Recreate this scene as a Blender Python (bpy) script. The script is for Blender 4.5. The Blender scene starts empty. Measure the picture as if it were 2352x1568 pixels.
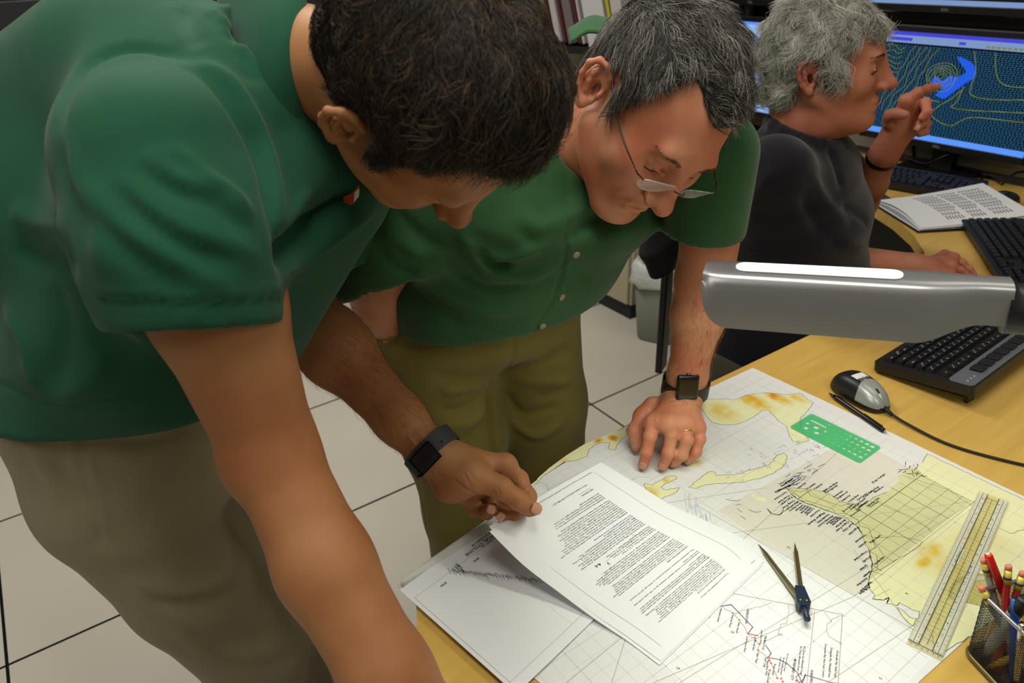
import bpy, bmesh, math, random
import numpy as np
from mathutils import Vector, Matrix
from mathutils.bvhtree import BVHTree
random.seed(7); RNG=np.random.default_rng(11)
SC=bpy.context.scene; COL=SC.collection
# ---------------------------------------------------------------- camera solve (from the raised-floor tile grid)
_yaw,_pit,_rol=[math.radians(a) for a in(-33.41,28.85,-2.53)]
FOC=1677.; CAM=np.array([0.,0.,1.486])
_f=np.array([math.cos(_yaw)*math.cos(_pit),math.sin(_yaw)*math.cos(_pit),-math.sin(_pit)])
_r0=np.array([math.sin(_yaw),-math.cos(_yaw),0.]); _u0=np.cross(_r0,_f)
CR=math.cos(_rol)*_r0+math.sin(_rol)*_u0; CU=-math.sin(_rol)*_r0+math.cos(_rol)*_u0; CF=_f
def ray(px,py): return CF+(px-1176)/FOC*CR-(py-784)/FOC*CU
def atz(px,py,z=.74):
    d=ray(px,py); return CAM+d*(z-CAM[2])/d[2]
def aty(px,py,y):
    d=ray(px,py); return CAM+d*y/d[1]
def atx(px,py,x):
    d=ray(px,py); return CAM+d*x/d[0]
def atd(px,py,t): return CAM+ray(px,py)*t
def A3(*v): return np.array(v,float)
cam=bpy.data.cameras.new('camera'); camo=bpy.data.objects.new('camera',cam); COL.objects.link(camo)
cam.sensor_width=36; cam.lens=FOC/2352*36; cam.clip_start=.02; cam.clip_end=50
M=Matrix(((CR[0],CU[0],-CF[0],CAM[0]),(CR[1],CU[1],-CF[1],CAM[1]),(CR[2],CU[2],-CF[2],CAM[2]),(0,0,0,1)))
camo.matrix_world=M; SC.camera=camo
cam.dof.use_dof=True; cam.dof.focus_distance=1.02; cam.dof.aperture_fstop=6.5
SC.view_settings.view_transform='Standard'; SC.view_settings.look='None'; SC.view_settings.exposure=0.0; SC.view_settings.gamma=1; SC.view_settings.use_curve_mapping=False
# ---------------------------------------------------------------- materials
def lin(c):
    return tuple((x/12.92 if x<=.04045 else ((x+.055)/1.055)**2.4) for x in [v/255. for v in c])
MATS={}
def mat(name,rgb,rough=.6,metal=0,noise=0,nscale=30,bump=0,bscale=200,sss=0,spec=.5,emit=None,estr=0,alpha=1,trans=0,sheen=0,rgb2=None,coat=0,stretch=None,ior=None,bdist=.001):
    m=bpy.data.materials.new(name); m.use_nodes=True; nt=m.node_tree; b=nt.nodes['Principled BSDF']; N=nt.nodes; L=nt.links
    c=(*lin(rgb),1); b.inputs['Base Color'].default_value=c
    b.inputs['Roughness'].default_value=rough; b.inputs['Metallic'].default_value=metal
    b.inputs['Specular IOR Level'].default_value=spec; b.inputs['Alpha'].default_value=alpha
    b.inputs['Transmission Weight'].default_value=trans; b.inputs['Sheen Weight'].default_value=sheen; b.inputs['Coat Weight'].default_value=coat
    if ior: b.inputs['IOR'].default_value=ior
    if sss: b.inputs['Subsurface Weight'].default_value=sss; b.inputs['Subsurface Radius'].default_value=(.012,.004,.002); b.inputs['Subsurface Scale'].default_value=.6
    if emit: b.inputs['Emission Color'].default_value=(*lin(emit),1); b.inputs['Emission Strength'].default_value=estr
    tc=N.new('ShaderNodeTexCoord'); src=tc.outputs['Object']
    if stretch:
        mp=N.new('ShaderNodeMapping'); mp.inputs['Scale'].default_value=stretch; L.new(src,mp.inputs['Vector']); src=mp.outputs['Vector']
    if noise or rgb2:
        n=N.new('ShaderNodeTexNoise'); n.inputs['Scale'].default_value=nscale; n.inputs['Detail'].default_value=5; L.new(src,n.inputs['Vector'])
        mx=N.new('ShaderNodeMix'); mx.data_type='RGBA'; mx.inputs[6].default_value=c
        c2=(*lin(rgb2),1) if rgb2 else tuple(max(0,x*(1-noise)) for x in c[:3])+(1,)
        mx.inputs[7].default_value=c2
        rp=N.new('ShaderNodeMapRange'); rp.inputs[1].default_value=.35; rp.inputs[2].default_value=.68; L.new(n.outputs['Fac'],rp.inputs[0]); L.new(rp.outputs[0],mx.inputs[0])
        L.new(mx.outputs[2],b.inputs['Base Color'])
    if bump:
        n2=N.new('ShaderNodeTexNoise'); n2.inputs['Scale'].default_value=bscale; n2.inputs['Detail'].default_value=3; L.new(src,n2.inputs['Vector'])
        bp=N.new('ShaderNodeBump'); bp.inputs['Strength'].default_value=bump; bp.inputs['Distance'].default_value=bdist; L.new(n2.outputs['Fac'],bp.inputs['Height']); L.new(bp.outputs[0],b.inputs['Normal'])
    MATS[name]=m; return m
# ---------------------------------------------------------------- object plumbing
def link(o,parent=None):
    COL.objects.link(o)
    if parent is not None:
        o.parent=parent
        p=parent; off=Vector((0,0,0))
        while p is not None: off+=p.location; p=p.parent
        o.matrix_parent_inverse=Matrix.Translation(-off) if parent.type=='EMPTY' or parent.location.length>0 else Matrix.Identity(4)
    return o
def tag(o,label=None,cat=None,group=None,kind=None):
    if label:o['label']=label
    if cat:o['category']=cat
    if group:o['group']=group
    if kind:o['kind']=kind
    return o
def thing(name,label,cat,loc,group=None):
    o=bpy.data.objects.new(name,None); o.location=Vector([float(v) for v in loc]); o.empty_display_size=.05; COL.objects.link(o)
    return tag(o,label,cat,group)
def mesh(name,V,Fs,mats,parent=None,smooth=False,midx=None):
    me=bpy.data.meshes.new(name)
    V=np.asarray(V,float)
    if isinstance(Fs,np.ndarray):
        nf,k=Fs.shape
        me.vertices.add(len(V)); me.vertices.foreach_set('co',V.astype(np.float32).ravel())
        me.loops.add(nf*k); me.loops.foreach_set('vertex_index',Fs.astype(np.int32).ravel())
        me.polygons.add(nf); me.polygons.foreach_set('loop_start',np.arange(0,nf*k,k,dtype=np.int32))
        me.update(calc_edges=True); me.validate()
    else:
        me.from_pydata([tuple(map(float,v)) for v in V],[],[tuple(int(i) for i in f) for f in Fs]); me.update()
    if not isinstance(mats,(list,tuple)): mats=[mats]
    for m in mats: me.materials.append(m)
    if midx is not None: me.polygons.foreach_set('material_index',np.asarray(midx,dtype=np.int32))
    if smooth: me.polygons.foreach_set('use_smooth',[True]*len(me.polygons))
    o=bpy.data.objects.new(name,me); return link(o,parent)
class MB:
    """collects shapes, builds ONE mesh object"""
    def __init__(s): s.V=[];s.F=[];s.I=[];s.m=0
    def add(s,V,F):
        n=len(s.V); s.V+= [tuple(v) for v in V]; s.F+=[tuple(i+n for i in f) for f in F]; s.I+=[s.m]*len(F)
    def box(s,c,d,R=None,bev=0):
        x,y,z=[v/2 for v in d]
        if bev<=0:
            P=np.array([(-x,-y,-z),(x,-y,-z),(x,y,-z),(-x,y,-z),(-x,-y,z),(x,-y,z),(x,y,z),(-x,y,z)])
            F=[(0,3,2,1),(4,5,6,7),(0,1,5,4),(1,2,6,5),(2,3,7,6),(3,0,4,7)]
        else:
            bm=bmesh.new(); bmesh.ops.create_cube(bm,size=1,matrix=Matrix.Diagonal((d[0],d[1],d[2],1)))
            bmesh.ops.bevel(bm,geom=list(bm.edges),offset=bev,segments=2,affect='EDGES',profile=.5)
            bm.verts.index_update(); P=np.array([v.co[:] for v in bm.verts]); F=[[v.index for v in f.verts] for f in bm.faces]; bm.free()
        if R is not None: P=P@np.asarray(R).T
        s.add(P+np.asarray(c),F)
    def tube(s,pts,r,n=8,cap=True,up=None):
        pts=[np.asarray(p,float) for p in pts]; m=len(pts)
        rs=r if isinstance(r,(list,tuple,np.ndarray)) else [r]*m
        V=[];prev=None
        for i,p in enumerate(pts):
            t=pts[min(i+1,m-1)]-pts[max(i-1,0)]; t=t/(np.linalg.norm(t)+1e-12)
            if prev is None:
                a=np.array([0,0,1.]) if abs(t[2])<.9 else np.array([1.,0,0]); s1=np.cross(t,a)
            else: s1=prev-t*(prev@t)
            s1/=np.linalg.norm(s1)+1e-12; prev=s1; s2=np.cross(t,s1)
            for k in range(n):
                a=2*math.pi*k/n; V.append(p+rs[i]*(math.cos(a)*s1+math.sin(a)*s2))
        F=[(i*n+k,i*n+(k+1)%n,(i+1)*n+(k+1)%n,(i+1)*n+k) for i in range(m-1) for k in range(n)]
        if cap: F+=[tuple(range(n-1,-1,-1)),tuple(range((m-1)*n,m*n))]
        s.add(V,F)
    def prism(s,poly,z0,z1,R=None,c=(0,0,0)):
        n=len(poly); P=[(p[0],p[1],z0) for p in poly]+[(p[0],p[1],z1) for p in poly]
        P=np.array(P); 
        if R is not None: P=P@np.asarray(R).T
        s.add(P+np.asarray(c),[tuple(range(n-1,-1,-1)),tuple(range(n,2*n))]+[(i,(i+1)%n,n+(i+1)%n,n+i) for i in range(n)])
    def build(s,name,mats,parent=None,smooth=False):
        return mesh(name,s.V,s.F,mats,parent,smooth,s.I if any(s.I) else None)
def autosmooth(o,ang=40):
    me=o.data; me.polygons.foreach_set('use_smooth',[True]*len(me.polygons))
    try: me.set_sharp_from_angle(angle=math.radians(ang))
    except Exception: pass
    return o
def Rz(a): c,s=math.cos(a),math.sin(a); return np.array([[c,-s,0],[s,c,0],[0,0,1.]])
def Rx(a): c,s=math.cos(a),math.sin(a); return np.array([[1,0,0],[0,c,-s],[0,s,c]])
def Ry(a): c,s=math.cos(a),math.sin(a); return np.array([[c,0,s],[0,1,0],[-s,0,c]])
def nrm(v): v=np.asarray(v,float); return v/(np.linalg.norm(v)+1e-12)
def cr(pts,n):
    """Catmull-Rom through pts, n samples per span"""
    P=[np.asarray(p,float) for p in pts]; P=[2*P[0]-P[1]]+P+[2*P[-1]-P[-2]]; out=[]
    for i in range(1,len(P)-2):
        for k in range(n):
            t=k/n; a,b,c,d=P[i-1],P[i],P[i+1],P[i+2]
            out.append(.5*((2*b)+(c-a)*t+(2*a-5*b+4*c-d)*t*t+(3*b-a-3*c+d)*t**3))
    out.append(P[-2]); return out
def patch(name,rows,nu,nv,m,parent=None,thick=.0,smooth=True,fn=None):
    """smooth sheet through a grid of control points"""
    R1=[cr(r,nu) for r in rows]; cols=list(zip(*R1)); C=[cr(c,nv) for c in cols]
    nU=len(C); nV=len(C[0]); V=np.array([C[i][j] for j in range(nV) for i in range(nU)])
    if fn is not None: V=fn(V.reshape(nV,nU,3)).reshape(-1,3)
    F=[(j*nU+i,j*nU+i+1,(j+1)*nU+i+1,(j+1)*nU+i) for j in range(nV-1) for i in range(nU-1)]
    o=mesh(name,V,np.array(F),m,parent,smooth)
    if thick:
        md=o.modifiers.new('solid','SOLIDIFY'); md.thickness=thick; md.offset=0
    return o
# ---------------------------------------------------------------- signed-distance bodies -> one continuous surface
def sminf(a,b,k):
    if k<=0: return np.minimum(a,b)
    h=np.maximum(k-np.abs(a-b),0)/k
    return np.minimum(a,b)-h*h*k*.25
class SD:
    def __init__(s): s.ops=[]
    def op(s,f,k,mode='u'): s.ops.append((f,k,mode)); return s
    def rc(s,a,b,ra,rb,k=.01,mode='u'):
        a=np.asarray(a,float);b=np.asarray(b,float);ab=b-a;l2=ab@ab+1e-12
        def f(p):
            t=np.clip(((p-a)@ab)/l2,0,1); return np.sqrt(((p-a-t[:,None]*ab)**2).sum(1))-(ra+(rb-ra)*t)
        return s.op(f,k,mode)
    def chain(s,pts,rs,k=.01,mode='u'):
        for i in range(len(pts)-1): s.rc(pts[i],pts[i+1],rs[i],rs[i+1],k,mode)
        return s
    def ell(s,c,r,R=None,k=.01,mode='u'):
        c=np.asarray(c,float); r=np.asarray(r,float); Rm=np.eye(3) if R is None else np.asarray(R)
        def f(p):
            q=(p-c)@Rm; k0=np.sqrt(((q/r)**2).sum(1)); k1=np.sqrt(((q/(r*r))**2).sum(1)); return k0*(k0-1)/(k1+1e-9)
        return s.op(f,k,mode)
    def loft(s,secs,k=.01,ks=.02,mode='u'):
        """secs: (centre, side dir, half width, half depth)"""
        S=[(np.asarray(c,float),nrm(sd),a,b) for c,sd,a,b in secs]
        def f(p):
            out=None
            for (c0,s0,a0,b0),(c1,s1,a1,b1) in zip(S,S[1:]):
                ab=c1-c0; l=np.linalg.norm(ab); ax=ab/l; t=np.clip(((p-c0)@ab)/(l*l),0,1)[:,None]
                q=p-c0-t*ab; sd=s0+(s1-s0)*t; sd=sd-(sd@ax)[:,None]*ax; sd/=np.linalg.norm(sd,axis=1)[:,None]
                n=np.cross(ax,sd); a=a0+(a1-a0)*t[:,0]; b=b0+(b1-b0)*t[:,0]; m=np.minimum(a,b)*.6
                u=(q*sd).sum(1);v=(q*n).sum(1);w=q@ax
                k0=np.sqrt((u/a)**2+(v/b)**2+(w/m)**2); k1=np.sqrt((u/a**2)**2+(v/b**2)**2+(w/m**2)**2)
                d=np.where(k1>1e-6,k0*(k0-1)/(k1+1e-9),-m)
                out=d if out is None else sminf(out,d,ks)
            return out
        return s.op(f,k,mode)
    def plane(s,c,n,k=0,mode='i'):
        c=np.asarray(c,float);n=nrm(n)
        return s.op(lambda p:(p-c)@n,k,mode)      # keeps the side opposite to n
    def __call__(s,p):
        d=np.full(len(p),1e3)
        for f,k,m in s.ops:
            e=f(p)
            if m=='u': d=sminf(d,e,k)
            elif m=='s': d=-sminf(-d,e,k)          # subtract
            else: d=-sminf(-d,-e,k)                # intersect
        return d
def nets(fn,lo,hi,h,B=4,warp=None):
    lo=np.asarray(lo,float); nb=np.ceil((np.asarray(hi)-lo)/(h*B)).astype(int)
    g=np.stack(np.meshgrid(*[np.arange(n) for n in nb],indexing='ij'),-1).reshape(-1,3)
    dc=fn(lo+(g+.5)*h*B); act=np.abs(dc)<h*B*1.9
    n=nb*B+1; D=np.empty(n,np.float32)
    cs=np.where(dc<0,-1.,1.).reshape(nb).astype(np.float32)
    D[:]=1; D[:-1,:-1,:-1]=np.repeat(np.repeat(np.repeat(cs,B,0),B,1),B,2)
    mask=np.zeros(n,bool); ga=g[act]*B
    for a in range(B+1):
        for b in range(B+1):
            for c in range(B+1): mask[ga[:,0]+a,ga[:,1]+b,ga[:,2]+c]=True
    idx=np.argwhere(mask); vals=np.empty(len(idx),np.float32)
    for i in range(0,len(idx),400000):
        vals[i:i+400000]=fn(lo+idx[i:i+400000]*h)
    D[mask]=vals
    S=D<0; cell=np.zeros(np.array(n)-1,np.uint8)
    offs=[(a,b,c) for a in(0,1) for b in(0,1) for c in(0,1)]
    for a,b,c in offs: cell+=S[a:n[0]-1+a,b:n[1]-1+b,c:n[2]-1+c]
    ci=np.argwhere((cell>0)&(cell<8))
    vid=np.full(cell.shape,-1,np.int32); vid[tuple(ci.T)]=np.arange(len(ci))
    cv=[D[ci[:,0]+a,ci[:,1]+b,ci[:,2]+c] for a,b,c in offs]
    acc=np.zeros((len(ci),3));cnt=np.zeros(len(ci))
    for i,oa in enumerate(offs):
        for j,ob in enumerate(offs):
            if j>i and sum(abs(x-y) for x,y in zip(oa,ob))==1:
                x,y=cv[i],cv[j]; cr_=(x<0)!=(y<0); t=np.where(cr_,x/(x-y+1e-20),0)
                P=np.array(oa)+t[:,None]*(np.array(ob)-np.array(oa)); acc+=P*cr_[:,None]; cnt+=cr_
    V=lo+(ci+acc/cnt[:,None])*h
    Fs=[]
    for ax in range(3):
        sl=[slice(None)]*3; s2=[slice(None)]*3; sl[ax]=slice(0,-1); s2[ax]=slice(1,None)
        a=S[tuple(sl)];b=S[tuple(s2)]
        e=np.argwhere(a!=b); o1,o2=[(1,2),(2,0),(0,1)][ax]
        e=e[(e[:,o1]>0)&(e[:,o2]>0)&(e[:,o1]<n[o1]-1)&(e[:,o2]<n[o2]-1)]
        d1=np.zeros(3,int);d1[o1]=1;d2=np.zeros(3,int);d2[o2]=1
        q=[vid[tuple((e-x).T)] for x in(np.zeros(3,int),d1,d1+d2,d2)]
        q=np.stack(q,1); flip=a[tuple(e.T)]
        q[~flip]=q[~flip][:,::-1]; Fs.append(q[(q>=0).all(1)])
    return V,np.concatenate(Fs)
def vnormals(V,F):
    N=np.zeros_like(V)
    a,b,c,d=[V[F[:,i]] for i in range(4)]; fn=np.cross(c-a,d-b)
    for i in range(4): np.add.at(N,F[:,i],fn)
    return N/(np.linalg.norm(N,axis=1)[:,None]+1e-12)
def joinm(parts):
    Vs=[];Fs=[];n=0
    for V,F in parts: Vs.append(V);Fs.append(F+n);n+=len(V)
    return np.concatenate(Vs),np.concatenate(Fs)
def lsmooth(V,F,it=1,lam=.5):
    E=np.concatenate([F[:,[0,1]],F[:,[1,2]],F[:,[2,3]],F[:,[3,0]]]); E=np.concatenate([E,E[:,::-1]])
    deg=np.bincount(E[:,0],minlength=len(V))[:,None]+1e-9
    for _ in range(it):
        S=np.stack([np.bincount(E[:,0],weights=V[E[:,1],k],minlength=len(V)) for k in range(3)],1)
        V=V+lam*(S/deg-V)
    return V
def bvh(V,F): return BVHTree.FromPolygons([tuple(v) for v in V.tolist()],F.tolist())
def castpoly(tree,poly,step=6):
    """image-space crease -> 3-D polyline lying on the surface"""
    out=[]
    for (x0,y0),(x1,y1) in zip(poly,poly[1:]):
        n=max(1,int(math.hypot(x1-x0,y1-y0)/step))
        for i in range(n+1):
            t=i/n; d=ray(x0+(x1-x0)*t,y0+(y1-y0)*t)
            h=tree.ray_cast(Vector(CAM),Vector(d).normalized())
            if h[0] is not None:
                out.append(np.array(h[0]))
    return out
def folds(V,F,items,front=True):
    """items: (pixel polyline, width m, height m) raised (+) or sunk (-) ridges"""
    tree=bvh(V,F); N=vnormals(V,F); D=np.zeros(len(V))
    for it in items:
        poly,w,hh=it[:3]
        poly=[tuple(p) for p in cr([np.array(p,float) for p in poly],4)] if len(poly)>2 else poly
        L=castpoly(tree,poly)
        if len(L)<2: continue
        L=np.array(L); lo=L.min(0)-3*w;hi=L.max(0)+3*w
        sel=np.where(((V>lo)&(V<hi)).all(1))[0]
        if len(sel)==0: continue
        best=np.full(len(sel),1e9);tt=np.zeros(len(sel)); n=len(L)
        for i in range(n-1):
            a,b=L[i],L[i+1];ab=b-a;l2=ab@ab
            if l2>.03**2: continue
            t=np.clip(((V[sel]-a)@ab)/(l2+1e-12),0,1); d=np.linalg.norm(V[sel]-a-t[:,None]*ab,axis=1)
            m=d<best; best[m]=d[m]; tt[m]=((i+t)/(n-1))[m]
        taper=np.clip(np.minimum(tt,1-tt)*5,0,1)**.7 if len(it)<4 else 1.
        D[sel]+=hh*np.exp(-(best/w)**2)*taper
    return V+N*D[:,None]
# ================================================================ SETTING
def floor_mat():
    m=mat('floor_tile',(206,201,187),rough=.35,noise=.06,nscale=3,spec=.4); nt=m.node_tree;N=nt.nodes;L=nt.links;b=N['Principled BSDF']
    tc=N.new('ShaderNodeTexCoord'); sp=N.new('ShaderNodeSeparateXYZ'); L.new(tc.outputs['Object'],sp.inputs[0])
    outs=[]
    for ax,o in((0,2.294),(1,.388)):
        a=N.new('ShaderNodeMath');a.operation='SUBTRACT';a.inputs[1].default_value=o;L.new(sp.outputs[ax],a.inputs[0])
        d=N.new('ShaderNodeMath');d.operation='DIVIDE';d.inputs[1].default_value=.61;L.new(a.outputs[0],d.inputs[0])
        r=N.new('ShaderNodeMath');r.operation='ROUND';L.new(d.outputs[0],r.inputs[0])
        s=N.new('ShaderNodeMath');s.operation='SUBTRACT';L.new(d.outputs[0],s.inputs[0]);L.new(r.outputs[0],s.inputs[1])
        ab=N.new('ShaderNodeMath');ab.operation='ABSOLUTE';L.new(s.outputs[0],ab.inputs[0])
        lt=N.new('ShaderNodeMath');lt.operation='LESS_THAN';lt.inputs[1].default_value=.0062;L.new(ab.outputs[0],lt.inputs[0]);outs.append(lt)
    mx=N.new('ShaderNodeMath');mx.operation='MAXIMUM';L.new(outs[0].outputs[0],mx.inputs[0]);L.new(outs[1].outputs[0],mx.inputs[1])
    src=b.inputs['Base Color'].links[0].from_socket
    # scuffs: small sparse dark smudges
    v=N.new('ShaderNodeTexNoise');v.inputs['Scale'].default_value=9;v.inputs['Detail'].default_value=6;L.new(tc.outputs['Object'],v.inputs['Vector'])
    rp=N.new('ShaderNodeMapRange');rp.inputs[1].default_value=.68;rp.inputs[2].default_value=.78;rp.inputs[4].default_value=.35;L.new(v.outputs['Fac'],rp.inputs[0])
    m0=N.new('ShaderNodeMix');m0.data_type='RGBA';L.new(rp.outputs[0],m0.inputs[0]);L.new(src,m0.inputs[6]);m0.inputs[7].default_value=(*lin((140,128,108)),1)
    m1=N.new('ShaderNodeMix');m1.data_type='RGBA';L.new(mx.outputs[0],m1.inputs[0]);L.new(m0.outputs[2],m1.inputs[6]);m1.inputs[7].default_value=(.006,.006,.008,1)
    L.new(m1.outputs[2],b.inputs['Base Color']); return m
def S(name,m,c,d): 
    b=MB(); b.box(c,d); o=b.build(name,m); return tag(o,kind='structure')
S('floor',floor_mat(),(1.2,0,-.05),(7.4,6.4,.1))
S('ceiling',mat('ceiling_tile',(205,205,198),noise=.05),(1.2,0,2.75),(7.4,6.4,.1))
wallm=mat('wall_paint',(150,146,134),rough=.8,noise=.06,nscale=4)
S('wall_right',wallm,(1.2,-2.72,1.35),(7.4,.2,2.7))
dkw=mat('wall_dark_panel',(60,58,56),rough=.8)
S('wall_back',dkw,(4.55,0,1.35),(.1,6.4,2.7))
S('wall_left',wallm,(1.2,3.15,1.35),(7.4,.1,2.7))
S('wall_front',wallm,(-2.45,0,1.35),(.1,6.4,2.7))
o=S('trim_1',mat('trim_conduit',(190,184,168),rough=.5),(1.582,-2.612,1.35),(.045,.03,2.7))
o=S('trim_2',mat('raceway',(120,117,108),rough=.5),(1.3,-2.605,.80),(5.5,.04,.07))
# ---------------------------------------------------------------- lights of the room
def area(name,loc,size,power,col,rot=(0,0,0),sy=None):
    l=bpy.data.lights.new(name,'AREA'); l.size=size; l.energy=power; l.color=col
    if sy: l.shape='RECTANGLE'; l.size_y=sy
    o=bpy.data.objects.new(name,l); o.location=loc; o.rotation_euler=rot; COL.objects.link(o); return o
warm=(1,.965,.90)
tro=mat('troffer_frame',(235,235,230)); dif=mat('troffer_lens',(250,250,245),emit=(255,247,225),estr=1.5)
TROF=[(.35,-.25),(.35,1.35),(2.3,-.6),(2.3,1.4),(-1.3,-.8),(.3,-1.9)]
PW=[15,9,28,2.5,8.5,2.5]
for (x,y),pw in zip(TROF,PW):
    t=thing('ceiling_light','recessed rectangular ceiling light with a white lens','ceiling light',(x,y,2.7),'recessed ceiling lights')
    b=MB(); b.box((x,y,2.69),(1.2,.6,.03)); b.build('frame',tro,t)
    b=MB(); b.box((x,y,2.672),(1.12,.52,.008)); b.build('lens',dif,t)
    area('troffer_lamp',(x,y,2.66),1.1,pw,warm,sy=.5)
W=bpy.data.worlds.new('world'); SC.world=W; W.use_nodes=True; W.node_tree.nodes['Background'].inputs[0].default_value=(.8,.85,.9,1); W.node_tree.nodes['Background'].inputs[1].default_value=.0
# ================================================================ DESK
maple=mat('maple_laminate',(214,176,92),rough=.38,rgb2=(204,164,80),nscale=6,stretch=(14,1,1),spec=.35,bump=.02)
edge=[(.02,-.02),(.40,-.06),(.48,-.12),(.55,-.185),(.60,-.235),(.655,-.262),(.668,-.275),(.685,-.33),(.705,-.40),(.722,-.47),(.738,-.56),(.752,-.66),(.765,-.80),(.765,-1.55),(.775,-1.68),(.805,-1.76),(.86,-1.85),(.94,-1.94),(1.04,-2.02),(1.15,-2.085),(1.27,-2.12),(1.45,-2.14),(3.35,-2.14),(3.35,-2.58),(.02,-2.58)]
desk=thing('desk','L-shaped maple desk with a curved inner corner under the charts and keyboards','desk',(.4,-1.2,0))
b=MB(); b.prism(edge,.708,.74); b.build('worktop',maple,desk)
dl=mat('desk_metal',(52,50,48),rough=.5)
for c,d in(((.30,-.33,.354),(.5,.03,.708)),((.40,-1.9,.354),(.62,.03,.708)),((3.30,-2.36,.354),(.03,.4,.708)),((1.9,-2.57,.55),(2.8,.015,.3)),((.08,-1.1,.45),(.02,1.6,.5))):
    b=MB(); b.box(c,d); b.build('panel',dl,desk)
# ================================================================ MOUSE, PEN, KEYBOARDS
blk=mat('black_plastic',(26,26,28),rough=.42); blk2=mat('black_gloss',(14,14,16),rough=.25); gry=mat('silver_plastic',(168,172,170),rough=.32,metal=.35)
dgry=mat('grey_plastic',(96,99,106),rough=.4); wht=mat('white_label',(232,232,228),rough=.6); rub=mat('rubber_black',(18,18,20),rough=.6)
legend=mat('key_legend',(178,176,160),rough=.6)
def superell(c,fw,lt,secs,n=32):
    """rings (along, half width, z) -> closed solid like a mouse"""
    V=[];F=[]
    return V,F
def text_mesh(body,size,align='LEFT',res=1,bold=0):
    cu=bpy.data.curves.new('t','FONT'); cu.body=body; cu.size=size; cu.align_x=align; cu.resolution_u=res; cu.offset=bold
    o=bpy.data.objects.new('t',cu); COL.objects.link(o)
    me=bpy.data.meshes.new_from_object(o.evaluated_get(bpy.context.evaluated_depsgraph_get()))
    V=np.array([v.co[:] for v in me.vertices]).reshape(-1,3); F=[tuple(p.vertices) for p in me.polygons]
    bpy.data.objects.remove(o); bpy.data.curves.remove(cu); bpy.data.meshes.remove(me)
    return V,F
def mouse(name,label,head,tail,w,h,body_m,btn_m,parts=True):
    """head: cable end, tail: palm end (world xy)"""
    head=np.array(head,float);tail=np.array(tail,float);c=(head+tail)/2;L=np.linalg.norm(head-tail)/2
    d=(head-tail)/(2*L); s=np.array([-d[1],d[0]])
    root=thing(name,label,'mouse',(c[0],c[1],.741))
    nu,nv=40,22;V=[]
    for i in range(nv+1):
        ph=i/nv*math.pi/2*1.0
        for k in range(nu):
            a=2*math.pi*k/nu
            ca,sa=math.cos(a),math.sin(a); e=.72
            x=np.sign(ca)*abs(ca)**e; y=np.sign(sa)*abs(sa)**e
            r=math.cos(ph)**.55 if i<nv else 0
            z=math.sin(ph)**1.0
            hz=h*(1-.34*max(0,x*r)**1.5-.10*max(0,-x*r)**3)
            ww=w*(1-.10*x*r)
            p=c+d*(L*x*r)+s*(ww*y*r)
            V.append((p[0],p[1],.745+z*hz))
    n0=len(V)
    for k in range(nu):
        p=c+(np.array(V[k][:2])-c)*.96; V.append((p[0],p[1],.741))
    F=[];I=[]
    for i in range(nv):
        for k in range(nu):
            q=(i*nu+k,i*nu+(k+1)%nu,(i+1)*nu+(k+1)%nu,(i+1)*nu+k); F.append(q)
            m=np.mean([V[j] for j in q],0); al=(m[:2]-c)@d/L; ac=(m[:2]-c)@s/w
            top=(m[2]-.741)/h
            I.append(1 if (al>.05+.25*abs(ac)**2 and top>.28) else 0)
    for k in range(nu): F.append((k,n0+k,n0+(k+1)%nu,(k+1)%nu)); I.append(0)
    F.append(tuple(n0+k for k in range(nu-1,-1,-1)));I.append(0)
    mesh('body',V,F,[body_m,btn_m],root,True,I)
    def topz(al): return .745+h*(1-.34*max(0,al)**1.5)*math.sqrt(max(0,1-abs(al)**(1/.55*1.0)*.98))
    if parts:
        b=MB(); pc=c+d*L*.52; R=np.column_stack([np.append(d,0),np.append(s,0),[0,0,1.]])
        zq=lambda q:h*.60+.745; b.tube([np.append(pc-d*.011,topz(.42)-.002),np.append(pc-d*.006,topz(.47)-.0008),np.append(pc,topz(.52)+.0002),np.append(pc+d*.006,topz(.57)-.0008),np.append(pc+d*.011,topz(.62)-.002)],[.0008,.0034,.0042,.0034,.0008],12); b.build('scroll_wheel',rub,root,True)
        b=MB(); b.tube([np.append(pc-d*.019,topz(.33)-.0035),np.append(pc-d*.010,topz(.43)-.0042),np.append(pc,topz(.52)-.0046),np.append(pc+d*.010,topz(.61)-.0042),np.append(pc+d*.019,topz(.70)-.0035)],[.001,.0058,.0066,.0058,.001],14); b.build('wheel_surround',mat('wheel_trim',(200,210,200),rough=.25,metal=.5),root,True)
    return root,c,d,s,topz
mr,mc,md_,ms,tz=mouse('computer_mouse','black and silver corded mouse beside the chart, white label on its back','mouse' and (.512,-1.105),(.622,-1.128),.031,.036,blk,gry)
# label sticker and lettering on the mouse back
_mb=[o for o in mr.children if o.name.startswith('body')][0].data; _mt=BVHTree.FromPolygons([v.co[:] for v in _mb.vertices],[tuple(p.vertices) for p in _mb.polygons])
def mdrop(p):
    h=_mt.ray_cast(Vector((p[0],p[1],1.)),Vector((0,0,-1))); return h[0][2] if h[0] is not None else .75
def on_mouse(al,ac):
    p=mc+md_*.0565*al+ms*.031*ac; return p
V=[];nx=8
for i in range(nx+1):
    for j in range(3):
        ac=-.42+.84*i/nx; al=-.30+.26*j/2; p=on_mouse(al,ac); V.append((p[0],p[1],mdrop(p)+.0006))
mesh('sticker',V,[(i*3+j,i*3+j+1,(i+1)*3+j+1,(i+1)*3+j) for i in range(nx) for j in range(2)],wht,mr,True)
tv,tf=text_mesh('DELL',.0105,'CENTER',bold=.0003); R=np.column_stack([np.append(-ms,0),np.append(md_,0),[0,0,1.]])
P=[]
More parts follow.
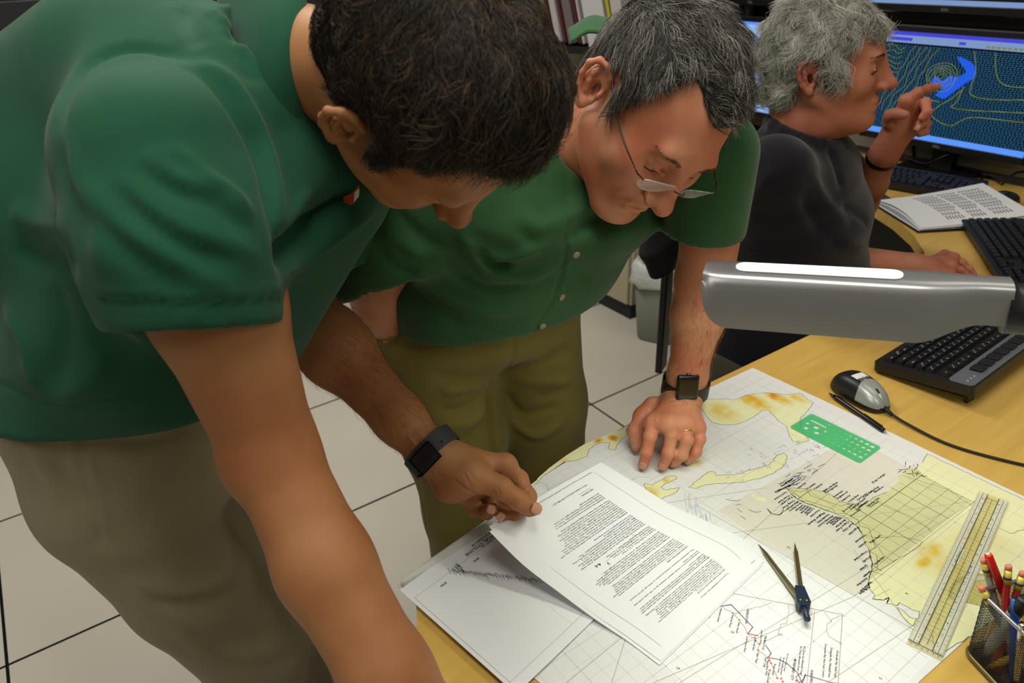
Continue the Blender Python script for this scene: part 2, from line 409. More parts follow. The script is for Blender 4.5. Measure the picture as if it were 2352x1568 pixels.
for v in tv:
    ac=-v[0]/.031; al=.045-v[1]/.0565; p=on_mouse(al,ac); P.append((p[0],p[1],mdrop(p)+.0006))
mesh('lettering',P,tf,mat('grey_print',(120,122,126)),mr)
cbl=cr([A3(.512,-1.105,.748),A3(.47,-1.098,.746),A3(.40,-1.10,.7435),A3(.33,-1.125,.7435),A3(.27,-1.16,.7435),A3(.2,-1.22,.7435),A3(.10,-1.35,.7435)],10)
b=MB(); b.tube(cbl,.0023,8); b.build('cable',rub,mr,True)
b=MB(); b.tube([A3(.516,-1.106,.75),A3(.497,-1.101,.747)],[.005,.003],10); b.build('strain_relief',rub,mr,True)
# pen
p0=A3(.606,-1.066,.7462);p1=A3(.484,-1.060,.7462); p0=atz(1904,902,.745); p1=atz(2030,989,.745); ax=nrm(p1-p0)
pen=thing('pen','slim black ballpoint pen lying between the mouse and the chart edge','pen',(p0+p1)/2-A3(0,0,.005))
b=MB(); b.tube([p0+ax*.012,p0+ax*.02,p1-ax*.004,p1],[.0035,.0048,.0048,.004],12); b.build('barrel',blk2,pen,True)
b=MB(); b.tube([p0,p0+ax*.012],[.0006,.0033],10); b.build('tip',mat('pen_tip',(60,60,60),rough=.3,metal=.8),pen,True)
b=MB(); b.tube([p1,p1+ax*.004],[.002,.002],8); b.build('button',mat('steel',(200,200,195),rough=.25,metal=1),pen,True)
b=MB(); b.box(p1-ax*.025+A3(0,0,.006),(.04,.003,.001),Rz(math.atan2(ax[1],ax[0]))); b.build('clip',blk2,pen)
# keyboards -------------------------------------------------------
ROWS=[[1]*13+[2],[1.5]+[1]*12+[1.5],[1.75]+[1]*11+[2.25],[2.25]+[1]*10+[2.75],[1.25,1.25,1.25,6.25,1.25,1.25,1.25,1.25]]
def keyboard(label,corner,ux,uy,W_,D_,tilt,media,legends=True,name='keyboard'):
    """corner: front-left on desk; ux along the rows, uy towards the back"""
    c=np.append(corner,.741); ux=nrm(np.append(ux,0)); uy=nrm(np.append(uy,0)); up=A3(0,0,1)
    s,co=math.sin(tilt),math.cos(tilt); vy=uy*co+up*s; vz=up*co-uy*s
    c=c+up*.004
    def P(x,y,z): return c+ux*x+vy*y+vz*z
    Rm=np.column_stack([ux,vy,vz])
    root=thing(name,label,'keyboard',c+ux*W_/2+uy*D_/2-up*.004)
    b=MB(); r=.008; pl=[]
    for (cx,cy,a0) in((W_-r,r,-90),(W_-r,D_-r,0),(r,D_-r,90),(r,r,180)):
        for k in range(5): a=math.radians(a0+22.5*k); pl.append((cx+r*math.cos(a),cy+r*math.sin(a)))
    b.prism(pl,0,.017,Rm,c); b.build('case',blk,root)
    if media:
        m0=D_-media+.004; pl=[(.012,m0),(W_-.012,m0),(W_-.006,m0+.006),(W_-.006,D_-.008),(W_-.012,D_-.004),(.012,D_-.004),(.006,D_-.008),(.006,m0+.006)]
        b=MB(); b.prism(pl,.0171,.0182,Rm,c); b.build('media_panel',dgry,root)
        for k in range(7):
            b=MB(); b.box(P(.075+.03*k,m0+media*.42,.021),(.024,media*.42,.006),Rm,.002); b.build('media_key',blk,root)
        for k in range(3):
            b=MB(); b.box(P(.02+.012*k,m0+media*.55,.0185),(.003,.003,.001),Rm); b.build('indicator_light',legend,root)
    proto={}; n=0
    def key(x,y,w,hgt=.0165,deep=.0165):
        nonlocal n
        k=(round(w,4),round(deep,4))
        if k not in proto:
            V=[];wb,wt=w/2-.0006,w/2-.0026; db,dt=deep/2-.0005,deep/2-.0024
            for z,a,d in((0,wb,db),(.0085,wt,dt)):
                for sx,sy in((-1,-1),(1,-1),(1,1),(-1,1)): V.append(tuple(Rm@A3(sx*a,sy*d,z)))
            o=mesh('key',V,[(0,1,5,4),(1,2,6,5),(2,3,7,6),(3,0,4,7),(4,5,6,7),(3,2,1,0)],blk,None)
            o.parent=root; proto[k]=o.data
            lgv=[tuple(Rm@A3(a*(wt*.5),d*dt*.45+.001,.0087)) for a,d in((-1,-.0),(.1,-.0),(.1,1),(-1,1))]
        else:
            o=bpy.data.objects.new('key',proto[k]); COL.objects.link(o); o.parent=root
        o.location=Vector(P(x,y,.0165))-root.location
        o.matrix_parent_inverse=Matrix.Identity(4); n+=1
        if legends:
            lg.append((x,y,w))
    lg=[]
    u=.0186; y0=.012+.0093
    for ri,row in enumerate(reversed(ROWS)):
        x=.012
        for w in row: key(x+w*u/2,y0+ri*u,w*u); x+=w*u
    x2=.012+15*u+.006
    for rr in(3,4): 
        for k in range(3): key(x2+(k+.5)*u,y0+rr*u,u)
    for k in range(3): key(x2+(k+.5)*u,y0,u)
    key(x2+1.5*u,y0+u,u)
    x3=x2+3*u+.006
    for rr in range(5):
        for k in range(4 if rr not in(0,) else 3): key(x3+(k+.5)*u,y0+rr*u,u)
    yf=y0+5*u+.005
    for k in range(13): key(.012+(k+.5)*u+(.5*u if k else 0)+(.35*u if k>4 else 0)+(.0*u if k>8 else 0),yf,u)
    for k in range(3): key(x2+(k+.5)*u,yf,u)
    if legends:
        b=MB()
        for i,(x,y,w) in enumerate(lg):
            ww=.0035 if w<u*1.1 else .007
            for (dx,dy) in(((-.003),.0025),)+((((.0025),-.002),) if i%2 else ()):
                b.box(P(x+dx,y+dy,.0252),(ww*(1 if i%3 else .6),.0016,.0002),Rm)
        b.build('key_legends',legend,root)
    return root,P,Rm
kc=np.array([.455,-1.262]); kux=nrm(np.array([.474-.446,-1.70+1.266])); kux=np.array([.045,-.999]); kuy=np.array([-.999,-.045])
# rows run away from the camera (towards the wall); the back edge with the media panel faces the window side
kf=np.array([.603,-1.212])
kroot,KP,KR=keyboard('black keyboard with a grey media strip, beside the desk lamp and mouse',kf,kux,kuy,.455,.176,math.radians(8),.050)
b=MB(); 
fp=KP(.035,.160,0); b.box(A3(fp[0],fp[1],.752),(.008,.022,.022),None); b.build('foot',blk,kroot)
fp=KP(.42,.160,0); b=MB(); b.box(A3(fp[0],fp[1],.752),(.008,.022,.022),None); b.build('foot',blk,kroot)
keyboard('black keyboard under the pointing hand, in front of the contour-map monitor',(1.185,-2.165),(-.93,-.30),(.30,-.93),.0+.35,.15,math.radians(6),0,True) if False else None
k2,_,_=keyboard('black keyboard on the wall side of the desk, behind the stack of papers',(1.40,-2.215),np.array([-1.,-.19]),np.array([.19,-1.]),.44,.15,math.radians(6),0,False)
k3,_,_=keyboard('black keyboard partly beside the seated man, nearest the right edge',(.895,-2.09),np.array([-.15,.99])*-1 if False else np.array([-.62,.78]),np.array([-.78,-.62]),.44,.15,math.radians(5),0,False)
# far mouse
mouse('computer_mouse','glossy black mouse beyond the white papers at the wall','x' and (.90,-2.42),(.925,-2.31),.03,.034,blk2,blk2,False)
# ================================================================ STACK OF PAPERS far
paperm=mat('copy_paper',(232,233,236),rough=.75,spec=.2); inkm=mat('grey_ink',(70,70,74),rough=.8,spec=.1)
cs=[A3(1.15,-2.09,.742),A3(.94,-1.966,.742),A3(.775,-2.235,.742),A3(.985,-2.37,.742)]
cb=thing('clipboard','dark clipboard under the curling white papers beside the far keyboard','clipboard',sum(cs)/4)
b=MB(); b.prism([tuple((p-sum(cs)/4)[:2]*1.03+(sum(cs)/4)[:2]) for p in cs][::-1],.741,.745); b.build('board',mat('clipboard_dark',(34,26,24),rough=.5),cb)
e=(cs[0]+cs[3])/2
b=MB(); b.box(cs[0]*.85+cs[3]*.15+A3(.015,.0,.008),(.03,.07,.008),Rz(1.0)); b.build('clip',dl,cb)
for k in range(4):
    lift=.006+.005*k
    def shp(V,k=k,lift=lift): return V
    a,b_,c_,d_=cs
    rows=[]
    for j,t in enumerate((0,.33,.66,1)):
        row=[]
        for i,s_ in enumerate((0,.33,.66,1)):
            p=(a*(1-s_)+b_*s_)*(1-t)+(d_*(1-s_)+c_*s_)*t
            z=.7465+.0022*k+ (.010+.008*k)*(t)**1.5*(1-.35*s_)+.016*(k/3)*math.sin(min(1,s_*1.0)*math.pi)*(1-t)
            row.append(A3(p[0]+.004*math.sin(k*2.),p[1]+.003*math.cos(k*3.),z))
        rows.append(row)
    o=patch('paper_sheet',rows,6,6,paperm)
    tag(o,['white sheet at the bottom of the curling stack on the clipboard','second white sheet from the bottom of the clipboard stack','second white sheet from the top of the clipboard stack','top printed sheet curling on the clipboard by the far mouse'][k],'paper','sheets on the clipboard')
    top=rows
    if k==3:
        RR=rows
C1=[cr(r,8) for r in RR]; C1=[cr(c,8) for c in zip(*C1)]   # C1[i][j]
b=MB();n_=len(C1)-1
for ln in range(22):
    t=.30+.028*ln
    if ln in(7,14): continue
    for wd in range(9):
        s0=.12+.085*wd; s1=s0+.05+.02*((wd*7+ln*3)%3)/2
        if s1>.88-(.25 if ln in(6,13,21) else 0): continue
        q=[]
        for ss,tt in((s0,t),(s1,t),(s1,t+.010),(s0,t+.010)):
            q.append(C1[int(ss*n_)][int(tt*n_)]*1+A3(0,0,.0006)+ ((C1[min(n_,int(ss*n_)+1)][int(tt*n_)]-C1[int(ss*n_)][int(tt*n_)])*(ss*n_-int(ss*n_)))+((C1[int(ss*n_)][min(n_,int(tt*n_)+1)]-C1[int(ss*n_)][int(tt*n_)])*(tt*n_-int(tt*n_))))
        b.add(q,[(0,1,2,3)])
b.build('printed_lines',inkm,o)
# ================================================================ MONITORS
bez=mat('monitor_bezel',(16,15,17),rough=.4)
def screen_mat(name,rgb,st): return mat(name,(8,8,10),rough=.3,emit=rgb,estr=st)
sc_white=screen_mat('screen_pale_blue',(150,188,245),1.0); sc_dark=screen_mat('screen_navy',(8,17,36),.5)
sc_title=screen_mat('screen_title_blue',(70,70,215),.9); sc_bar=screen_mat('screen_toolbar',(135,165,215),.8); sc_task=screen_mat('screen_taskbar',(90,150,250),1.0)
sc_barb=screen_mat('screen_barb_blue',(40,135,185),.85); sc_yel=screen_mat('screen_contour_olive',(150,160,50),.65); sc_blue=screen_mat('screen_rain_blue',(25,80,235),1.0)
sc_red=screen_mat('screen_dark_red',(70,16,22),.5); sc_lb=screen_mat('screen_light_blue',(120,175,240),.8)
def monitor(label,xr,z0,tilt,yb=-2.5,w=.518,h=.324,stand=True,arm=False):
    """xr: world x of the screen's left edge as seen (largest x); z0 bottom of the screen"""
    root=thing('monitor',label,'monitor',(xr-w/2,yb-.05,.741 if stand else z0))
    s,c=math.sin(tilt),math.cos(tilt)
    def P(u,v,n): return A3(xr-u,yb-s*v+c*n,z0+c*v+s*n)      # u right in view, v up, n towards the viewer
    Rm=np.column_stack([A3(-1,0,0),A3(0,-s,c),A3(0,c,s)])
    b=MB(); b.box(P(w/2,h/2,-.014),(w+.034,h+.042,.026),Rm,.004); b.build('case',bez,root)
    for cu,cv,dw,dh in((w/2,-.011,w+.036,.022),(w/2,h+.009,w+.036,.018),(-.009,h/2,.018,h+.04),(w+.009,h/2,.018,h+.04)):
        b=MB(); b.box(P(cu,cv,.0),(dw,dh,.010),Rm,.002); b.build('bezel',bez,root)
    tv,tf=text_mesh('DELL',.011,'CENTER'); 
    mesh('logo',[P(w/2+v[0],-.0155+v[1],.0056) for v in tv],tf,mat('logo_grey',(150,150,150),rough=.4),root)
    if stand:
        b=MB(); b.box(P(w/2,h*.25,-.06)+A3(0,0,-.10),(.07,.03,.32)); b.build('neck',bez,root)
        b=MB(); b.box((xr-w/2,yb-.03,.748),(.24,.13,.014),None,.004); b.build('stand_base',bez,root)
    else:
        b=MB(); b.box(P(w/2,h*.3,-.05),(.1,.08,.1)); b.build('mount',bez,root)
    return root,P,Rm
def scr(root,P,items,w=.518,h=.324,name='screen'):
    """items: (material, list of quads/polys in 0..1 screen coords)"""
    V=[];F=[];I=[];M_=[]
    for li,(m,polys) in enumerate(items):
        if m not in M_: M_.append(m)
        for p in polys:
            n=len(V); V+= [tuple(P(u*w,(1-v)*h,.0012+.00012*li)) for u,v in p]; F.append(tuple(range(n,n+len(p)))); I.append(M_.index(m))
    return mesh(name,V,F,M_,root,False,I)
def strip(pts,wd,asp=1.6):
    out=[];P=[np.array(p,float)*[asp,1] for p in pts]
    for a,b in zip(P,P[1:]):
        d=nrm(b-a); n=np.array([-d[1],d[0]])*wd/2
        a2=a-d*wd*.2;b2=b+d*wd*.2
        out.append([tuple(q/[asp,1]) for q in(a2-n,b2-n,b2+n,a2+n)])
    return out
def sm2(pts,n=6): return [tuple(p) for p in cr([np.array(p,float) for p in pts],n)]
m1,P1,R1=monitor('wide monitor glowing with wind barbs and a storm swirl, left of the desk keyboards',1.462+.0,.847,math.radians(5))
def wob(p,i): return (p[0]+.006*math.sin(37*p[1]+i*2.1+21*p[0]),p[1]+.006*math.sin(41*p[0]+i*1.3+17*p[1]))
barbs=[];reds=[]
for r in range(46):
    v=.13+.0182*r
    for cidx in range(50):
        u=.02+.0197*cidx+.004*math.sin(r*1.7)
        if u>.99 or v>.94: continue
        dx,dy=u-.42,v-.37; dist=math.hypot(dx*1.6,dy)
        an=math.atan2(dy,dx*1.6)+math.pi/2+.3 if dist<.22 else .25*math.sin(u*5+v*3)+.06
        if v>.62: an=.05+.1*math.sin(u*9)
        L_=.0085; c_,s_=math.cos(an)*L_,math.sin(an)*L_
        barbs+=strip([(u-c_/1.6,v-s_),(u+c_/1.6,v+s_)],.0050)
        if (r*31+cidx*17)%3==0: barbs+=strip([(u+c_/1.6,v+s_),(u+c_/1.6+.003,v+s_-.008)],.0025)
        if (u<.32 and v<.75 and (r*13+cidx*7)%4==0): reds+=strip([(u-.006,v+.009),(u+.006,v+.007)],.005)
yl=[]
for k in range(6):
    pts=[(.41+(.022+.018*k)*math.cos(a)*.85,.385+(.022+.022*k)*math.sin(a)) for a in np.linspace(0,2*math.pi,26)]
    yl+=strip([wob(p,k) for p in pts],.0045)
for k,x in enumerate((.10,.135,.17,.205,.245)):
    yl+=strip([wob(p,k) for p in sm2([(x+.10,.13),(x+.05,.32),(x+.02,.5),(x-.03,.62),(x-.06,.78)],8)],.0045)
for k in range(6):
    yl+=strip([wob(p,k*3) for p in sm2([(.0,.15+.045*k),(.05,.13+.05*k),(.10,.17+.045*k),(.13,.14+.05*k)],6)],.0045)
yl+=strip(sm2([(.56,.47),(.50,.58),(.44,.66),(.41,.74),(.47,.80),(.55,.82),(.60,.76),(.68,.71),(1,.69)],8),.006)
yl+=strip(sm2([(.56,.45),(.54,.60),(.52,.65),(.62,.655),(.8,.63),(1,.60)],8),.006)
yl+=strip(sm2([(.56,.13),(.60,.30),(.60,.45),(.62,.52),(.75,.53),(1,.48)],8),.006)
yl+=strip(sm2([(.68,.13),(.71,.28),(.76,.38),(.85,.40),(1,.37)],8),.006)
yl+=strip(sm2([(.26,.78),(.33,.86),(.45,.95)],8),.006)+strip(sm2([(.27,.55),(.36,.60),(.44,.62)],6),.006)
bl=[sm2([(.37,.38),(.36,.45),(.40,.49),(.46,.46),(.50,.38),(.46,.37),(.42,.42)],4),sm2([(.40,.56),(.46,.58),(.50,.52),(.56,.42),(.60,.36),(.585,.26),(.53,.21),(.47,.19),(.51,.26),(.545,.32),(.50,.38),(.45,.47)],4)]
scr(m1,P1,[(sc_dark,[[(0,0),(1,0),(1,1),(0,1)]]),(sc_red,reds),(sc_blue,bl),(sc_barb,barbs),(sc_yel,yl),
 (sc_title,[[(0,0),(1,0),(1,.035),(0,.035)]]),(sc_bar,[[(0,.035),(1,.035),(1,.105),(0,.105)]]),(sc_title,[[(.02,.055),(.17,.055),(.17,.085),(.02,.085)],[(.46,.06),(.50,.06),(.50,.085),(.46,.085)]]),
 (sc_yel,[[(.62+.03*k,.075),(.64+.03*k,.075),(.64+.03*k,.095),(.62+.03*k,.095)] for k in range(8)]),(sc_task,[[(0,.945),(1,.945),(1,1),(0,1)]]),(sc_lb,[[(0,.75),(.022,.75),(.022,.945),(0,.945)]])])
m2,P2,R2=monitor('monitor with a pale blue window open, behind the grey-haired man\'s head',2.33,.842,math.radians(5),w=.518)
scr(m2,P2,[(sc_white,[[(0,0),(1,0),(1,1),(0,1)]]),(sc_task,[[(0,0),(1,0),(1,.03),(0,.03)]]),(sc_lb,[[(.05,.12),(.95,.12),(.95,.13),(.05,.13)],[(.05,.5),(.95,.5),(.95,.508),(.05,.508)],[(.62,.13),(.63,.13),(.63,.5),(.62,.5)],[(.05,.62),(.95,.62),(.95,.625),(.05,.625)]])])
m3,P3,R3=monitor('upper wall monitor over the storm map, only its lit lower edge in view',1.535,1.255,math.radians(-4),stand=False)
scr(m3,P3,[(sc_dark,[[(0,0),(1,0),(1,1),(0,1)]]),(sc_bar,[[(0,.955),(1,.955),(1,1),(0,1)]]),(sc_white,[[(.38,.925),(.55,.925),(.55,.94),(.38,.94)]])])
m4,P4,R4=monitor('upper wall monitor above the pale blue screen, dark bezel only in view',2.28,1.25,math.radians(-4),stand=False)
scr(m4,P4,[(sc_dark,[[(0,0),(1,0),(1,1),(0,1)]])])
# rail behind the monitors, cables
o=MB(); o.box((1.6,-2.59,1.19),(2.6,.03,.06)); tag(o.build('mounting_rail',bez),'black steel rail on the wall carrying the upper monitors','rail')
def cable(label,pts,r=.004): 
    b=MB(); b.tube(cr(pts,10),r,8); return tag(b.build('cable',rub,None,True),label,'cable')
cable('black cable drooping under the storm map monitor',[aty(2200,345,-2.53),aty(2160,362,-2.5),aty(2120,375,-2.52),aty(2060,350,-2.56),aty(2050,330,-2.58)])
cable('black cable hanging straight down the wall under the storm monitor',[aty(2096,335,-2.58),aty(2098,355,-2.58),aty(2099,378,-2.575)],.005)
cable('black cable looping up at the wall near the glossy mouse',[aty(2300,425,-2.55),aty(2320,405,-2.55),aty(2352,395,-2.55),A3(.85,-2.55,.80)])
cable('thin black cable running from the far keyboard along the desk',[atz(2200,428,.744),atz(2240,420,.744),atz(2265,405,.744),aty(2290,415,-2.56),aty(2300,428,-2.56)],.003)
cable('black cable slung across the wall above the pale blue screen',[aty(1748,38,-2.58),aty(1775,28,-2.58),aty(1830,24,-2.58),aty(1900,30,-2.58)],.004)
b=MB(); q=aty(1722,22,-2.56); b.tube([q+A3(0,0,.03),q,q-A3(0,0,.05)],[.02,.022,.016],10); tag(b.build('monitor_plug',blk),'black plug hanging from the upper monitor at the left','plug')
# ================================================================ CABINET, WASTEBASKET, BINDERS
cbm=mat('cabinet_beige',(176,166,138),rough=.5); cbd=mat('cabinet_dark',(30,28,27),rough=.6)
ca=thing('file_cabinet','beige metal file cabinet on a black plinth under the far desk','cabinet',(2.35,-2.28,0))
b=MB(); b.box((2.37,-2.29,.372),(.575,.575,.60)); b.build('body',cbm,ca)
b=MB(); b.box((2.37,-2.285,.035),(.555,.555,.07)); b.build('plinth',cbd,ca)
for z,h in((.225,.30),(.53,.28)):
    b=MB(); b.box((2.37,-1.995,z),(.55,.018,h),None,.004); dr=b.build('drawer',cbm,ca)
    b=MB(); b.box((2.37,-1.982,z+h/2-.03),(.14,.012,.02)); b.build('handle',cbd,dr)
wb=thing('wastebasket','grey plastic wastebasket with a white liner bag folded over its rim','wastebasket',(1.925,-2.035,0))
gm=mat('basket_grey',(128,130,120),rough=.5)
def rrect(w,d,r,n=5):
    pl=[]
    for (cx,cy,a0) in((w-r,-(d-r),-90),(w-r,d-r,0),(-(w-r),d-r,90),(-(w-r),-(d-r),180)):
        for k in range(n): a=math.radians(a0+90*k/(n-1)); pl.append((cx+r*math.cos(a),cy+r*math.sin(a)))
    return pl
def vessel(c,rings,m,name,parent,wav=0,rot=0,mid=None):
    V=[];n=20;R_=Rz(rot)
    for (z,w,d,r) in rings:
        for i,(x,y) in enumerate(rrect(w,d,r)):
            k=1+wav*math.sin(i*2.7+z*60)
            V.append(tuple(R_@A3(x*k,y*k,z+wav*.15*math.sin(i*1.9))+c))
    F=[(j*n+i,j*n+(i+1)%n,(j+1)*n+(i+1)%n,(j+1)*n+i) for j in range(len(rings)-1) for i in range(n)]
    F.append(tuple(range(n-1,-1,-1)))
    return mesh(name,V,F,m,parent,True)
bc=A3(1.925,-2.035,0)
vessel(bc,[(0.003,.075,.11,.04),(.01,.08,.115,.04),(.33,.10,.14,.045),(.33,.096,.136,.045),(.02,.076,.11,.04)],gm,'bin',wb,rot=.45)
bag=mat('liner_bag',(205,208,205),rough=.35,bump=.3,bscale=60,bdist=.01)
vessel(bc,[(.255,.103,.143,.045),(.27,.112,.150,.045),(.30,.106,.146,.045),(.325,.108,.148,.05),(.345,.102,.142,.045),(.36,.092,.132,.045),(.30,.088,.128,.04)][::1],bag,'liner_bag',wb,wav=.045,rot=.45)
# literature rack with leaning binders behind the standing man
q=aty(1350,30,-2.36)
rk=thing('shelf','dark desktop shelf holding the leaning binders, far behind the standing man','shelf',(q[0],q[1],.741))
ux=nrm(A3(-1,-.25,0)); uf=A3(-ux[1],ux[0],0)
Rr=np.column_stack([ux,uf,A3(0,0,1)])
b=MB(); b.box((q[0],q[1],1.03),(.9,.26,.03),Rr); b.build('board',cbd,rk)
for sx in(-.44,.44):
    b=MB(); b.box(A3(q[0],q[1],.882)+ux*sx,(.03,.26,.282),Rr); b.build('upright',cbd,rk)
bw=mat('binder_white',(196,190,190),rough=.45); br=mat('binder_maroon',(88,40,42),rough=.5); bgy=mat('binder_grey',(120,110,110),rough=.5); byl=mat('folder_yellow',(190,180,40),rough=.6); bpp=mat('paper_white',(205,205,208),rough=.7)
seq=[(-.16,.05,bw,'white ring binder, leftmost on the shelf'),(-.095,.018,br,'thin maroon binder between two white ones'),(-.06,.035,bw,'white ring binder right of the thin maroon one'),(-.022,.016,br,'thin maroon folder next to the grey binder'),(.02,.05,bgy,'thick grey binder in the middle of the shelf'),(.062,.014,br,'thin maroon folder right of the grey binder'),(.083,.012,bw,'thin white folder beside the paper bundle'),(.165,.12,bpp,'thick bundle of loose white paper on the shelf'),(.245,.016,byl,'yellow folder at the right of the shelf'),(.29,.06,bw,'white box file at the right end of the shelf')]
ln=Ry(math.radians(-14))
for off,wd,m,lb in seq:
    b=MB(); b.box(A3(q[0],q[1],1.0575)+ux*(off-.02)+Rr@(ln@A3(0,0,.155)),(wd*.9,.23,.31),Rr@ln,.002)
    tag(b.build('binder' if 'binder' in lb else ('folder' if 'folder' in lb else ('box_file' if 'box' in lb else 'paper_bundle')),m),lb,'binder' if 'binder' in lb else 'folder','binders on the far shelf')
# dark equipment rack far left
rkm=mat('rack_black',(20,19,20),rough=.6); rk2=mat('rack_face',(24,24,27),rough=.5)
er=thing('equipment_rack','tall black equipment rack in the dark corner behind the left man','rack',(3.9,0.0,0))
b=MB(); b.box((3.95,-.1,1.0),(.5,1.9,2.0)); b.build('cabinet',rkm,er)
for i,z in enumerate((.5,.85,1.15,1.30,1.48,1.66)):
    b=MB(); b.box((3.69,-.1+.1*(i%2),z),(.03,1.5-.2*(i%3),.10),None,.004); b.build('equipment_panel',rk2,er)
# ================================================================ DESK LAMP
alu=mat('lamp_silver',(176,178,180),rough=.32,metal=.75,bump=.02,bscale=2500); lampemit=mat('lamp_diffuser',(255,255,240),emit=(250,255,232),estr=3.5)
LA_=atd(1618,662,.80); LB_=atd(2312,705,.70); lax=LB_-LA_; LL=np.linalg.norm(lax); lax/=LL
lf=nrm(np.cross(A3(0,0,1),lax)); 
if lf@(CAM-LA_)<0: lf=-lf     # towards the camera side
lup=np.cross(lax,lf); lup=lup if lup[2]>0 else -lup
lp=thing('desk_lamp','silver desk lamp head with a glowing slot, on a black joint','desk lamp',A3(.085,-.94,.741))
def ssec(s):
    """half top width, half bottom width, top z, skirt depth at param s (0 tip..1 neck)"""
    tipr=.030
    if s<tipr/LL*1.0: pass
    n0=.72; t=max(0,min(1,(s-n0)/(.93-n0))); t=t*t*(3-2*t)
    top=.024*(1-t)+.017*t; bot=.034*(1-t)+.021*t; dep=.060*(1-t)+.040*t
    e=max(0,1-s/.10); k=math.sqrt(max(0,1-e*e))
    dep*= .28+.72*k if e>0 else 1
    top*= .8+.2*k if e>0 else 1
    return top*.93,bot*.93,dep*.94,(1-.25*e*e)
NS=60;prof=[]
V=[];K=0
for i in range(NS+1):
    s=i/NS; s=s if s>.16 else .16*(i/(NS*.16))**1.0
    top,bot,dep,zz=ssec(s)
    c=LA_+lax*s*LL
    zt=.026-.000*s
    pts=[(-bot,zt-dep),(-bot*.97,zt-dep*.75),(-(bot*.6+top*.4),zt-dep*.35),(-top*1.12,zt-.010),(-top*1.0,zt-.003),(-top*.82,zt),(-top*.4,zt+.0012),(0,zt+.0016),(top*.4,zt+.0012),(top*.82,zt),(top,zt-.003),(top*1.12,zt-.010),((bot*.6+top*.4),zt-dep*.35),(bot*.97,zt-dep*.75),(bot,zt-dep)]
    K=len(pts)
    for a,h_ in pts: V.append(c+lf*a+lup*h_)
n0=len(V)
for i in range(NS+1):
    s=i/NS; top,bot,dep,zz=ssec(s); c=LA_+lax*s*LL; zt=.026
    for j in range(K):
        p=V[i*K+j]; q_=c+lup*(zt-dep*.5); V.append(p+(q_-p)*.07)
F=[]
for i in range(NS):
    for j in range(K-1):
        a=i*K+j; F.append((a,a+1,a+K+1,a+K)); F.append((n0+a+K,n0+a+K+1,n0+a+1,n0+a))
    for j in(0,K-1):
        a=i*K+j; q_=(a,a+K,n0+a+K,n0+a); F.append(q_ if j==0 else q_[::-1])
F.append(tuple(range(K-1,-1,-1))); F.append(tuple(NS*K+j for j in range(K)))
o=mesh('lamp_shade',V,F,alu,lp,True); 
try:o.data.set_sharp_from_angle(angle=math.radians(55))
except Exception:pass
# glowing slot set in a shallow rim
s0,s1=(1697-1618)/694.,(2085-1618)/694.
def slot(w,z,m,name,ext=0,thick=.0012):
    pl=[]; r=w
    for cx,a0 in((s1*LL-r+ext,-90),(s0*LL+r-ext,90)):
        for k in range(9): a=math.radians(a0+22.5*k); pl.append((cx+r*math.cos(a),r*math.sin(a)))
    b=MB(); R_=np.column_stack([lax,lf,lup]); 
    if np.linalg.det(R_)<0: R_=np.column_stack([lax,-lf,lup])
    b.prism(pl,z,z+thick,R_,LA_); return b.build(name,m,lp)
slot(.0125,.0268,alu,'slot_rim',ext=.003)
slot(.0098,.0276,lampemit,'light_slot')
b=MB(); R_=np.column_stack([lax,lf,lup]); b.box(LA_+lax*LL*.42-lup*.008,(LL*.66,.042,.004),R_); b.build('diffuser_panel',lampemit,lp)
b=MB(); b.tube([LB_-lup*.001-lax*.002,LB_+lax*.055-lup*.001],.0245,24); b.build('joint',blk,lp,True)
arm0=LB_+lax*.05
b=MB(); b.tube(cr([arm0,arm0+lax*.05-lup*.01,A3(.14,-.88,1.05),A3(.11,-.93,.9),A3(.085,-.94,.76)],6),.011,12); b.build('arm',blk,lp,True)
b=MB(); b.tube([A3(.085,-.94,.741),A3(.085,-.94,.752),A3(.085,-.94,.758)],[.075,.075,.03],32); b.build('base',blk,lp,True)
al=area('desk_lamp_bulb',tuple(LA_+lax*LL*.42-lup*.014),.2,.8,(.90,1,.80),sy=.035)
al.rotation_mode='QUATERNION'; al.rotation_quaternion=Matrix([[lax[i],-lf[i],lup[i]] if np.linalg.det(np.column_stack([lax,-lf,lup]))>0 else [lax[i],lf[i],lup[i]] for i in range(3)]).to_quaternion(); al.parent=None
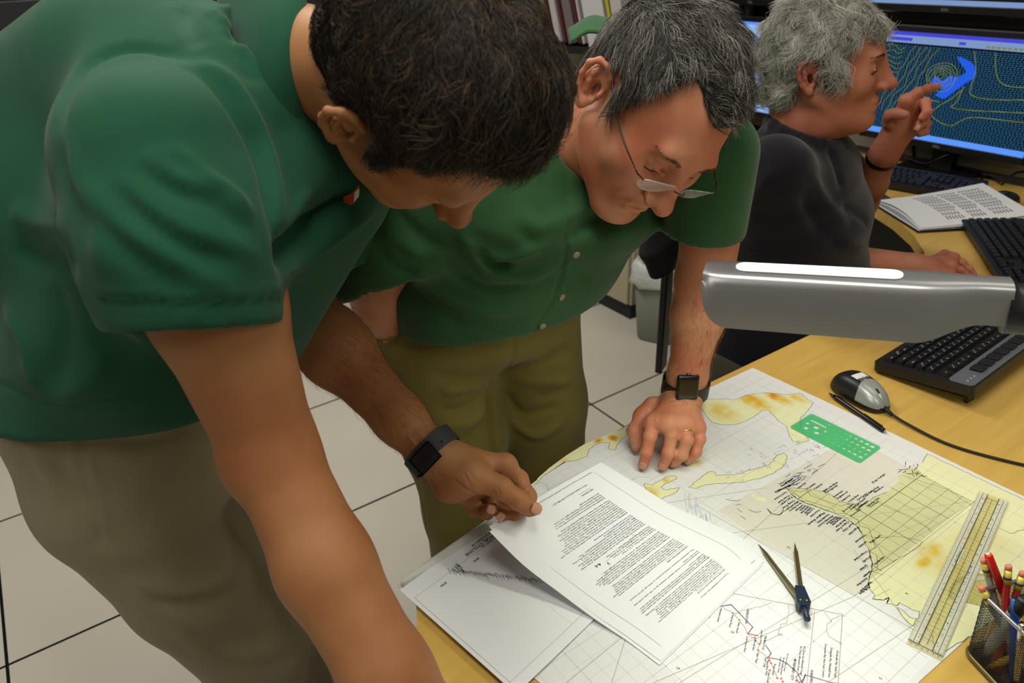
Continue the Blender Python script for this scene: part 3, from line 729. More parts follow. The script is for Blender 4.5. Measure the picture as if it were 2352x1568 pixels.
# ================================================================ CHART
from mathutils.geometry import tessellate_polygon
ZC=.7410
def blobmat(name,base,blobs,hot=(226,120,40),mid=(222,190,70)):
    """printed relief tint: orange/yellow clouds at given chart positions"""
    m=mat(name,base,rough=.75,spec=.2,noise=.04,nscale=60); nt=m.node_tree;N=nt.nodes;L=nt.links;b=N['Principled BSDF']
    tc=N.new('ShaderNodeTexCoord'); n=N.new('ShaderNodeTexNoise'); n.inputs['Scale'].default_value=55;n.inputs['Detail'].default_value=5; L.new(tc.outputs['Object'],n.inputs['Vector'])
    acc=None
    for (c,s,amp) in blobs:
        d=N.new('ShaderNodeVectorMath');d.operation='SUBTRACT';L.new(tc.outputs['Object'],d.inputs[0]);d.inputs[1].default_value=(c[0],c[1],ZC)
        sc=N.new('ShaderNodeVectorMath');sc.operation='MULTIPLY';sc.inputs[1].default_value=(1/s[0],1/s[1],0);L.new(d.outputs[0],sc.inputs[0])
        l=N.new('ShaderNodeVectorMath');l.operation='LENGTH';L.new(sc.outputs[0],l.inputs[0])
        r=N.new('ShaderNodeMapRange');r.interpolation_type='SMOOTHSTEP';r.inputs[1].default_value=1;r.inputs[2].default_value=0;r.inputs[3].default_value=0;r.inputs[4].default_value=amp;L.new(l.outputs['Value'],r.inputs[0])
        if acc is None: acc=r.outputs[0]
        else:
            a=N.new('ShaderNodeMath');a.operation='MAXIMUM';L.new(acc,a.inputs[0]);L.new(r.outputs[0],a.inputs[1]);acc=a.outputs[0]
    nz=N.new('ShaderNodeMapRange');nz.inputs[1].default_value=.3;nz.inputs[2].default_value=.7;nz.inputs[3].default_value=.35;nz.inputs[4].default_value=1.25;L.new(n.outputs['Fac'],nz.inputs[0])
    mu=N.new('ShaderNodeMath');mu.operation='MULTIPLY';mu.use_clamp=True;L.new(acc,mu.inputs[0]);L.new(nz.outputs[0],mu.inputs[1])
    rp=N.new('ShaderNodeValToRGB'); e=rp.color_ramp.elements; e[0].color=(*lin(base),1); e[1].color=(*lin(hot),1); e[1].position=1; k=rp.color_ramp.elements.new(.5); k.color=(*lin(mid),1)
    L.new(mu.outputs[0],rp.inputs[0]); L.new(rp.outputs[0],b.inputs['Base Color']); return m
def w2(px,py,z=ZC): return atz(px,py,z)[:2]
LANDC=(231,231,184)
blobs=[(w2(1660,945),(.05,.035),.55),(w2(1730,920),(.06,.03),.75),(w2(1785,912),(.045,.02),1.0),(w2(1830,912),(.03,.02),.6),(w2(1408,1006),(.014,.012),1.3),(w2(1374,1012),(.008,.014),1.0),
 (w2(2140,1265),(.022,.035),.5),(w2(2125,1290),(.014,.03),.6),(w2(2175,1300),(.05,.05),.3),(w2(1495,1128),(.02,.02),.65),(w2(1530,1103),(.02,.01),.5),(w2(1505,1142),(.02,.008),.8),(w2(1608,1062),(.018,.01),.4),(w2(2240,1250),(.05,.08),.25),(w2(1300,1060),(.04,.012),.4)]
cm=[mat('chart_paper',(228,228,228),rough=.7,spec=.25,noise=.02,nscale=25),blobmat('chart_land',LANDC,blobs),mat('chart_overlay_tint',(221,217,205),rough=.6,spec=.3,noise=.03,nscale=15),
    blobmat('chart_land_overlaid',(210,210,160),blobs,hot=(206,150,70),mid=(206,186,100)),mat('chart_ink',(34,32,40),rough=.8,spec=.1),mat('chart_line_grey',(176,172,162),rough=.8,spec=.1),
    mat('chart_purple',(120,70,130),rough=.8,spec=.1),mat('chart_red',(222,88,70),rough=.8),mat('chart_blue_pencil',(150,165,205),rough=.8),mat('chart_line_faint',(210,206,198),rough=.8,spec=.1),
    mat('chart_film_white',(232,233,236),rough=.55,spec=.35),mat('chart_brown_line',(128,92,70),rough=.8),mat('coast_line',(92,90,84),rough=.8)]
ch=MB()
def poly(pts,m,dz,z=ZC):
    P=[Vector((p[0],p[1],0)) for p in pts]; ch.m=m
    T=tessellate_polygon([P]); V=[(p[0],p[1],z+dz) for p in pts]
    F=[]
    for t in T:
        a,b,c=[V[i] for i in t]
        if (b[0]-a[0])*(c[1]-a[1])-(b[1]-a[1])*(c[0]-a[0])<0: t=(t[0],t[2],t[1])
        F.append(tuple(t))
    ch.add(V,F)
def ppx(pts,m,dz): poly([w2(*p) for p in pts],m,dz)
def inpoly(q,poly_):
    c=False; n=len(poly_); j=n-1
    for i in range(n):
        xi,yi=poly_[i];xj,yj=poly_[j]
        if (yi>q[1])!=(yj>q[1]) and q[0]<(xj-xi)*(q[1]-yi)/(yj-yi)+xi: c=not c
        j=i
    return c
def line(pts,m,wd,dz,px=True):
    P=[np.array(w2(*p)) if px else np.array(p,float) for p in pts]; ch.m=m; Q=[P[0]]
    for a,b in zip(P,P[1:]):
        k=max(1,int(np.linalg.norm(b-a)/.012)); Q+=[a+(b-a)*i/k for i in range(1,k+1)]
    P=Q
    for a,b in zip(P,P[1:]):
        d=b-a; l=np.linalg.norm(d)
        if l<1e-6 or not(inpoly(a,base) and inpoly(b,base)): continue
        d/=l; n=np.array([-d[1],d[0]])*wd/2; a2=a-d*wd*.3;b2=b+d*wd*.3
        ch.add([(*(a2-n),ZC+dz),(*(b2-n),ZC+dz),(*(b2+n),ZC+dz),(*(a2+n),ZC+dz)],[(0,1,2,3)])
def rough(pts,amp=.0012,n=5,seed=0,px=True):
    r=random.Random(seed); P=[np.array(w2(*p)) if px else np.array(p) for p in pts]; out=[]
    for a,b in zip(P,P[1:]):
        k=max(1,int(np.linalg.norm(b-a)/.004)*n//5)
        for i in range(k): out.append(a+(b-a)*i/k+np.array([r.uniform(-1,1),r.uniform(-1,1)])*(amp if i else 0))
    out.append(P[-1]); return out
base=[(.750,-1.050),(.756,-.74),(.744,-.60),(.733,-.515),(.705,-.40),(.688,-.30),(.672,-.244),(.63,-.249),(.60,-.262),(.45,-.31),(.2,-.34),(.19,-.60),(.195,-.655),(.193,-.76),(.183,-.86),(.18,-1.063),(.27,-1.066),(.40,-1.063),(.6,-1.058)]
poly(base,0,0)
# sides of the sheet so it reads as paper with a thickness
for a,b in zip(base,base[1:]+base[:1]): ch.m=0; ch.add([(*a,ZC-.0006),(*b,ZC-.0006),(*b,ZC),(*a,ZC)],[(0,1,2,3)])
# graticule
def inb(x,y): return .20<x<.74 and -1.045<y<-.27
for i in range(27):
    x=.21+.0205*i
    line([(x,-.35 if x<.45 else -.27),(x+.012,-1.045)],9,.0004 if i%4 else .0008,.00012,False)
for j in range(38):
    y=-.28-.0205*j
    line([(.205,y),(.735 if y<-.55 else .69,y+.008)],9,.0004 if j%4 else .0008,.00012,False)
for a,b in(((1130,1215),(1760,1120)),((1300,1568),(1445,1450)),((1445,1450),(1640,1300)),((1440,1455),(1405,1568)),((1640,1300),(1960,1005)),((1400,1140),(1455,1100)),((1600,1160),(2110,1452)),((1560,1240),(2240,1150)),((2240,1150),(1960,1370)),((1960,1370),(1500,1568))):
    line([a,b],5,.0008,.00014)
# tints
OV=[(1648,1172),(1960,1005),(2232,1150),(1964,1369),(1750,1243)]
ppx(OV,2,.00005)
ppx([(1700,1232),(1760,1250),(1964,1369),(2020,1400),(2105,1462),(2150,1500),(2085,1568),(1560,1568),(1450,1450),(1620,1330)],10,.00004)
SE=[(1805,1120),(1815,1132),(1830,1145),(1850,1155),(1880,1165),(1920,1180),(1945,1190),(1968,1208),(1980,1225),(1988,1250),(1996,1264),(2003,1290),(2003,1308),(1995,1335),(1997,1352),(2010,1368),(2004,1375),(2030,1378),(2042,1372),(2036,1386),(2060,1391),(2066,1384),(2100,1402),(2112,1404),(2108,1420),(2140,1455),(2146,1490),(2160,1500),(2232,1459),(2338,1378),(2420,1318),(2420,1180),(2130,1042),(2118,1062),(2105,1072),(2085,1074),(2080,1086),(2062,1094),(2066,1106),(2050,1116),(2038,1130),(2010,1140),(1985,1158),(1962,1156),(1930,1153),(1912,1138),(1890,1128),(1850,1122)]
ppx(SE,1,.00008)
# overlaid part of the south-east land (clip by hand)
ppx([(1805,1120),(1815,1132),(1830,1145),(1850,1155),(1880,1165),(1920,1180),(1945,1190),(1968,1208),(1980,1225),(1988,1250),(1996,1264),(2003,1290),(2003,1308),(1995,1333),(2040,1300),(2232,1150),(2120,1090),(2105,1072),(2085,1074),(2080,1086),(2062,1094),(2066,1106),(2050,1116),(2038,1130),(2010,1140),(1985,1158),(1962,1156),(1930,1153),(1912,1138),(1890,1128),(1850,1122)],3,.00012)
CA=[(1615,918),(1650,916),(1690,917),(1715,907),(1760,901),(1800,906),(1840,903),(1856,918),(1868,924),(1858,938),(1850,950),(1840,957),(1838,985),(1852,1004),(1858,1012),(1838,1016),(1820,1013),(1812,1000),(1808,980),(1790,968),(1778,955),(1765,941),(1750,942),(1738,952),(1715,966),(1690,975),(1660,975),(1635,970),(1620,952),(1610,932)]
ppx(CA,1,.00008)
UL=[(1452,978),(1437,985),(1440,1000),(1428,1008),(1418,1022),(1414,1034),(1397,1030),(1401,1016),(1386,1016),(1370,1020),(1352,1033),(1348,1048),(1320,1058),(1296,1060),(1270,1078),(1248,1092),(1234,1110),(1226,1112),(1237,1096),(1262,1074),(1300,1046),(1345,1018),(1400,996)]
ppx(UL,1,.00008)
CU_=[(1582,1119),(1598,1106),(1625,1085),(1640,1083),(1645,1092),(1690,1090),(1720,1080),(1760,1070),(1775,1060),(1785,1045),(1800,1040),(1808,1050),(1800,1070),(1780,1085),(1740,1100),(1700,1108),(1660,1110),(1620,1113),(1600,1122)]
HI=[(1480,1110),(1500,1113),(1530,1095),(1552,1093),(1555,1100),(1530,1110),(1518,1118),(1525,1125),(1560,1120),(1555,1130),(1525,1142),(1515,1150),(1490,1138),(1484,1125)]
JA=[(1575,1072),(1590,1062),(1606,1056),(1622,1056),(1615,1065),(1592,1073)]
DV=[(2061,1395),(2075,1402),(2089,1417),(2106,1421),(2097,1438),(2085,1428),(2070,1411)]
for p in(CU_,HI,JA,DV,[(1752,1052),(1765,1048),(1772,1054),(1760,1058)],[(1583,1140),(1590,1137),(1586,1148),(1580,1150)],[(1724,1132),(1740,1140),(1755,1142),(1762,1152),(1745,1150),(1728,1140)],[(1795,1178),(1808,1163),(1812,1164),(1800,1182)]): ppx(p,1,.0001)
for k,p in enumerate((SE[:34],SE[40:]+SE[:1],CA,UL[:18],CU_+CU_[:1],HI+HI[:1],DV+DV[:1])):
    line(rough(p,.0011,5,k),12,.0007,.0002,False)
ch.m=4
for k in range(30):      # rough dark stretches of coast
    i=random.choice(range(0,22)); line(rough(SE[i:i+2],.0009,5,90+k),4,.0007,.00022,False)
line(rough([(1762,1168),(1768,1176),(1772,1180),(1785,1182),(1795,1180),(1800,1170)],.001,5,5),4,.0009,.0002,False)
for q in([(1667,1146),(1680,1150),(1700,1148)],[(1694,1168),(1705,1176)],[(1720,1170),(1735,1176),(1748,1174)],[(1762,1168),(1772,1180),(1790,1183),(1812,1164)],[(1700,1185),(1712,1192)],[(1690,1160),(1702,1158)]): line(rough(q,.0008,5,int(q[0][0])),12,.0009,.0002,False)
# rivers and borders
for k,q in enumerate(([(2085,1095),(2130,1110),(2180,1125),(2215,1150),(2232,1160)],[(2020,1155),(2050,1170),(2090,1185),(2130,1210),(2140,1222)],[(1985,1228),(2010,1235),(2060,1232),(2110,1240),(2120,1245)],[(2005,1240),(2030,1275),(2050,1290),(2060,1285)],[(2120,1245),(2100,1262),(2060,1285),(2020,1310)],[(2290,1210),(2320,1225),(2352,1215)],[(2100,1110),(2200,1135)],[(1455,1100),(1470,1095),(1490,1096)],[(1237,1108),(1255,1112),(1262,1128)])):
    line(rough(q,.0010,5,40+k),5 if k>5 else 12,.0006,.00021,False)
for a,b in(((2240,1150),(1560,1568)),((1960,1260),(2100,1452)),((2150,1400),(1900,1568)),((2013,1368),(2045,1352)),((2160,1180),(2050,1230))): line([a,b],5,.0007,.00019)
# zone boundary (brown / purple) inside Florida and the Carolinas
line([(1805,1122),(1838,1130),(1852,1125),(1862,1138),(1895,1150),(1930,1162),(1950,1157),(1975,1162)],11,.0007,.00025)
line([(1808,1122),(1842,1145)],11,.0007,.00025); line([(1842,1152),(1855,1150),(1912,1168),(1920,1180),(1940,1178),(1970,1193),(1975,1208),(1996,1214),(2011,1258),(1994,1264),(2014,1275),(2016,1308),(2003,1312),(2028,1320)],11,.0007,.00025)
def label(p0,p1,txt,m=4,dz=.0003,h=None,bold=0.02):
    a=np.array(w2(*p0));b=np.array(w2(*p1)); d=b-a;L=np.linalg.norm(d);d/=L; n=np.array([-d[1],d[0]])
    V,F=text_mesh(txt,1.0,bold=bold)
    if len(V)==0: return
    W_=V[:,0].max(); s=L/W_; sy=h or s; ch.m=m
    ch.add([(*(a+d*v[0]*s+n*v[1]*sy),ZC+dz) for v in V],F)
names=['Card Sound','Ocean Reef','Key Largo','Craig Key','Marathon','Boca Raton','Deerfield Beach','Lantana','Jupiter Inlet','Sebastian Inlet','Cocoa Beach','Ponce Inlet','Flagler Beach','Fernandina Beach','Altamaha Sound','Savannah River','Edisto Beach','South Santee River','Murrells Inlet','Cape Fear','Surf City','Bogue Inlet','Ocracoke Inlet','Cape Hatteras','Oregon Inlet','Duck','Cape Henlopen','Chincoteague','Anclote River','Suwannee River','Aucilla River','Indian Pass','Destin','Pensacola','Mobile','Pascagoula','Bonita Beach','Englewood','Longboat Key','Crystal River']
lab=[((1805,1145),(1777,1148)),]
r=random.Random(3)
def tick(x,y,dx,dy,i,m=4): label((x,y),(x+dx,y+dy),names[i%len(names)],m,h=.0042,bold=.035)
i=0
for (x,y,dx,dy) in ((1806,1128,-28,18),(1812,1136,-26,18),(1818,1140,-26,19),(1824,1147,-28,20),(1832,1150,-26,20),(1838,1154,-26,19),(1844,1158,-18,14),(1850,1160,-14,12),(1856,1162,-18,16),(1862,1164,-15,14),(1868,1166,-18,16),(1880,1170,-20,16),(1892,1176,-38,28),(1902,1180,-26,20),(1912,1183,-34,25),(1920,1185,-24,18),(1926,1186,-20,16),(1932,1187,-22,18),(1940,1192,-22,18),(1948,1196,-30,24),(1958,1200,-24,20),(1970,1209,-22,18),(1985,1228,-22,16),(1989,1242,-18,14),(1990,1264,-30,22),(1998,1276,-18,14),(1990,1296,-16,12),(1998,1310,-16,14),(1990,1326,-24,18),(2000,1335,-26,22),(1996,1345,-24,18),
 (1834,1122,18,-12),(1854,1124,20,-13),(1872,1124,18,-12),(1893,1130,32,-22),(1897,1133,28,-18),(1917,1142,20,-14),(1924,1146,24,-16),(1934,1152,20,-14),(1950,1154,24,-17),(1970,1150,22,-16),(1985,1144,20,-16),(2005,1110,30,-22),(1996,1134,24,-16),(2010,1132,20,-14),(1938,1176,24,-18),(1955,1171,34,-26),(1968,1172,20,-16),(1975,1165,20,-14),(1993,1164,28,-20),(1998,1166,22,-14),(1956,1186,22,-16),(2000,1248,24,-18),(2010,1298,22,-18),(1800,1124,30,-18),(1795,1118,26,-16),(1790,1128,26,-14),(1802,1112,22,-14),(1792,1122,-14,8)):
    tick(x,y,dx,dy,i); i+=1
for k in range(46):      # tangle of storm-track notes around the keys
    x=1800+r.gauss(0,16)+k*1.1; y=1110-(x-1800)*.48+r.gauss(0,9); dx=r.uniform(5,18)*r.choice((-1,1)); line(rough([(x,y),(x+dx,y-dx*.5+r.uniform(-5,5))],.0008,5,k),4 if k%3 else 8,.0008,.0003,False)
for k in range(46):
    x=r.uniform(1660,1900); y=1085-(x-1660)*.26+r.gauss(0,16); s=r.uniform(3,7)
    line([(x,y),(x+s,y-s*r.uniform(.3,1.2)),(x+s*1.6,y+r.uniform(-3,3))],8,.0007,.0003)
for k in range(16):
    x=r.uniform(1570,1640); y=1140+(x-1570)*.7+r.gauss(0,12); line([(x,y),(x+3,y+r.uniform(15,40))],8,.0005,.0003)
for k in range(22): 
    x=r.uniform(2070,2120);y=1072+ (x-2070)*.5+r.gauss(0,9); line(rough([(x,y),(x+r.uniform(-14,14),y+r.uniform(-8,8))],.001,5,200+k),4,.0009,.0003,False)
# lower white chart: purple zones, red points, place names
line([(1648,1382),(1657,1392),(1679,1388),(1729,1440),(1718,1455),(1742,1460)],6,.0010,.0003); line([(1651,1392),(1680,1390),(1704,1414)],8,.0006,.0003)
line([(1759,1482),(1771,1500),(1765,1510),(1788,1514),(1808,1524),(1832,1545),(1845,1575)],6,.0010,.0003); line([(1840,1575),(1850,1550),(1912,1568),(1940,1570)],6,.0009,.0003)
line(rough([(1657,1392),(1683,1408),(1698,1423),(1718,1455),(1734,1466),(1744,1480),(1741,1494),(1764,1510),(1776,1532),(1785,1556)],.0012,5,8),5,.0008,.0003,False)
line(rough([(1683,1408),(1720,1400),(1750,1392),(1773,1383)],.0015,5,9),5,.0007,.0003,False); line(rough([(1810,1392),(1812,1405),(1806,1432),(1793,1433),(1788,1458)],.001,5,10),5,.0007,.0003,False); line([(1788,1458),(1760,1472)],5,.0007,.0003)
line([(1675,1361),(1935,1411)],5,.0009,.0003); line([(1935,1411),(1925,1568)],5,.0009,.0003); line([(1871,1402),(1853,1568)],5,.0008,.0003)
line(rough([(1935,1414),(1915,1420),(1900,1432),(1898,1445),(1905,1462),(1915,1468),(1935,1480)],.0014,5,11),5,.0007,.0003,False); line([(1893,1405),(1910,1427)],5,.0006,.0003)
line(rough([(1840,1545),(1828,1555),(1835,1568),(1845,1560),(1850,1548)],.0012,5,12),12,.0007,.0003,False)
for (x,y) in((1657,1392),(1683,1408),(1698,1424),(1718,1455),(1734,1465),(1744,1479),(1741,1493),(1764,1510),(1767,1516),(1771,1523),(1768,1539),(1785,1557),(1794,1558),(1798,1565),(1829,1563)):
    c=np.array(w2(x,y)); poly([c+np.array([math.cos(a),math.sin(a)])*.0013 for a in np.linspace(0,2*math.pi,9)[:-1]],7,.0004)
for a,b,t,h in(((1716,1396),(1711,1431),'CHARLESTON',None),((1757,1459),(1750,1491),'WILMINGTON',None),((1824,1512),(1816,1561),'MOREHEAD CITY',None),((1862,1537),(1860,1572),'WAKEFIELD',None),
  ((1655,1396),(1647,1427),'Altamaha Sound',None),((1682,1411),(1674,1440),'Savannah River',None),((1696,1428),(1690,1453),'Edisto Beach',None),((1715,1460),(1708,1497),'South Santee River',None),((1733,1468),(1728,1493),'Murrells Inlet',None),((1748,1446),(1745,1478),'Little River Inlet',None),((1740,1496),(1734,1522),'Cape Fear',None),((1757,1509),(1753,1532),'Surf City',None),((1762,1516),(1758,1550),'New River Inlet',None),((1778,1524),(1773,1549),'Bogue Inlet',None),((1765,1541),(1760,1575),'Cape Lookout',None),((1792,1508),(1786,1544),'South Pamlico Sound',None),((1799,1509),(1792,1548),'North Pamlico Sound',None),((1808,1500),(1800,1540),'NC Zones Pamlico Sound',None),((1838,1483),(1831,1540),'NC Zones Albemarle Sound',None),((1846,1483),(1838,1550),'NC Zones East Albemarle Sound',None),((1895,1477),(1888,1555),'Chesapeake Bay, New Point Comfort',None),((1908,1485),(1902,1555),'Chesapeake Bay, Windmill Point',None),((1922,1492),(1916,1555),'Chesapeake Bay, Smith Point',None),((1633,1404),(1627,1418),'Savannah',None)):
    label(a,b,t,4,bold=.012 if t.isupper() else .01)
for (x,y,t) in((2078,1363,'40'),(1806,1258,'71'),(1553,1535,'24'),(1678,1452,'23'),(1788,1458,'27'),(2018,1558,'36'),(1905,1198,'76')): label((x,y),(x+8,y+3),t,12)
chart=ch.build('hurricane_tracking_chart',cm); tag(chart,'large paper sea chart with yellow-green land spread over the desk corner','chart')
# ================================================================ PAPERS
def surf_from(rows,nu=8,nv=8):
    R1=[cr(r_,nu) for r_ in rows]; C=np.array([cr(c,nv) for c in zip(*R1)])   # [u][v]
    nU,nV=C.shape[:2]
    def f(u,v,off=.0):
        u=np.clip(np.asarray(u,float),0,1)*(nU-1); v=np.clip(np.asarray(v,float),0,1)*(nV-1)
        i=np.minimum(u.astype(int),nU-2); j=np.minimum(v.astype(int),nV-2); a=(u-i)[...,None]; b=(v-j)[...,None]
        P=C[i,j]*(1-a)*(1-b)+C[i+1,j]*a*(1-b)+C[i,j+1]*(1-a)*b+C[i+1,j+1]*a*b
        du=C[i+1,j]-C[i,j]; dv=C[i,j+1]-C[i,j]; n=np.cross(du,dv); n/=np.linalg.norm(n,axis=-1)[...,None]; n*=np.sign(n[...,2:3])
        return P+n*off
    return f,C
def sheet_mesh(C,th=.00022):
    nU,nV=C.shape[:2]; V=C.reshape(-1,3); up=V+A3(0,0,th/2); dn=V-A3(0,0,th/2); n=len(V)
    F=[]
    for i in range(nU-1):
        for j in range(nV-1):
            a=i*nV+j; q=(a,a+nV,a+nV+1,a+1)
            F.append(q); F.append(tuple(n+k for k in q[::-1]))
    return np.concatenate([up,dn]),F
def fixup(F,V):
    a,b,c=[V[F[0][k]] for k in range(3)]
    if np.cross(b-a,c-b)[2]<0: return [f[::-1] for f in F]
    return F
pp=mat('office_paper',(233,234,237),rough=.7,spec=.2); ink=mat('print_ink',(52,54,60),rough=.8,spec=.1); bink=mat('link_blue',(70,80,170),rough=.8); lg=mat('rule_grey',(150,152,150),rough=.8); pen_ink=mat('pen_ink',(20,20,30),rough=.6)
PR=[(1754,1289),(1703,1236),(1626,1198),(1543,1160),(1463,1111),(1380,1061)]; PL=[(1518,1518),(1440,1461),(1362,1408),(1283,1349),(1200,1285),(1123,1209)]
ZR=[.7432,.7434,.7480,.757,.771,.787]; ZL=[.7432,.7440,.7495,.763,.784,.812]
rows=[]
for k in range(6):
    a=atz(*PR[k],ZR[k]);b=atz(*PL[k],ZL[k]); rows.append([a,a*.67+b*.33+A3(0,0,.001*k/5),a*.33+b*.67+A3(0,0,.001*k/5),b])
sf,C=surf_from(rows); V,F=sheet_mesh(C); held=mesh('printed_advisory_sheet',V,fixup(F,V),pp,None,True)
tag(held,'printed sheet of advisory text whose far corner the left man pinches up','paper')
ptx=MB()
def ptext(t,u,v,size,m=0,umax=None,f=None,off=.0004,bold=.0,W_=.216,H_=.279,mb=None):
    """page text: u,v in page fractions from the page's top left; size in metres"""
    Vt,Ft=text_mesh(t,1.0,bold=bold)
    if len(Vt)==0: return
    sx=size*(umax/ (Vt[:,0].max()*size) if umax else 1)
    uu=u+Vt[:,0]*sx/W_; vv=v-Vt[:,1]*size/H_
    P=(f or sf)(uu,vv,off); b_=mb or ptx; b_.m=m; b_.add(P,Ft)
ADV=["DISCUSSION AND 48-HOUR OUTLOOK","------------------------------","At 100 PM CDT (1800 UTC), the center of Tropical Storm Hermine was","located near latitude 24.7 North, longitude 88.0 West.  Hermine","appears to be drifting northward near 2 mph (4 km/h).  A turn","toward the north-northeast is expected later today, and a turn","to the northeast with increasing forward speed is expected on","Thursday.  On the forecast track, the center of Hermine will","approach the northwest Florida coast in the warning area on Thursday","","Maximum sustained winds have increased to near 40 mph (65 km/h) with","higher gusts.  Additional strengthening is forecast during the next","48 hours, and Hermine could be near hurricane strength by the time","landfall occurs.","","Tropical-storm-force winds extend outward up to 105 miles (165 km)","from the center.","","The estimated minimum central pressure is 1000 mb (29.53 inches).","","","HAZARDS AFFECTING LAND","----------------------","WIND: Hurricane conditions are possible within the hurricane watch","area by Thursday evening.  Winds are expected to first reach tropical","storm strength within the tropical storm warning area by Thursday","morning, making outside preparations difficult in the watch area","or dangerous. Tropical storm conditions are possible within the","tropical storm watch area by late Thursday afternoon or Friday.","","STORM SURGE: The combination of a dangerous storm surge and the","tide will cause normally dry areas near the coast to be flooded by","rising waters moving inland from the shoreline. There is a danger of","life-threatening inundation within the next 36 hours from Indian Pass","to Longboat Key. The water could reach the following heights above","ground if the peak surge occurs at the time of high tide...","","Destin to Indian Pass...1 to 3 feet","Indian Pass to Crystal River...3 to 5 feet","Crystal River to Longboat Key...2 to 4 feet","Florida Bay including Tampa Bay...1 to 2 feet","","Surge-related flooding depends on the relative timing of the surge","and the tidal cycle, and can vary greatly over short distances.","Interests within these areas should closely monitor products from","your local National Weather Service forecast office.  For a","depiction of areas at risk, see the Potential Storm Surge Flooding","Map, experimental storm surge watch/warning graphic.  This","product graphic is available at","hurricanes.gov/graphics_storm surge.php","","RAINFALL: Hermine is expected to produce additional rain today, with","totals of 8 to 15 inches over western Cuba through Friday, with","isolated maximum amounts of 20 inches.  These rains could cause","life-threatening flash floods and mud slides.  Storm total","rainfall of 5 to 10 inches are possible over portions of","northwest Florida through Friday, with isolated maximum","amounts of 15 inches possible.  Georgia and the Carolinas","are expected to receive storm total rainfall of 4 to 7","inches with local amounts of 10 inches through Saturday","These rains may cause flooding and flash flooding.","","TORNADOES: Isolated tornadoes are possible late tonight into","Thursday morning across central Florida.  A few tornadoes by","Thursday afternoon and Thursday night over north Florida","and southeast Georgia","","","NEXT ADVISORY","-------------","","Next complete advisory at 400 PM CDT."]
ptext('8/31/2016',.045,.045,.0024,0); ptext('Tropical Storm HERMINE Public Advisory',.26,.098,.0033,0)
n=len(ADV); v0,v1=.128,.935
for i,t in enumerate(ADV):
    if not t: continue
    vv=v0+(v1-v0)*i/(n-1); L_=len(t); um=L_*.00181
    bl_='hurricanes.gov' in t
    ptext(t,.262,vv,.0029,1 if bl_ else 0,umax=um,bold=.012)
ptext('http://www.nhc.noaa.gov/text/refresh/MIATCPAT4+shtml/311750.shtml?',.14,.978,.0028,0,umax=.128); ptext('3/5',.93,.978,.0026,0)
def pline(pts,wd,m,f=None,mb=None,off=.0004,W_=.216,H_=.279,n=14):
    b_=mb or ptx; b_.m=m
    for (u0,v0_),(u1,v1_) in zip(pts,pts[1:]):
        dx,dy=(u1-u0)*W_,(v1_-v0_)*H_; l=math.hypot(dx,dy); nx_,ny_=-dy/l*wd/2/W_,dx/l*wd/2/H_
        k=max(1,int(l/.012)); 
        for i in range(k):
            a,b=i/k,(i+1)/k; q=[(u0+(u1-u0)*s+sg*nx_,v0_+(v1_-v0_)*s+sg*ny_) for s,sg in((a,-1),(b,-1),(b,1),(a,1))]
            b_.add((f or sf)(np.array([x[0] for x in q]),np.array([x[1] for x in q]),off),[(0,1,2,3)])
pline([(.125,.10),(.125,.97)],.0004,2); pline([(.925,.05),(.925,.93)],.0004,2)
# pen marks: a 3 and 4-6 written beside the surge heights, scratched lines
S37=v0+(v1-v0)*38/(n-1)
def hand(t,u,v,s): ptext(t,u,v,s,3,off=.0006,bold=.02)
hand('3',.66,S37-.004,.0062); hand('4-6',.70,S37+.020,.0066)
for k in range(5): pline([(.42+.05*k,S37+.012),(.45+.05*k,S37+.02-.004*k),(.47+.05*k,S37+.006)],.0004,2)
pline([(.36,S37+.004),(.36,S37+.018),(.40,S37+.03)],.0004,3)
ptx.build('printed_text',[ink,bink,lg,pen_ink],held)
# second page under it
rows2=[[p+A3(-.004-.0005*k,.0035,-.0009-.0010*(k/5)) for p in r_] for k,r_ in enumerate(rows)]
rows2[0]=[p+A3(.0015,.001,.0) for p in rows2[0]]
for r_ in rows2:
    for i_,p in enumerate(r_): p[2]=max(p[2],.7424)
f2,C2=surf_from(rows2); V,F=sheet_mesh(C2); s2=mesh('paper_sheet',V,fixup(F,V),pp,None,True); tag(s2,'second page tucked just beneath the pinched advisory sheet','paper')
# lower plotted sheet
s0=np.append(w2(918,1355,.748),0); ea=nrm(A3(.209,-.978,0)); eb=nrm(A3(-.985,-.17,0))
rows3=[]
for j in range(4):          # along far edge direction ea (0..1) as u ; eb as v
    v=j/3; row=[]
    for i in range(4):
        u=i/3; p=s0+ea*.279*u+eb*.216*v; p[2]=.7420+.0065*(1-u)**2*(1-.3*v)+.002*(1-u)*v; row.append(p)
    rows3.append(row)
f3,C3=surf_from(rows3); V,F=sheet_mesh(C3); low=mesh('wind_plot_sheet',V,fixup(F,V),pp,None,True); tag(low,'white sheet with a row of tiny wind barbs, nearest the left man\'s forearm','paper')
pb=MB()
def P3(px,py):
    p=atz(px,py,.7445); d=p-s0; return (d@ea/.279,d@eb/.216)
kw=dict(f=f3,mb=pb,W_=.279,H_=.216)
fr=[P3(937,1362),P3(1170,1562)]; uL=fr[0][0]; vT=fr[0][1]
pline([(uL,.115),(.97,.115)],.0004,1,**kw); pline([(uL,.115),(uL,.93)],.0004,1,**kw); pline([(uL,.93),(.97,.93)],.0004,1,**kw)
for u in(.42,.72): pline([(u,.115),(u,.93)],.0002,2,**kw)
for v in(.38,.65): pline([(uL,v),(.97,v)],.0002,2,**kw)
r=random.Random(5); a=np.array(P3(1040,1313)); b=np.array(P3(1252,1332))
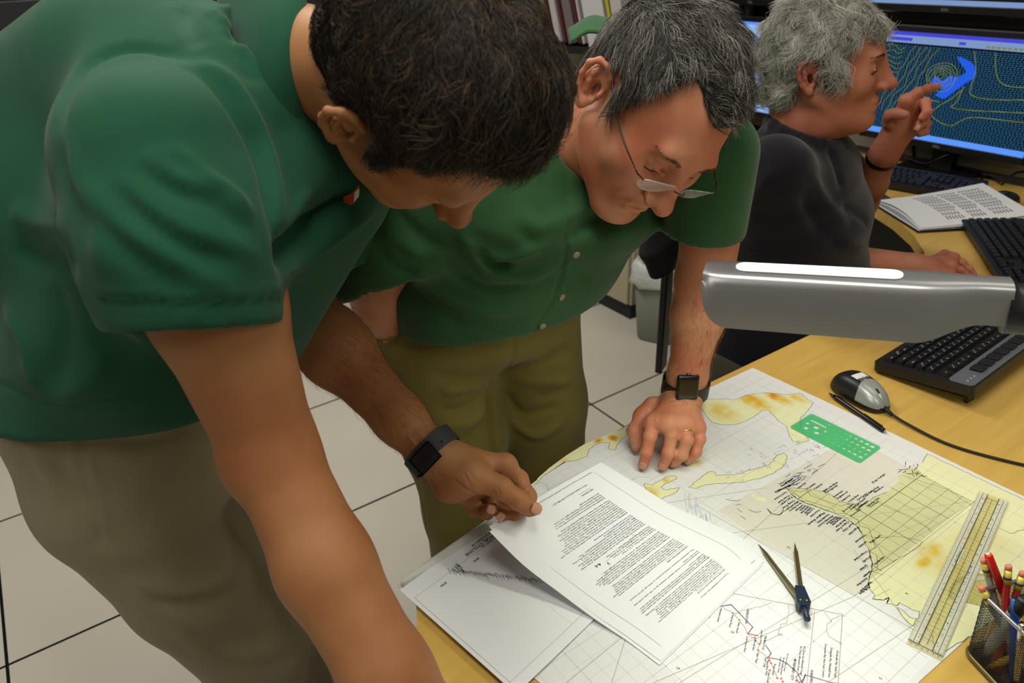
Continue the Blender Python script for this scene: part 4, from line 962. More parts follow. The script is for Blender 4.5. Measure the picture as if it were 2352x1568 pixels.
for k in range(46):
    t=k/45; c=a+(b-a)*t+np.array([r.gauss(0,.003),r.gauss(0,.008)]); an=r.uniform(-.5,.5)+math.pi/2; l=.0042
    d=np.array([math.cos(an)*l/.279,math.sin(an)*l/.216]); pline([tuple(c-d),tuple(c+d)],.00035,0,n=1,**kw)
    for q in range(3 if t>.1 else 6):
        e=c-d+d*.5*q; pline([tuple(e),tuple(e+np.array([-.0022/.279,.0012/.216]))],.0003,0,**kw)
    e=c+d; pline([tuple(e),tuple(e+np.array([-.002/.279,.003/.216]))],.0003,0,**kw)
for k in range(9): c=np.array(P3(1048+2*k,1300+r.uniform(-5,12))); pline([tuple(c),tuple(c+np.array([0,.035]))],.0009,0,**kw)
# headings (upside down for the camera: they face the two men)
def flip(u,v,off=.0): return f3(1-np.asarray(u,float),1-np.asarray(v,float),off)
for t,u,v,s in(('STORM 09   TROPICAL CYCLONE',.25,.925,.0072),('HERMINE 2016083118',.36,.955,.0062),('VALID AUG 31 18Z',.42,.895,.004),('88W',.60,.845,.005),('87W',.815,.845,.005)):
    ptext(t,u,v,s,0,f=flip,mb=pb,W_=.279,H_=.216,bold=.02)
pb.build('plotted_marks',[ink,lg,mat('rule_faint',(215,215,215),rough=.8)],low)
# curled chart margin behind the plot sheet, its shadowed back painted grey
rowsg=[]
for (xa,ya,xb,yb,za,zb) in((1135,1186,1150,1212,.748,.7418),(1060,1234,1075,1262,.751,.7418),(985,1287,1000,1312,.752,.7418),(919,1337,930,1350,.7512,.7418)):
    A_=atz(xa,ya,za);B_=atz(xb,yb,zb); rowsg.append([A_,A_*.66+B_*.34+A3(0,0,.001),A_*.3+B_*.7+A3(0,0,-.001),B_])
gmar=patch('curled_margin',rowsg,6,6,mat('chart_margin_shaded',(205,204,200),rough=.6),chart,.0004)
# ================================================================ PLASTIC RULER, TEMPLATE, PROTRACTOR, DIVIDERS
def clearplast(name,rgb,a,rough=.12):
    m=mat(name,rgb,rough=rough,alpha=a,spec=.5); return m
rc_=[np.append(w2(*p,.7435),0) for p in((2078,1478),(2166,1513),(2318,1150),(2249,1127))]
Lr=.35; ro=(rc_[0]+rc_[1])/2; re=(rc_[2]+rc_[3])/2; ra=nrm(re-ro); Lr=np.linalg.norm(re-ro); rs=nrm(np.cross(A3(0,0,1),ra)); 
if (rc_[1]-rc_[0])@rs<0: rs=-rs
wr=.0375
Rr_=np.column_stack([ra,rs,np.cross(ra,rs)])
ru=thing('ruler','long clear plotting ruler with grey printed scales lying across the chart\'s right side','ruler',ro+A3(0,0,.7425))
def RP(x,y,z): return ro+ra*x+rs*y+A3(0,0,z)
z0=.7424;z1=.7439
def rbox(x0,x1,y0,y1,za,zb,m,name,par=ru):
    b=MB(); V=[RP(x,y,z) for z in(za,zb) for x,y in((x0,y0),(x1,y0),(x1,y1),(x0,y1))]
    b.add(V,[(0,3,2,1),(4,5,6,7),(0,1,5,4),(1,2,6,5),(2,3,7,6),(3,0,4,7)]); return b.build(name,m,par)
rbox(0,Lr,-wr/2,wr/2,z0,z1,clearplast('clear_amber',(232,220,140),.26),'blade')
sg=clearplast('scale_grey',(246,246,232),.42,.5)
for s_ in(-1,1):
    rbox(.006,Lr-.003,*(sorted((s_*wr/2,s_*(wr/2-.0115)))),z1+.0001,z1+.0002,sg,'scale_band')
b=MB()
def rline(x0,y0,x1,y1,w):
    d=np.array([x1-x0,y1-y0]);l=np.linalg.norm(d);d/=l;n_=np.array([-d[1],d[0]])*w*.75
    b.add([RP(x0-n_[0],y0-n_[1],z1+.0004),RP(x1-n_[0],y1-n_[1],z1+.0004),RP(x1+n_[0],y1+n_[1],z1+.0004),RP(x0+n_[0],y0+n_[1],z1+.0004)],[(0,1,2,3)])
for s_ in(-1,1):
    rline(.006,s_*(wr/2-.0055),Lr-.004,s_*(wr/2-.0055),.00035); rline(.006,s_*(wr/2-.0112),Lr-.004,s_*(wr/2-.0112),.0005)
    k=0;x=.008
    while x<Lr-.005:
        rline(x,s_*wr/2,x,s_*(wr/2-(.004 if k%10==0 else .0024 if k%5==0 else .0013)),.00022)
        if k%8==0: rline(x+.001,s_*(wr/2-.0112),x+.001,s_*(wr/2-.0078),.0003)
        rline(x,s_*(wr/2-.0112),x,s_*(wr/2-.0125),.0002)
        if k%13==5:
            tv,tf=text_mesh(str(k//13*(4 if s_>0 else 1)),.0034); b.add([RP(x+v[1]*1.,s_*(wr/2-.0085)-v[0]*1.+.001,z1+.0004) for v in tv],[f[::-1] for f in tf])
        k+=1;x+=.0016
rline(.012,0,Lr-.012,0,.0003); rline(.006,-wr/2,.006,wr/2,.0007); rline(Lr-.012,-.0072,Lr-.012,.0072,.0005)
for k in range(40): x=.02+k*.0078; rline(x,-.003 if k%3 else -.006,x,.003 if k%3 else .006,.00025)
for k in range(6): rline(.0005,-wr/2+.004+.006*k,.004,-wr/2+.004+.006*k,.0003)
b.build('printed_scale',mat('scale_print',(50,52,54),rough=.8),ru)
for (x,y,t) in((.17,-.0085,'NAUTICAL MILES'),(.155,.0085,'TRUE COURSE')):
    tv,tf=text_mesh(t,.0036); b=MB(); b.add([RP(x+v[0],y+v[1]*1.-.001,z1+.0005) for v in tv],tf); b.build('lettering',cm[4],ru)
    rbox(x-.001,x+.032,y-.0022,y+.0034,z1+.00025,z1+.0003,sg,'text_panel')
# green template with real holes
tc_=[np.append(w2(*p,.7428),0) for p in((1813,980),(1975,1063),(2022,1025),(1862,951))]
to=tc_[0]; tx=nrm(tc_[1]-tc_[0]); ty=nrm(tc_[3]-tc_[0]-tx*((tc_[3]-tc_[0])@tx)); Lt=np.linalg.norm(tc_[1]-tc_[0]); Wt=np.linalg.norm((tc_[2]-tc_[1]))
def ring(cx,cy,rx,ry,n=14,kind='c'):
    if kind=='r': return [(cx-rx,cy-ry),(cx+rx,cy-ry),(cx+rx,cy+ry),(cx-rx,cy+ry)]
    if kind=='t': return [(cx-rx,cy-ry),(cx+rx,cy-ry),(cx,cy+ry)]
    return [(cx+rx*math.cos(a),cy+ry*math.sin(a)) for a in np.linspace(0,2*math.pi,n,endpoint=False)]
holes=[]
S_=Lt; 
for k in range(7):
    rr_=.0012+.00042*k
    cx=Lt*.47+k*Lt*.075
    holes.append(ring(cx,Wt*.86,rr_,rr_)); holes.append(ring(cx+.001,Wt*.66,rr_*.95,rr_*.95))
    holes.append(ring(cx+.003,Wt*.46,rr_*.8,rr_*.8,kind='t')); holes.append(ring(cx+.002,Wt*.25,rr_*.9,rr_*.75,kind='r' if k>2 else 'c'))
holes+= [ring(Lt*.20,Wt*.72,Lt*.115,.0021,kind='r'),ring(Lt*.10,Wt*.52,.0030,.0030),ring(Lt*.11,Wt*.72-.0065,.0026,.0022) if False else ring(Lt*.23,Wt*.52,.0042,.0042),ring(Lt*.15,Wt*.30,.0034,.0034,kind='r'),ring(Lt*.30,Wt*.32,.0040,.0040),ring(Lt*.355,Wt*.55,.0020,.0024,kind='r'),ring(Lt*.08,Wt*.90,.0026,.0016,kind='t'),ring(Lt*.30,Wt*.90,.0028,.0018,kind='t')]
r_=.005; outer=[]
for cx,cy,a0 in((Lt-r_,r_,-90),(Lt-r_,Wt-r_,0),(r_,Wt-r_,90),(r_,r_,180)):
    for k in range(5): a=math.radians(a0+22.5*k); outer.append((cx+r_*math.cos(a),cy+r_*math.sin(a)))
cu=bpy.data.curves.new('tmp','CURVE'); cu.dimensions='2D'; cu.fill_mode='BOTH'; cu.extrude=.0004
for ring_ in [outer]+holes:
    sp=cu.splines.new('POLY'); sp.points.add(len(ring_)-1)
    for q,p in zip(sp.points,ring_): q.co=(p[0],p[1],0,1)
    sp.use_cyclic_u=True
oo=bpy.data.objects.new('tmp',cu); COL.objects.link(oo); me=bpy.data.meshes.new_from_object(oo.evaluated_get(bpy.context.evaluated_depsgraph_get()))
V=np.array([v.co[:] for v in me.vertices]); F=[tuple(p.vertices) for p in me.polygons]; bpy.data.objects.remove(oo); bpy.data.curves.remove(cu)
V=to+V[:,0:1]*tx+V[:,1:2]*ty+A3(0,0,1)*(V[:,2:3]+.7424)
tpl=mesh('drawing_template',V,F,clearplast('template_green',(52,214,128),.46,.25)); tag(tpl,'translucent green drawing template with cut-out shapes on the chart','template')
# protractor
q0=np.append(w2(2225,1384,.742),0);q1=np.append(w2(2262,1393,.742),0);r0_=np.append(w2(2308,1257,.742),0);r1_=np.append(w2(2352,1290,.742),0); pa=nrm(q0-q1)
mm=(r0_+r1_)/2; nn_=r1_-r0_; tt_=((mm-q0)@nn_)/(pa@nn_); pc=q0+pa*tt_; pr_=np.linalg.norm(r0_-pc)
if not(.05<pr_<.11): pr_=.062; pc=q0-pa*(pr_-.022)
pn=A3(-pa[1],pa[0],0); 
if pn@(np.append(w2(2312,1258,.742),0)-pc)<0: pn=-pn
pt=thing('protractor','clear amber half-round protractor beneath the ruler beside the pen cup','protractor',pc+A3(0,0,.7416))
def half(r0,r1,za,zb,m,name,steps=36):
    b=MB();V=[]
    for i in range(steps+1):
        a=math.pi*i/steps; d=pa*math.cos(a)+pn*math.sin(a)
        for rr_,zz in((r0,za),(r1,za),(r1,zb),(r0,zb)): V.append(pc+d*rr_+A3(0,0,zz))
    F=[]
    for i in range(steps):
        for k in range(4): F.append((i*4+k,i*4+(k+1)%4,i*4+4+(k+1)%4,i*4+4+k))
    F+=[(0,3,2,1),tuple(steps*4+k for k in range(4))]; b.add(V,F); return b.build(name,m,pt)
half(.0005,pr_,.7416,.7421,clearplast('protractor_amber',(206,196,90),.30),'disc')
half(pr_*.82,pr_*.93,.74212,.74215,clearplast('protractor_band',(222,222,205),.6,.3),'degree_band')
b=MB()
for i in range(91):
    a=math.pi*i/90; d=pa*math.cos(a)+pn*math.sin(a); n_=A3(-d[1],d[0],0)*.00012; l=.006 if i%5==0 else .003
    b.add([pc+d*pr_-n_+A3(0,0,.7423),pc+d*(pr_-l)-n_+A3(0,0,.7423),pc+d*(pr_-l)+n_+A3(0,0,.7423),pc+d*pr_+n_+A3(0,0,.7423)],[(0,1,2,3)])
    if i%5==0: b.add([pc+d*(pr_*.8)-n_+A3(0,0,.7423),pc+d*(pr_*.15)-n_+A3(0,0,.7423),pc+d*(pr_*.15)+n_+A3(0,0,.7423),pc+d*(pr_*.8)+n_+A3(0,0,.7423)],[(0,1,2,3)])
for k in range(24): q=pc+pa*(pr_*(-1+k/12)); b.box(q+pn*.0015+A3(0,0,.7423),(.0003,.003,.0001),np.column_stack([pa,pn,A3(0,0,1)]))
b.build('degree_marks',cm[12],pt)
# dividers
brs=mat('divider_brass',(150,140,104),rough=.3,metal=.85); dblu=mat('divider_navy',(26,44,66),rough=.4)
jn=np.append(w2(1846,1388,.748),.748); t1=np.append(w2(1741,1249,.742),.7425); t2=np.append(w2(1825,1246,.742),.7425); j1=np.append(w2(1836,1375,.748),.748); j2=np.append(w2(1841,1355,.748),.748); hd=np.append(w2(1858,1420,.752),.753)
dv=thing('dividers','pair of brass-legged chart dividers with a dark blue hinge, spread open on the chart','dividers',jn-A3(0,0,.006))
for tip,top_ in((t1,j1),(t2,j2+ (j1-j2)*.2)):
    ax_=nrm(top_-tip); sd=nrm(np.cross(ax_,A3(0,0,1))); upn=np.cross(sd,ax_); L_=np.linalg.norm(top_-tip)
    b=MB(); V=[tip]; 
    for s_,wa,hb in((.012,.0014,.0012),(.02,.0030,.0022),(L_,.0036,.0028)):
        c=tip+ax_*s_+A3(0,0,.001)
        V+= [c-sd*wa-upn*hb,c+sd*wa-upn*hb,c+sd*wa*.8+upn*hb*.4,c+upn*hb,c-sd*wa*.8+upn*hb*.4]
    F=[(0,1+(k+1)%5,1+k) for k in range(5)]+[(1+5*j+k,1+5*j+(k+1)%5,6+5*j+(k+1)%5,6+5*j+k) for j in range(2) for k in range(5)]+[tuple(11+k for k in range(5))]
    b.add(V,F); lgp=b.build('leg',brs,dv)
    b=MB(); b.tube([tip+ax_*.013+A3(0,0,.001),tip],[.0012,.0002],8); b.build('needle_point',mat('needle_steel',(60,60,58),rough=.3,metal=.9),lgp,True)
axh=nrm(hd-(j2)); sd=nrm(np.cross(axh,A3(0,0,1))); Rh=np.column_stack([sd,axh,np.cross(sd,axh)])
hc=(np.append(w2(1834,1353,.75),.750)+np.append(w2(1849,1399,.75),.751))/2
b=MB(); b.prism([(-.0055,-.018),(.0055,-.018),(.0085,.010),(.006,.017),(-.006,.017),(-.0085,.010)],-.0055,.0055,Rh,hc); b.build('hinge',dblu,dv)
for s_ in(-1,1):
    b=MB(); q=hc+Rh@A3(.0038*s_,.008,.0055); b.tube([q,q+Rh@A3(0,0,.0008)],.0016,12); b.build('rivet',mat('brass_rivet',(215,190,120),rough=.2,metal=1),dv,True)
b=MB(); b.tube([hc+Rh@A3(0,.014,0),hc+Rh@A3(0,.019,.0),hc+Rh@A3(0,.036,.001)],[.0042,.0036,.0038],14); b.build('handle',dblu,dv,True)
# ================================================================ PEN CUP
cA=A3(.192,-.728,0); e1=nrm(A3(-.935,.355,0)); e2=nrm(A3(-.355,-.935,0)); ws=.082
cup=thing('pen_cup','square black wire-mesh pen cup with a silver rim at the chart\'s right corner','pen cup',cA+e1*ws/2+e2*ws/2+A3(0,0,.741))
wire=mat('mesh_wire',(58,58,60),rough=.4,metal=.6); rimm=mat('cup_rim',(150,150,152),rough=.25,metal=.8); rimd=mat('cup_base',(120,108,70),rough=.4,metal=.5)
cc=cA+e1*ws/2+e2*ws/2; rcn=.012
def cupring(z,k,n=6):
    h=ws/2*k; out=[]
    for sx,sy,a0 in((1,1,0),(-1,1,90),(-1,-1,180),(1,-1,270)):
        for q in range(n): a=math.radians(a0+90*q/(n-1)); out.append(cc+e1*(sx*(h-rcn)+rcn*math.cos(a))+e2*(sy*(h-rcn)+rcn*math.sin(a))+A3(0,0,z))
    return out
zt,zb=.838,.742; kt,kb=1.0,.90
b=MB()
import itertools
rt=cupring(zt,kt,6); per=[0]
rl=rt+[rt[0]]
for a,c in zip(rl,rl[1:]): per.append(per[-1]+np.linalg.norm(c-a))
PT=per[-1]
def onwall(s,h):
    s=s%PT; i=min(int(np.searchsorted(per,s,side='right'))-1,len(rt)-1); t=(s-per[i])/(per[i+1]-per[i])
    k=kb+(kt-kb)*h
    p=rl[i]*(1-t)+rl[(i+1)]*t; p=cc+(p-cc)*A3(k,k,0); p[2]=zb+(zt-zb)*h; return p
ns=int(PT/.0034); H_=zt-zb
for k in range(ns):
    for sg_ in(-1,1):
        pts=[onwall(k*PT/ns+sg_*H_*.80*t,t) for t in np.linspace(0,1,13)]
        b.tube(pts,.00034,3,cap=False)
b.build('mesh_wall',wire,cup)
b=MB(); b.tube(rt+[rt[0],rt[1]],.0024,10,cap=False); b.build('rim',rimm,cup,True)
rb=cupring(zb+.004,kb,6); b=MB(); b.tube(rb+[rb[0],rb[1]],.003,8,cap=False); b.build('bottom_rim',rimd,cup,True)
b=MB(); b.add([p+A3(0,0,-.002) for p in rb],[tuple(range(len(rb)))]); b.build('bottom',wire,cup)
pk=mat('eraser_pink',(222,128,110),rough=.8); fer=mat('ferrule_yellow',(206,188,80),rough=.35,metal=.3); nav=mat('ferrule_navy',(40,44,84),rough=.5); redp=mat('pencil_red',(150,28,28),rough=.4); gyp=mat('pencil_grey',(150,150,140),rough=.4)
def pencil(lbl,top,bot,body):
    top=np.array(top);bot=np.array(bot);ax_=nrm(top-bot); r0=.0037; o=thing('pencil',lbl,'pencil',bot,'pencils and pens in the mesh cup')
    b=MB(); b.tube([bot,top-ax_*.022],r0,6); b.build('shaft',body,o)
    b=MB(); b.tube([top-ax_*.022,top-ax_*.006],r0*1.06,14); f=b.build('ferrule',fer,o,True)
    b=MB(); b.tube([top-ax_*.0165,top-ax_*.0135],r0*1.12,14); b.build('band',nav,f,True)
    b=MB(); b.tube([top-ax_*.006,top-ax_*.001,top],[r0*.95,r0*.95,r0*.75],14); b.build('eraser',pk,o,True)
def T(px,py,t): return atz(px,py,t)
pencil('grey pencil with a pink eraser, standing at the cup\'s left corner',T(2258,1282,.868),cc+A3(.012,-.012,.745),gyp)
pencil('pencil with a pink eraser leaning just above the cup\'s silver rim',T(2252,1346,.850),cc+A3(-.018,.004,.745),gyp)
pencil('dark red pencil with a pink eraser, leaning at the back of the cup',T(2317,1297,.868),cc+A3(.01,.02,.745),redp)
pencil('red pencil with a pink eraser at the right edge of the picture',T(2350,1312,.864),cc+A3(.015,.022,.745),redp)
def pen_(name,lbl,top,bot,body,rad,cap=None,capl=.03,topm=None):
    top=np.array(top);bot=np.array(bot);ax_=nrm(top-bot);o=thing(name,lbl,'pen',bot,'pencils and pens in the mesh cup')
    b=MB(); b.tube([bot,bot+ax_*.02,top-ax_*.002,top],[rad*.5,rad,rad,rad*.85],16); b.build('barrel',body,o,True)
    if cap: b=MB(); b.tube([top-ax_*capl,top-ax_*.001,top+ax_*.001],[rad*1.12,rad*1.0,rad*.8],16); b.build('cap',cap,o,True)
    return o,ax_
mr_=mat('pen_red',(208,26,22),rough=.35)
o,ax_=pen_('pen','red pen with a white cross on its end, beside the leftmost pencil',T(2270,1274,.876),cc+A3(-.005,-.022,.745),mr_,.0042,mr_,.05)
b=MB(); tp=T(2270,1274,.876)+ax_*.0016; sx_=nrm(np.cross(ax_,A3(1,0,0)));sy_=np.cross(ax_,sx_); Rq=np.column_stack([sx_,sy_,ax_]); b.box(tp,(.005,.0013,.0006),Rq); b.box(tp,(.0013,.005,.0007),Rq); b.build('cross_mark',wht,o)
o,ax_=pen_('pen','blue-capped pen with a hollow end in the middle of the cup',T(2332,1376,.852),cc+A3(-.01,.03,.745),mat('pen_blue',(24,60,160),rough=.3),.0042,mat('cap_blue',(40,110,215),rough=.3),.02)
b=MB(); tp=T(2332,1376,.852); b.tube([tp,tp+ax_*.0015],.0028,12); b.build('end_plug',mat('plug_dark_blue',(10,24,70),rough=.5),o,True)
pen_('marker','grey marker with a black cap slanting across the front of the cup',T(2352,1375,.858),cc+A3(.028,.012,.748),mat('marker_grey',(172,172,168),rough=.35),.0068,blk,.024)
pen_('pen','silver ballpoint standing at the near side of the cup',T(2349,1432,.846),cc+A3(-.012,.03,.745),mat('chrome',(190,190,192),rough=.15,metal=1),.004,None)
pen_('pen','red pen lying low inside the mesh cup',T(2318,1420,.82),cc+A3(.02,-.01,.745),mr_,.0038,None)
pen_('pen','yellow pen leaning low inside the mesh cup',cc+A3(-.02,.0,.815),cc+A3(.02,.026,.745),mat('pen_yellow',(200,170,40),rough=.4),.0038,None)
# ================================================================ PEOPLE
skinA=mat('skin_tan',(172,121,79),rough=.58,sss=.06,rgb2=(154,97,60),nscale=9,bump=.12,bscale=260,spec=.35,bdist=.0008)
skinB=mat('skin_ruddy',(208,146,112),rough=.48,sss=.12,rgb2=(196,116,86),nscale=16,bump=.14,bscale=300,spec=.35,bdist=.0008)
skinC=mat('skin_reddish',(186,122,94),rough=.55,sss=.1,rgb2=(164,90,68),nscale=14,bump=.1,bscale=260,spec=.35)
nailm=mat('nail',(196,142,116),rough=.3,spec=.6)
def to_w(c,W,V): return c+V@W.T
def mk_head(c,W,ops,neck,h=.0021,s=1.0,k=None,flare=(.45,.45),earx=(.0765,.0765),eary=-.012):
    """returns world verts, faces of head and neck; local axes x=left y=front z=up"""
    g=SD()
    g.ell((0,-.012,.032),(.077,.097,.083),k=.01)
    g.ell((0,.030,-.005),(.066,.066,.080),k=.03)
    g.ell((0,.026,-.062),(.055,.060,.046),k=.03)
    g.ell((0,.084,-.099),(.023,.017,.016),k=.022)
    for sx in(-1,1):
        g.rc((.060*sx,.0,-.045),(.022*sx,.070,-.098),.016,.014,k=.03)       # jaw line
        g.ell((.043*sx,.062,-.022),(.024,.024,.022),k=.03)                    # cheek
    g.rc((-.034,.088,.024),(.034,.088,.024),.010,.010,k=.018)                  # brow
    for sx in(-1,1): g.ell((.033*sx,.098,.003),(.017,.014,.011),k=.016,mode='s')  # sockets
    for sx in(-1,1): g.ell((.032*sx,.078,.004),(.0155,.0145,.0125),k=.004)       # lids over the eyes
    for sx in(-1,1): g.rc((.020*sx,.0925,-.003),(.043*sx,.083,-.001),.0022,.0018,k=.003)
    g.rc((0,.084,.014),(0,.098,-.024),.0105,.0150,k=.010)
    g.rc((0,.095,.016),(0,.116,-.028),.0072,.0105,k=.012)
    g.ell((0,.119,-.031),(.0125,.012,.011),k=.008)
    for sx in(-1,1): g.ell((.0145*sx,.106,-.036),(.0075,.010,.0075),k=.006)
    for sx in(-1,1): g.ell((.007*sx,.113,-.043),(.0035,.006,.004),k=.002,mode='s')
    g.ell((0,.082,-.062),(.030,.016,.022),k=.014)
    g.rc((-.017,.0945,-.0605),(.017,.0945,-.0605),.0045,.0045,k=.006); g.rc((-.014,.0940,-.070),(.014,.0940,-.070),.005,.005,k=.006)
    g.rc((-.024,.0985,-.0655),(.024,.0985,-.0655),.0016,.0016,k=.003,mode='s')
    for sx in(-1,1): g.rc((.020*sx,.105,-.040),(.032*sx,.092,-.064),.0025,.0020,k=.008,mode='s')
    # ears
    for sx in(-1,1):
        e=np.array([earx[0 if sx<0 else 1]*sx,eary,-.004]); a=nrm((0,-.20,1)); n=nrm((sx*.88,flare[0 if sx<0 else 1],.05)); b_=nrm(np.cross(a,n))*(1 if sx>0 else -1)
        b_=nrm(b_); 
        if b_[1]>0: b_=-b_                                    # b_ points backwards
        n=nrm(np.cross(a,b_)); n=n if n[0]*sx>0 else -n
        P=lambda u,v,w:e+a*u+b_*v+n*w                          # up, back, out
        Rm=np.column_stack([a,b_,n])
        g.ell(P(0,.010,.006),(.029,.0165,.0042),Rm,k=.008)
        arc=[P(.008,-.006,.004),P(.020,-.004,.008),P(.029,.006,.011),P(.029,.018,.014),P(.019,.0265,.015),P(.004,.027,.014),P(-.010,.023,.012),P(-.020,.016,.010)]
        g.chain(arc,[.0028,.0033,.0036,.0038,.0038,.0034,.0032,.0034],k=.003)
        g.ell(P(-.025,.009,.009),(.0075,.0068,.0040),Rm,k=.005)
        g.ell(P(-.003,.005,.010),(.012,.0075,.0075),Rm,k=.003,mode='s')
        g.ell(P(.013,.012,.013),(.008,.0055,.0045),Rm,k=.004,mode='s')
        g.chain([P(-.010,.012,.010),P(.002,.0155,.012),P(.011,.017,.012),P(.018,.013,.010)],[.0026,.0028,.0026,.0022],k=.003)
        g.ell(P(-.004,-.004,.009),(.005,.003,.004),Rm,k=.004)
    # neck: local polyline from skull base to the torso (given in world)
    nl=(np.array(neck[0])-c)@W/s; n2=(np.array(neck[1])-c)@W/s if len(neck)>1 else None
    g.rc((0,-.028,-.045),nl,.052,.056,k=.03)
    if n2 is not None: g.rc(nl,n2,.056,.058,k=.03)
    if ops: ops(g)
    pts=[nl]+([n2] if n2 is not None else [])
    lo=np.minimum(np.min(pts,0)-.085,(-.125,-.125,-.13)); hi=np.maximum(np.max(pts,0)+.085,(.125,.145,.13))
    V,F=nets(g,lo,hi,h)
    V=V*s; return to_w(c,W,V),F[:,::-1]
def hairline(kind):
    if kind=='A': ys=[-.13,-.055,-.030,-.024,-.002,.016,.026,.036,.044,.054,.066,.085,.11]; zs=[-.062,-.060,-.045,-.01,.030,.026,-.008,.004,.040,.064,.084,.092,.092]
    elif kind=='B': ys=[-.13,-.065,-.046,-.036,-.012,.006,.018,.034,.050,.064,.085,.11]; zs=[-.055,-.050,-.035,.005,.032,.026,-.006,.040,.066,.078,.080,.080]
    else: ys=[-.13,-.07,-.048,-.030,-.012,.004,.016,.030,.046,.056,.085,.11]; zs=[-.075,-.075,-.060,-.020,.022,.020,-.030,-.030,.040,.066,.058,.058]
    return ys,zs
def mk_cap(c,W,kind,th,h=.0028,s=1.0):
    g=SD(); g.ell((0,-.014,.034),(.077+th,.097+th,.083+th),k=.01); g.ell((0,.026,.010),(.068+th*.7,.066+th*.6,.070+th*.6),k=.03); g.ell((0,-.055,-.035),(.050+th,.045+th*.6,.050),k=.03)
    ys,zs=hairline(kind)
    def cut(p):
        ax_=np.abs(p[:,0]); lim=np.interp(p[:,1],ys,zs)+(p[:,1]>.02)*np.exp(-((ax_-.042)/.018)**2)*({'A':.022,'B':.040,'C':.006}[kind])-(p[:,1]>.05)*np.exp(-(ax_/.022)**2)*({'A':.010,'B':.014,'C':.0}[kind])
        if kind=='B': lim=np.where((p[:,0]>.04)&(p[:,1]<.03)&(p[:,1]>-.06),np.minimum(lim,-.035),lim)
        return (lim-p[:,2])*.75
    g.op(cut,.018,'i')
    V,F=nets(g,(-.115,-.135,-.10),(.115,.125,.145),h)
    N=vnormals(V,F)
    # soft lumps of hair
    if kind=='A': V=V+N*(.011*np.clip((V[:,2:3]-.05)/.05,0,1)*np.clip((V[:,1:2]+.04)/.06,0,1))
    if kind=='C': V=V+N*(.0055*np.sin(V[:,0:1]*40+V[:,1:2]*75+2)*np.sin(V[:,2:3]*85+V[:,1:2]*30))
    V=V+N*(.0022*np.sin(V[:,0:1]*90+V[:,1:2]*60)*np.sin(V[:,2:3]*70+V[:,1:2]*40))
    return V,F
def strands(name,V,F,c,W,kind,n,length,rad,mats,wts,parent,seg=5,lift=.35,wave=0.,seed=1,s=1.0,flow=None,jit=.25,cell=.011,lfac=None):
    """hair strands grown from the cap in head-local space"""
    rg=np.random.default_rng(seed)
    a,b,cc_,d=[V[F[:,i]] for i in range(4)]; ar=np.linalg.norm(np.cross(cc_-a,d-b),axis=1); 
    N=vnormals(V,F)
    ok=(((a+cc_)/2-np.array([0,-.01,.02]))*N[F[:,0]]).sum(1)>.02
    ar=ar*ok; idx=rg.choice(len(F),n,p=ar/ar.sum()); u=rg.random((n,1));v=rg.random((n,1))
    P=(a[idx]*(1-u)+b[idx]*u)*(1-v)+(d[idx]*(1-u)+cc_[idx]*u)*v; Nn=N[F[idx,0]]
    T=flow(P)+rg.normal(size=(n,3))*jit
    # clumping: neighbours share a bend
    q=np.floor(P/cell+.35*np.sin(P[:,[1,2,0]]*60)); hsh=np.sin(q@np.array([12.9,78.2,37.7])*3.1)[:,None]; hs2=np.sin(q@np.array([39.3,11.1,83.2])*2.3)[:,None]
    side=np.cross(Nn,T); side/=np.linalg.norm(side,axis=1)[:,None]+1e-9
    T=T+side*hsh*.35
    T-=(T*Nn).sum(1)[:,None]*Nn; T/=np.linalg.norm(T,axis=1)[:,None]+1e-9
    side=np.cross(Nn,T)
    L=length*(.55+.6*rg.random((n,1)))/seg
    if lfac is not None: L=L*lfac(P)[:,None]
    pts=[P-Nn*.001]; cur=P
    ph=rg.random((n,1))*6.28*.15+hs2*3
    for k in range(seg):
        t=(k+.5)/seg; dr=T*1+Nn*(lift*(1-1.6*t)+.15*hs2*.5)+side*wave*np.sin(ph+t*5.2)
        dr/=np.linalg.norm(dr,axis=1)[:,None]; cur=cur+dr*L; pts.append(cur)
    R=rad*(.8+.5*rg.random((n,1)))
    ring=[]
    for k,p in enumerate(pts):
        r_=R*(1-.75*k/seg)
        for ang in(0,2.094,4.189): ring.append(p+(side*math.cos(ang)+Nn*math.sin(ang))*r_)
    A=np.stack(ring,1).reshape(-1,3); m=(seg+1)*3
    base=(np.arange(n)*m)[:,None]; f=[]
    for k in range(seg):
        for j in range(3): f.append([k*3+j,k*3+(j+1)%3,(k+1)*3+(j+1)%3,(k+1)*3+j])
    f=np.array(f); Fq=(base[:,:,None]+f[None]).reshape(-1,4)
    mi=rg.choice(len(mats),n,p=wts); mi=np.where((hsh[:,0]>.6)&(rg.random(n)<.4),len(mats)-1,mi); mi=np.repeat(mi,len(f))
    return mesh(name,to_w(c,W,A*s),Fq[:,::-1],mats,parent,True,mi)
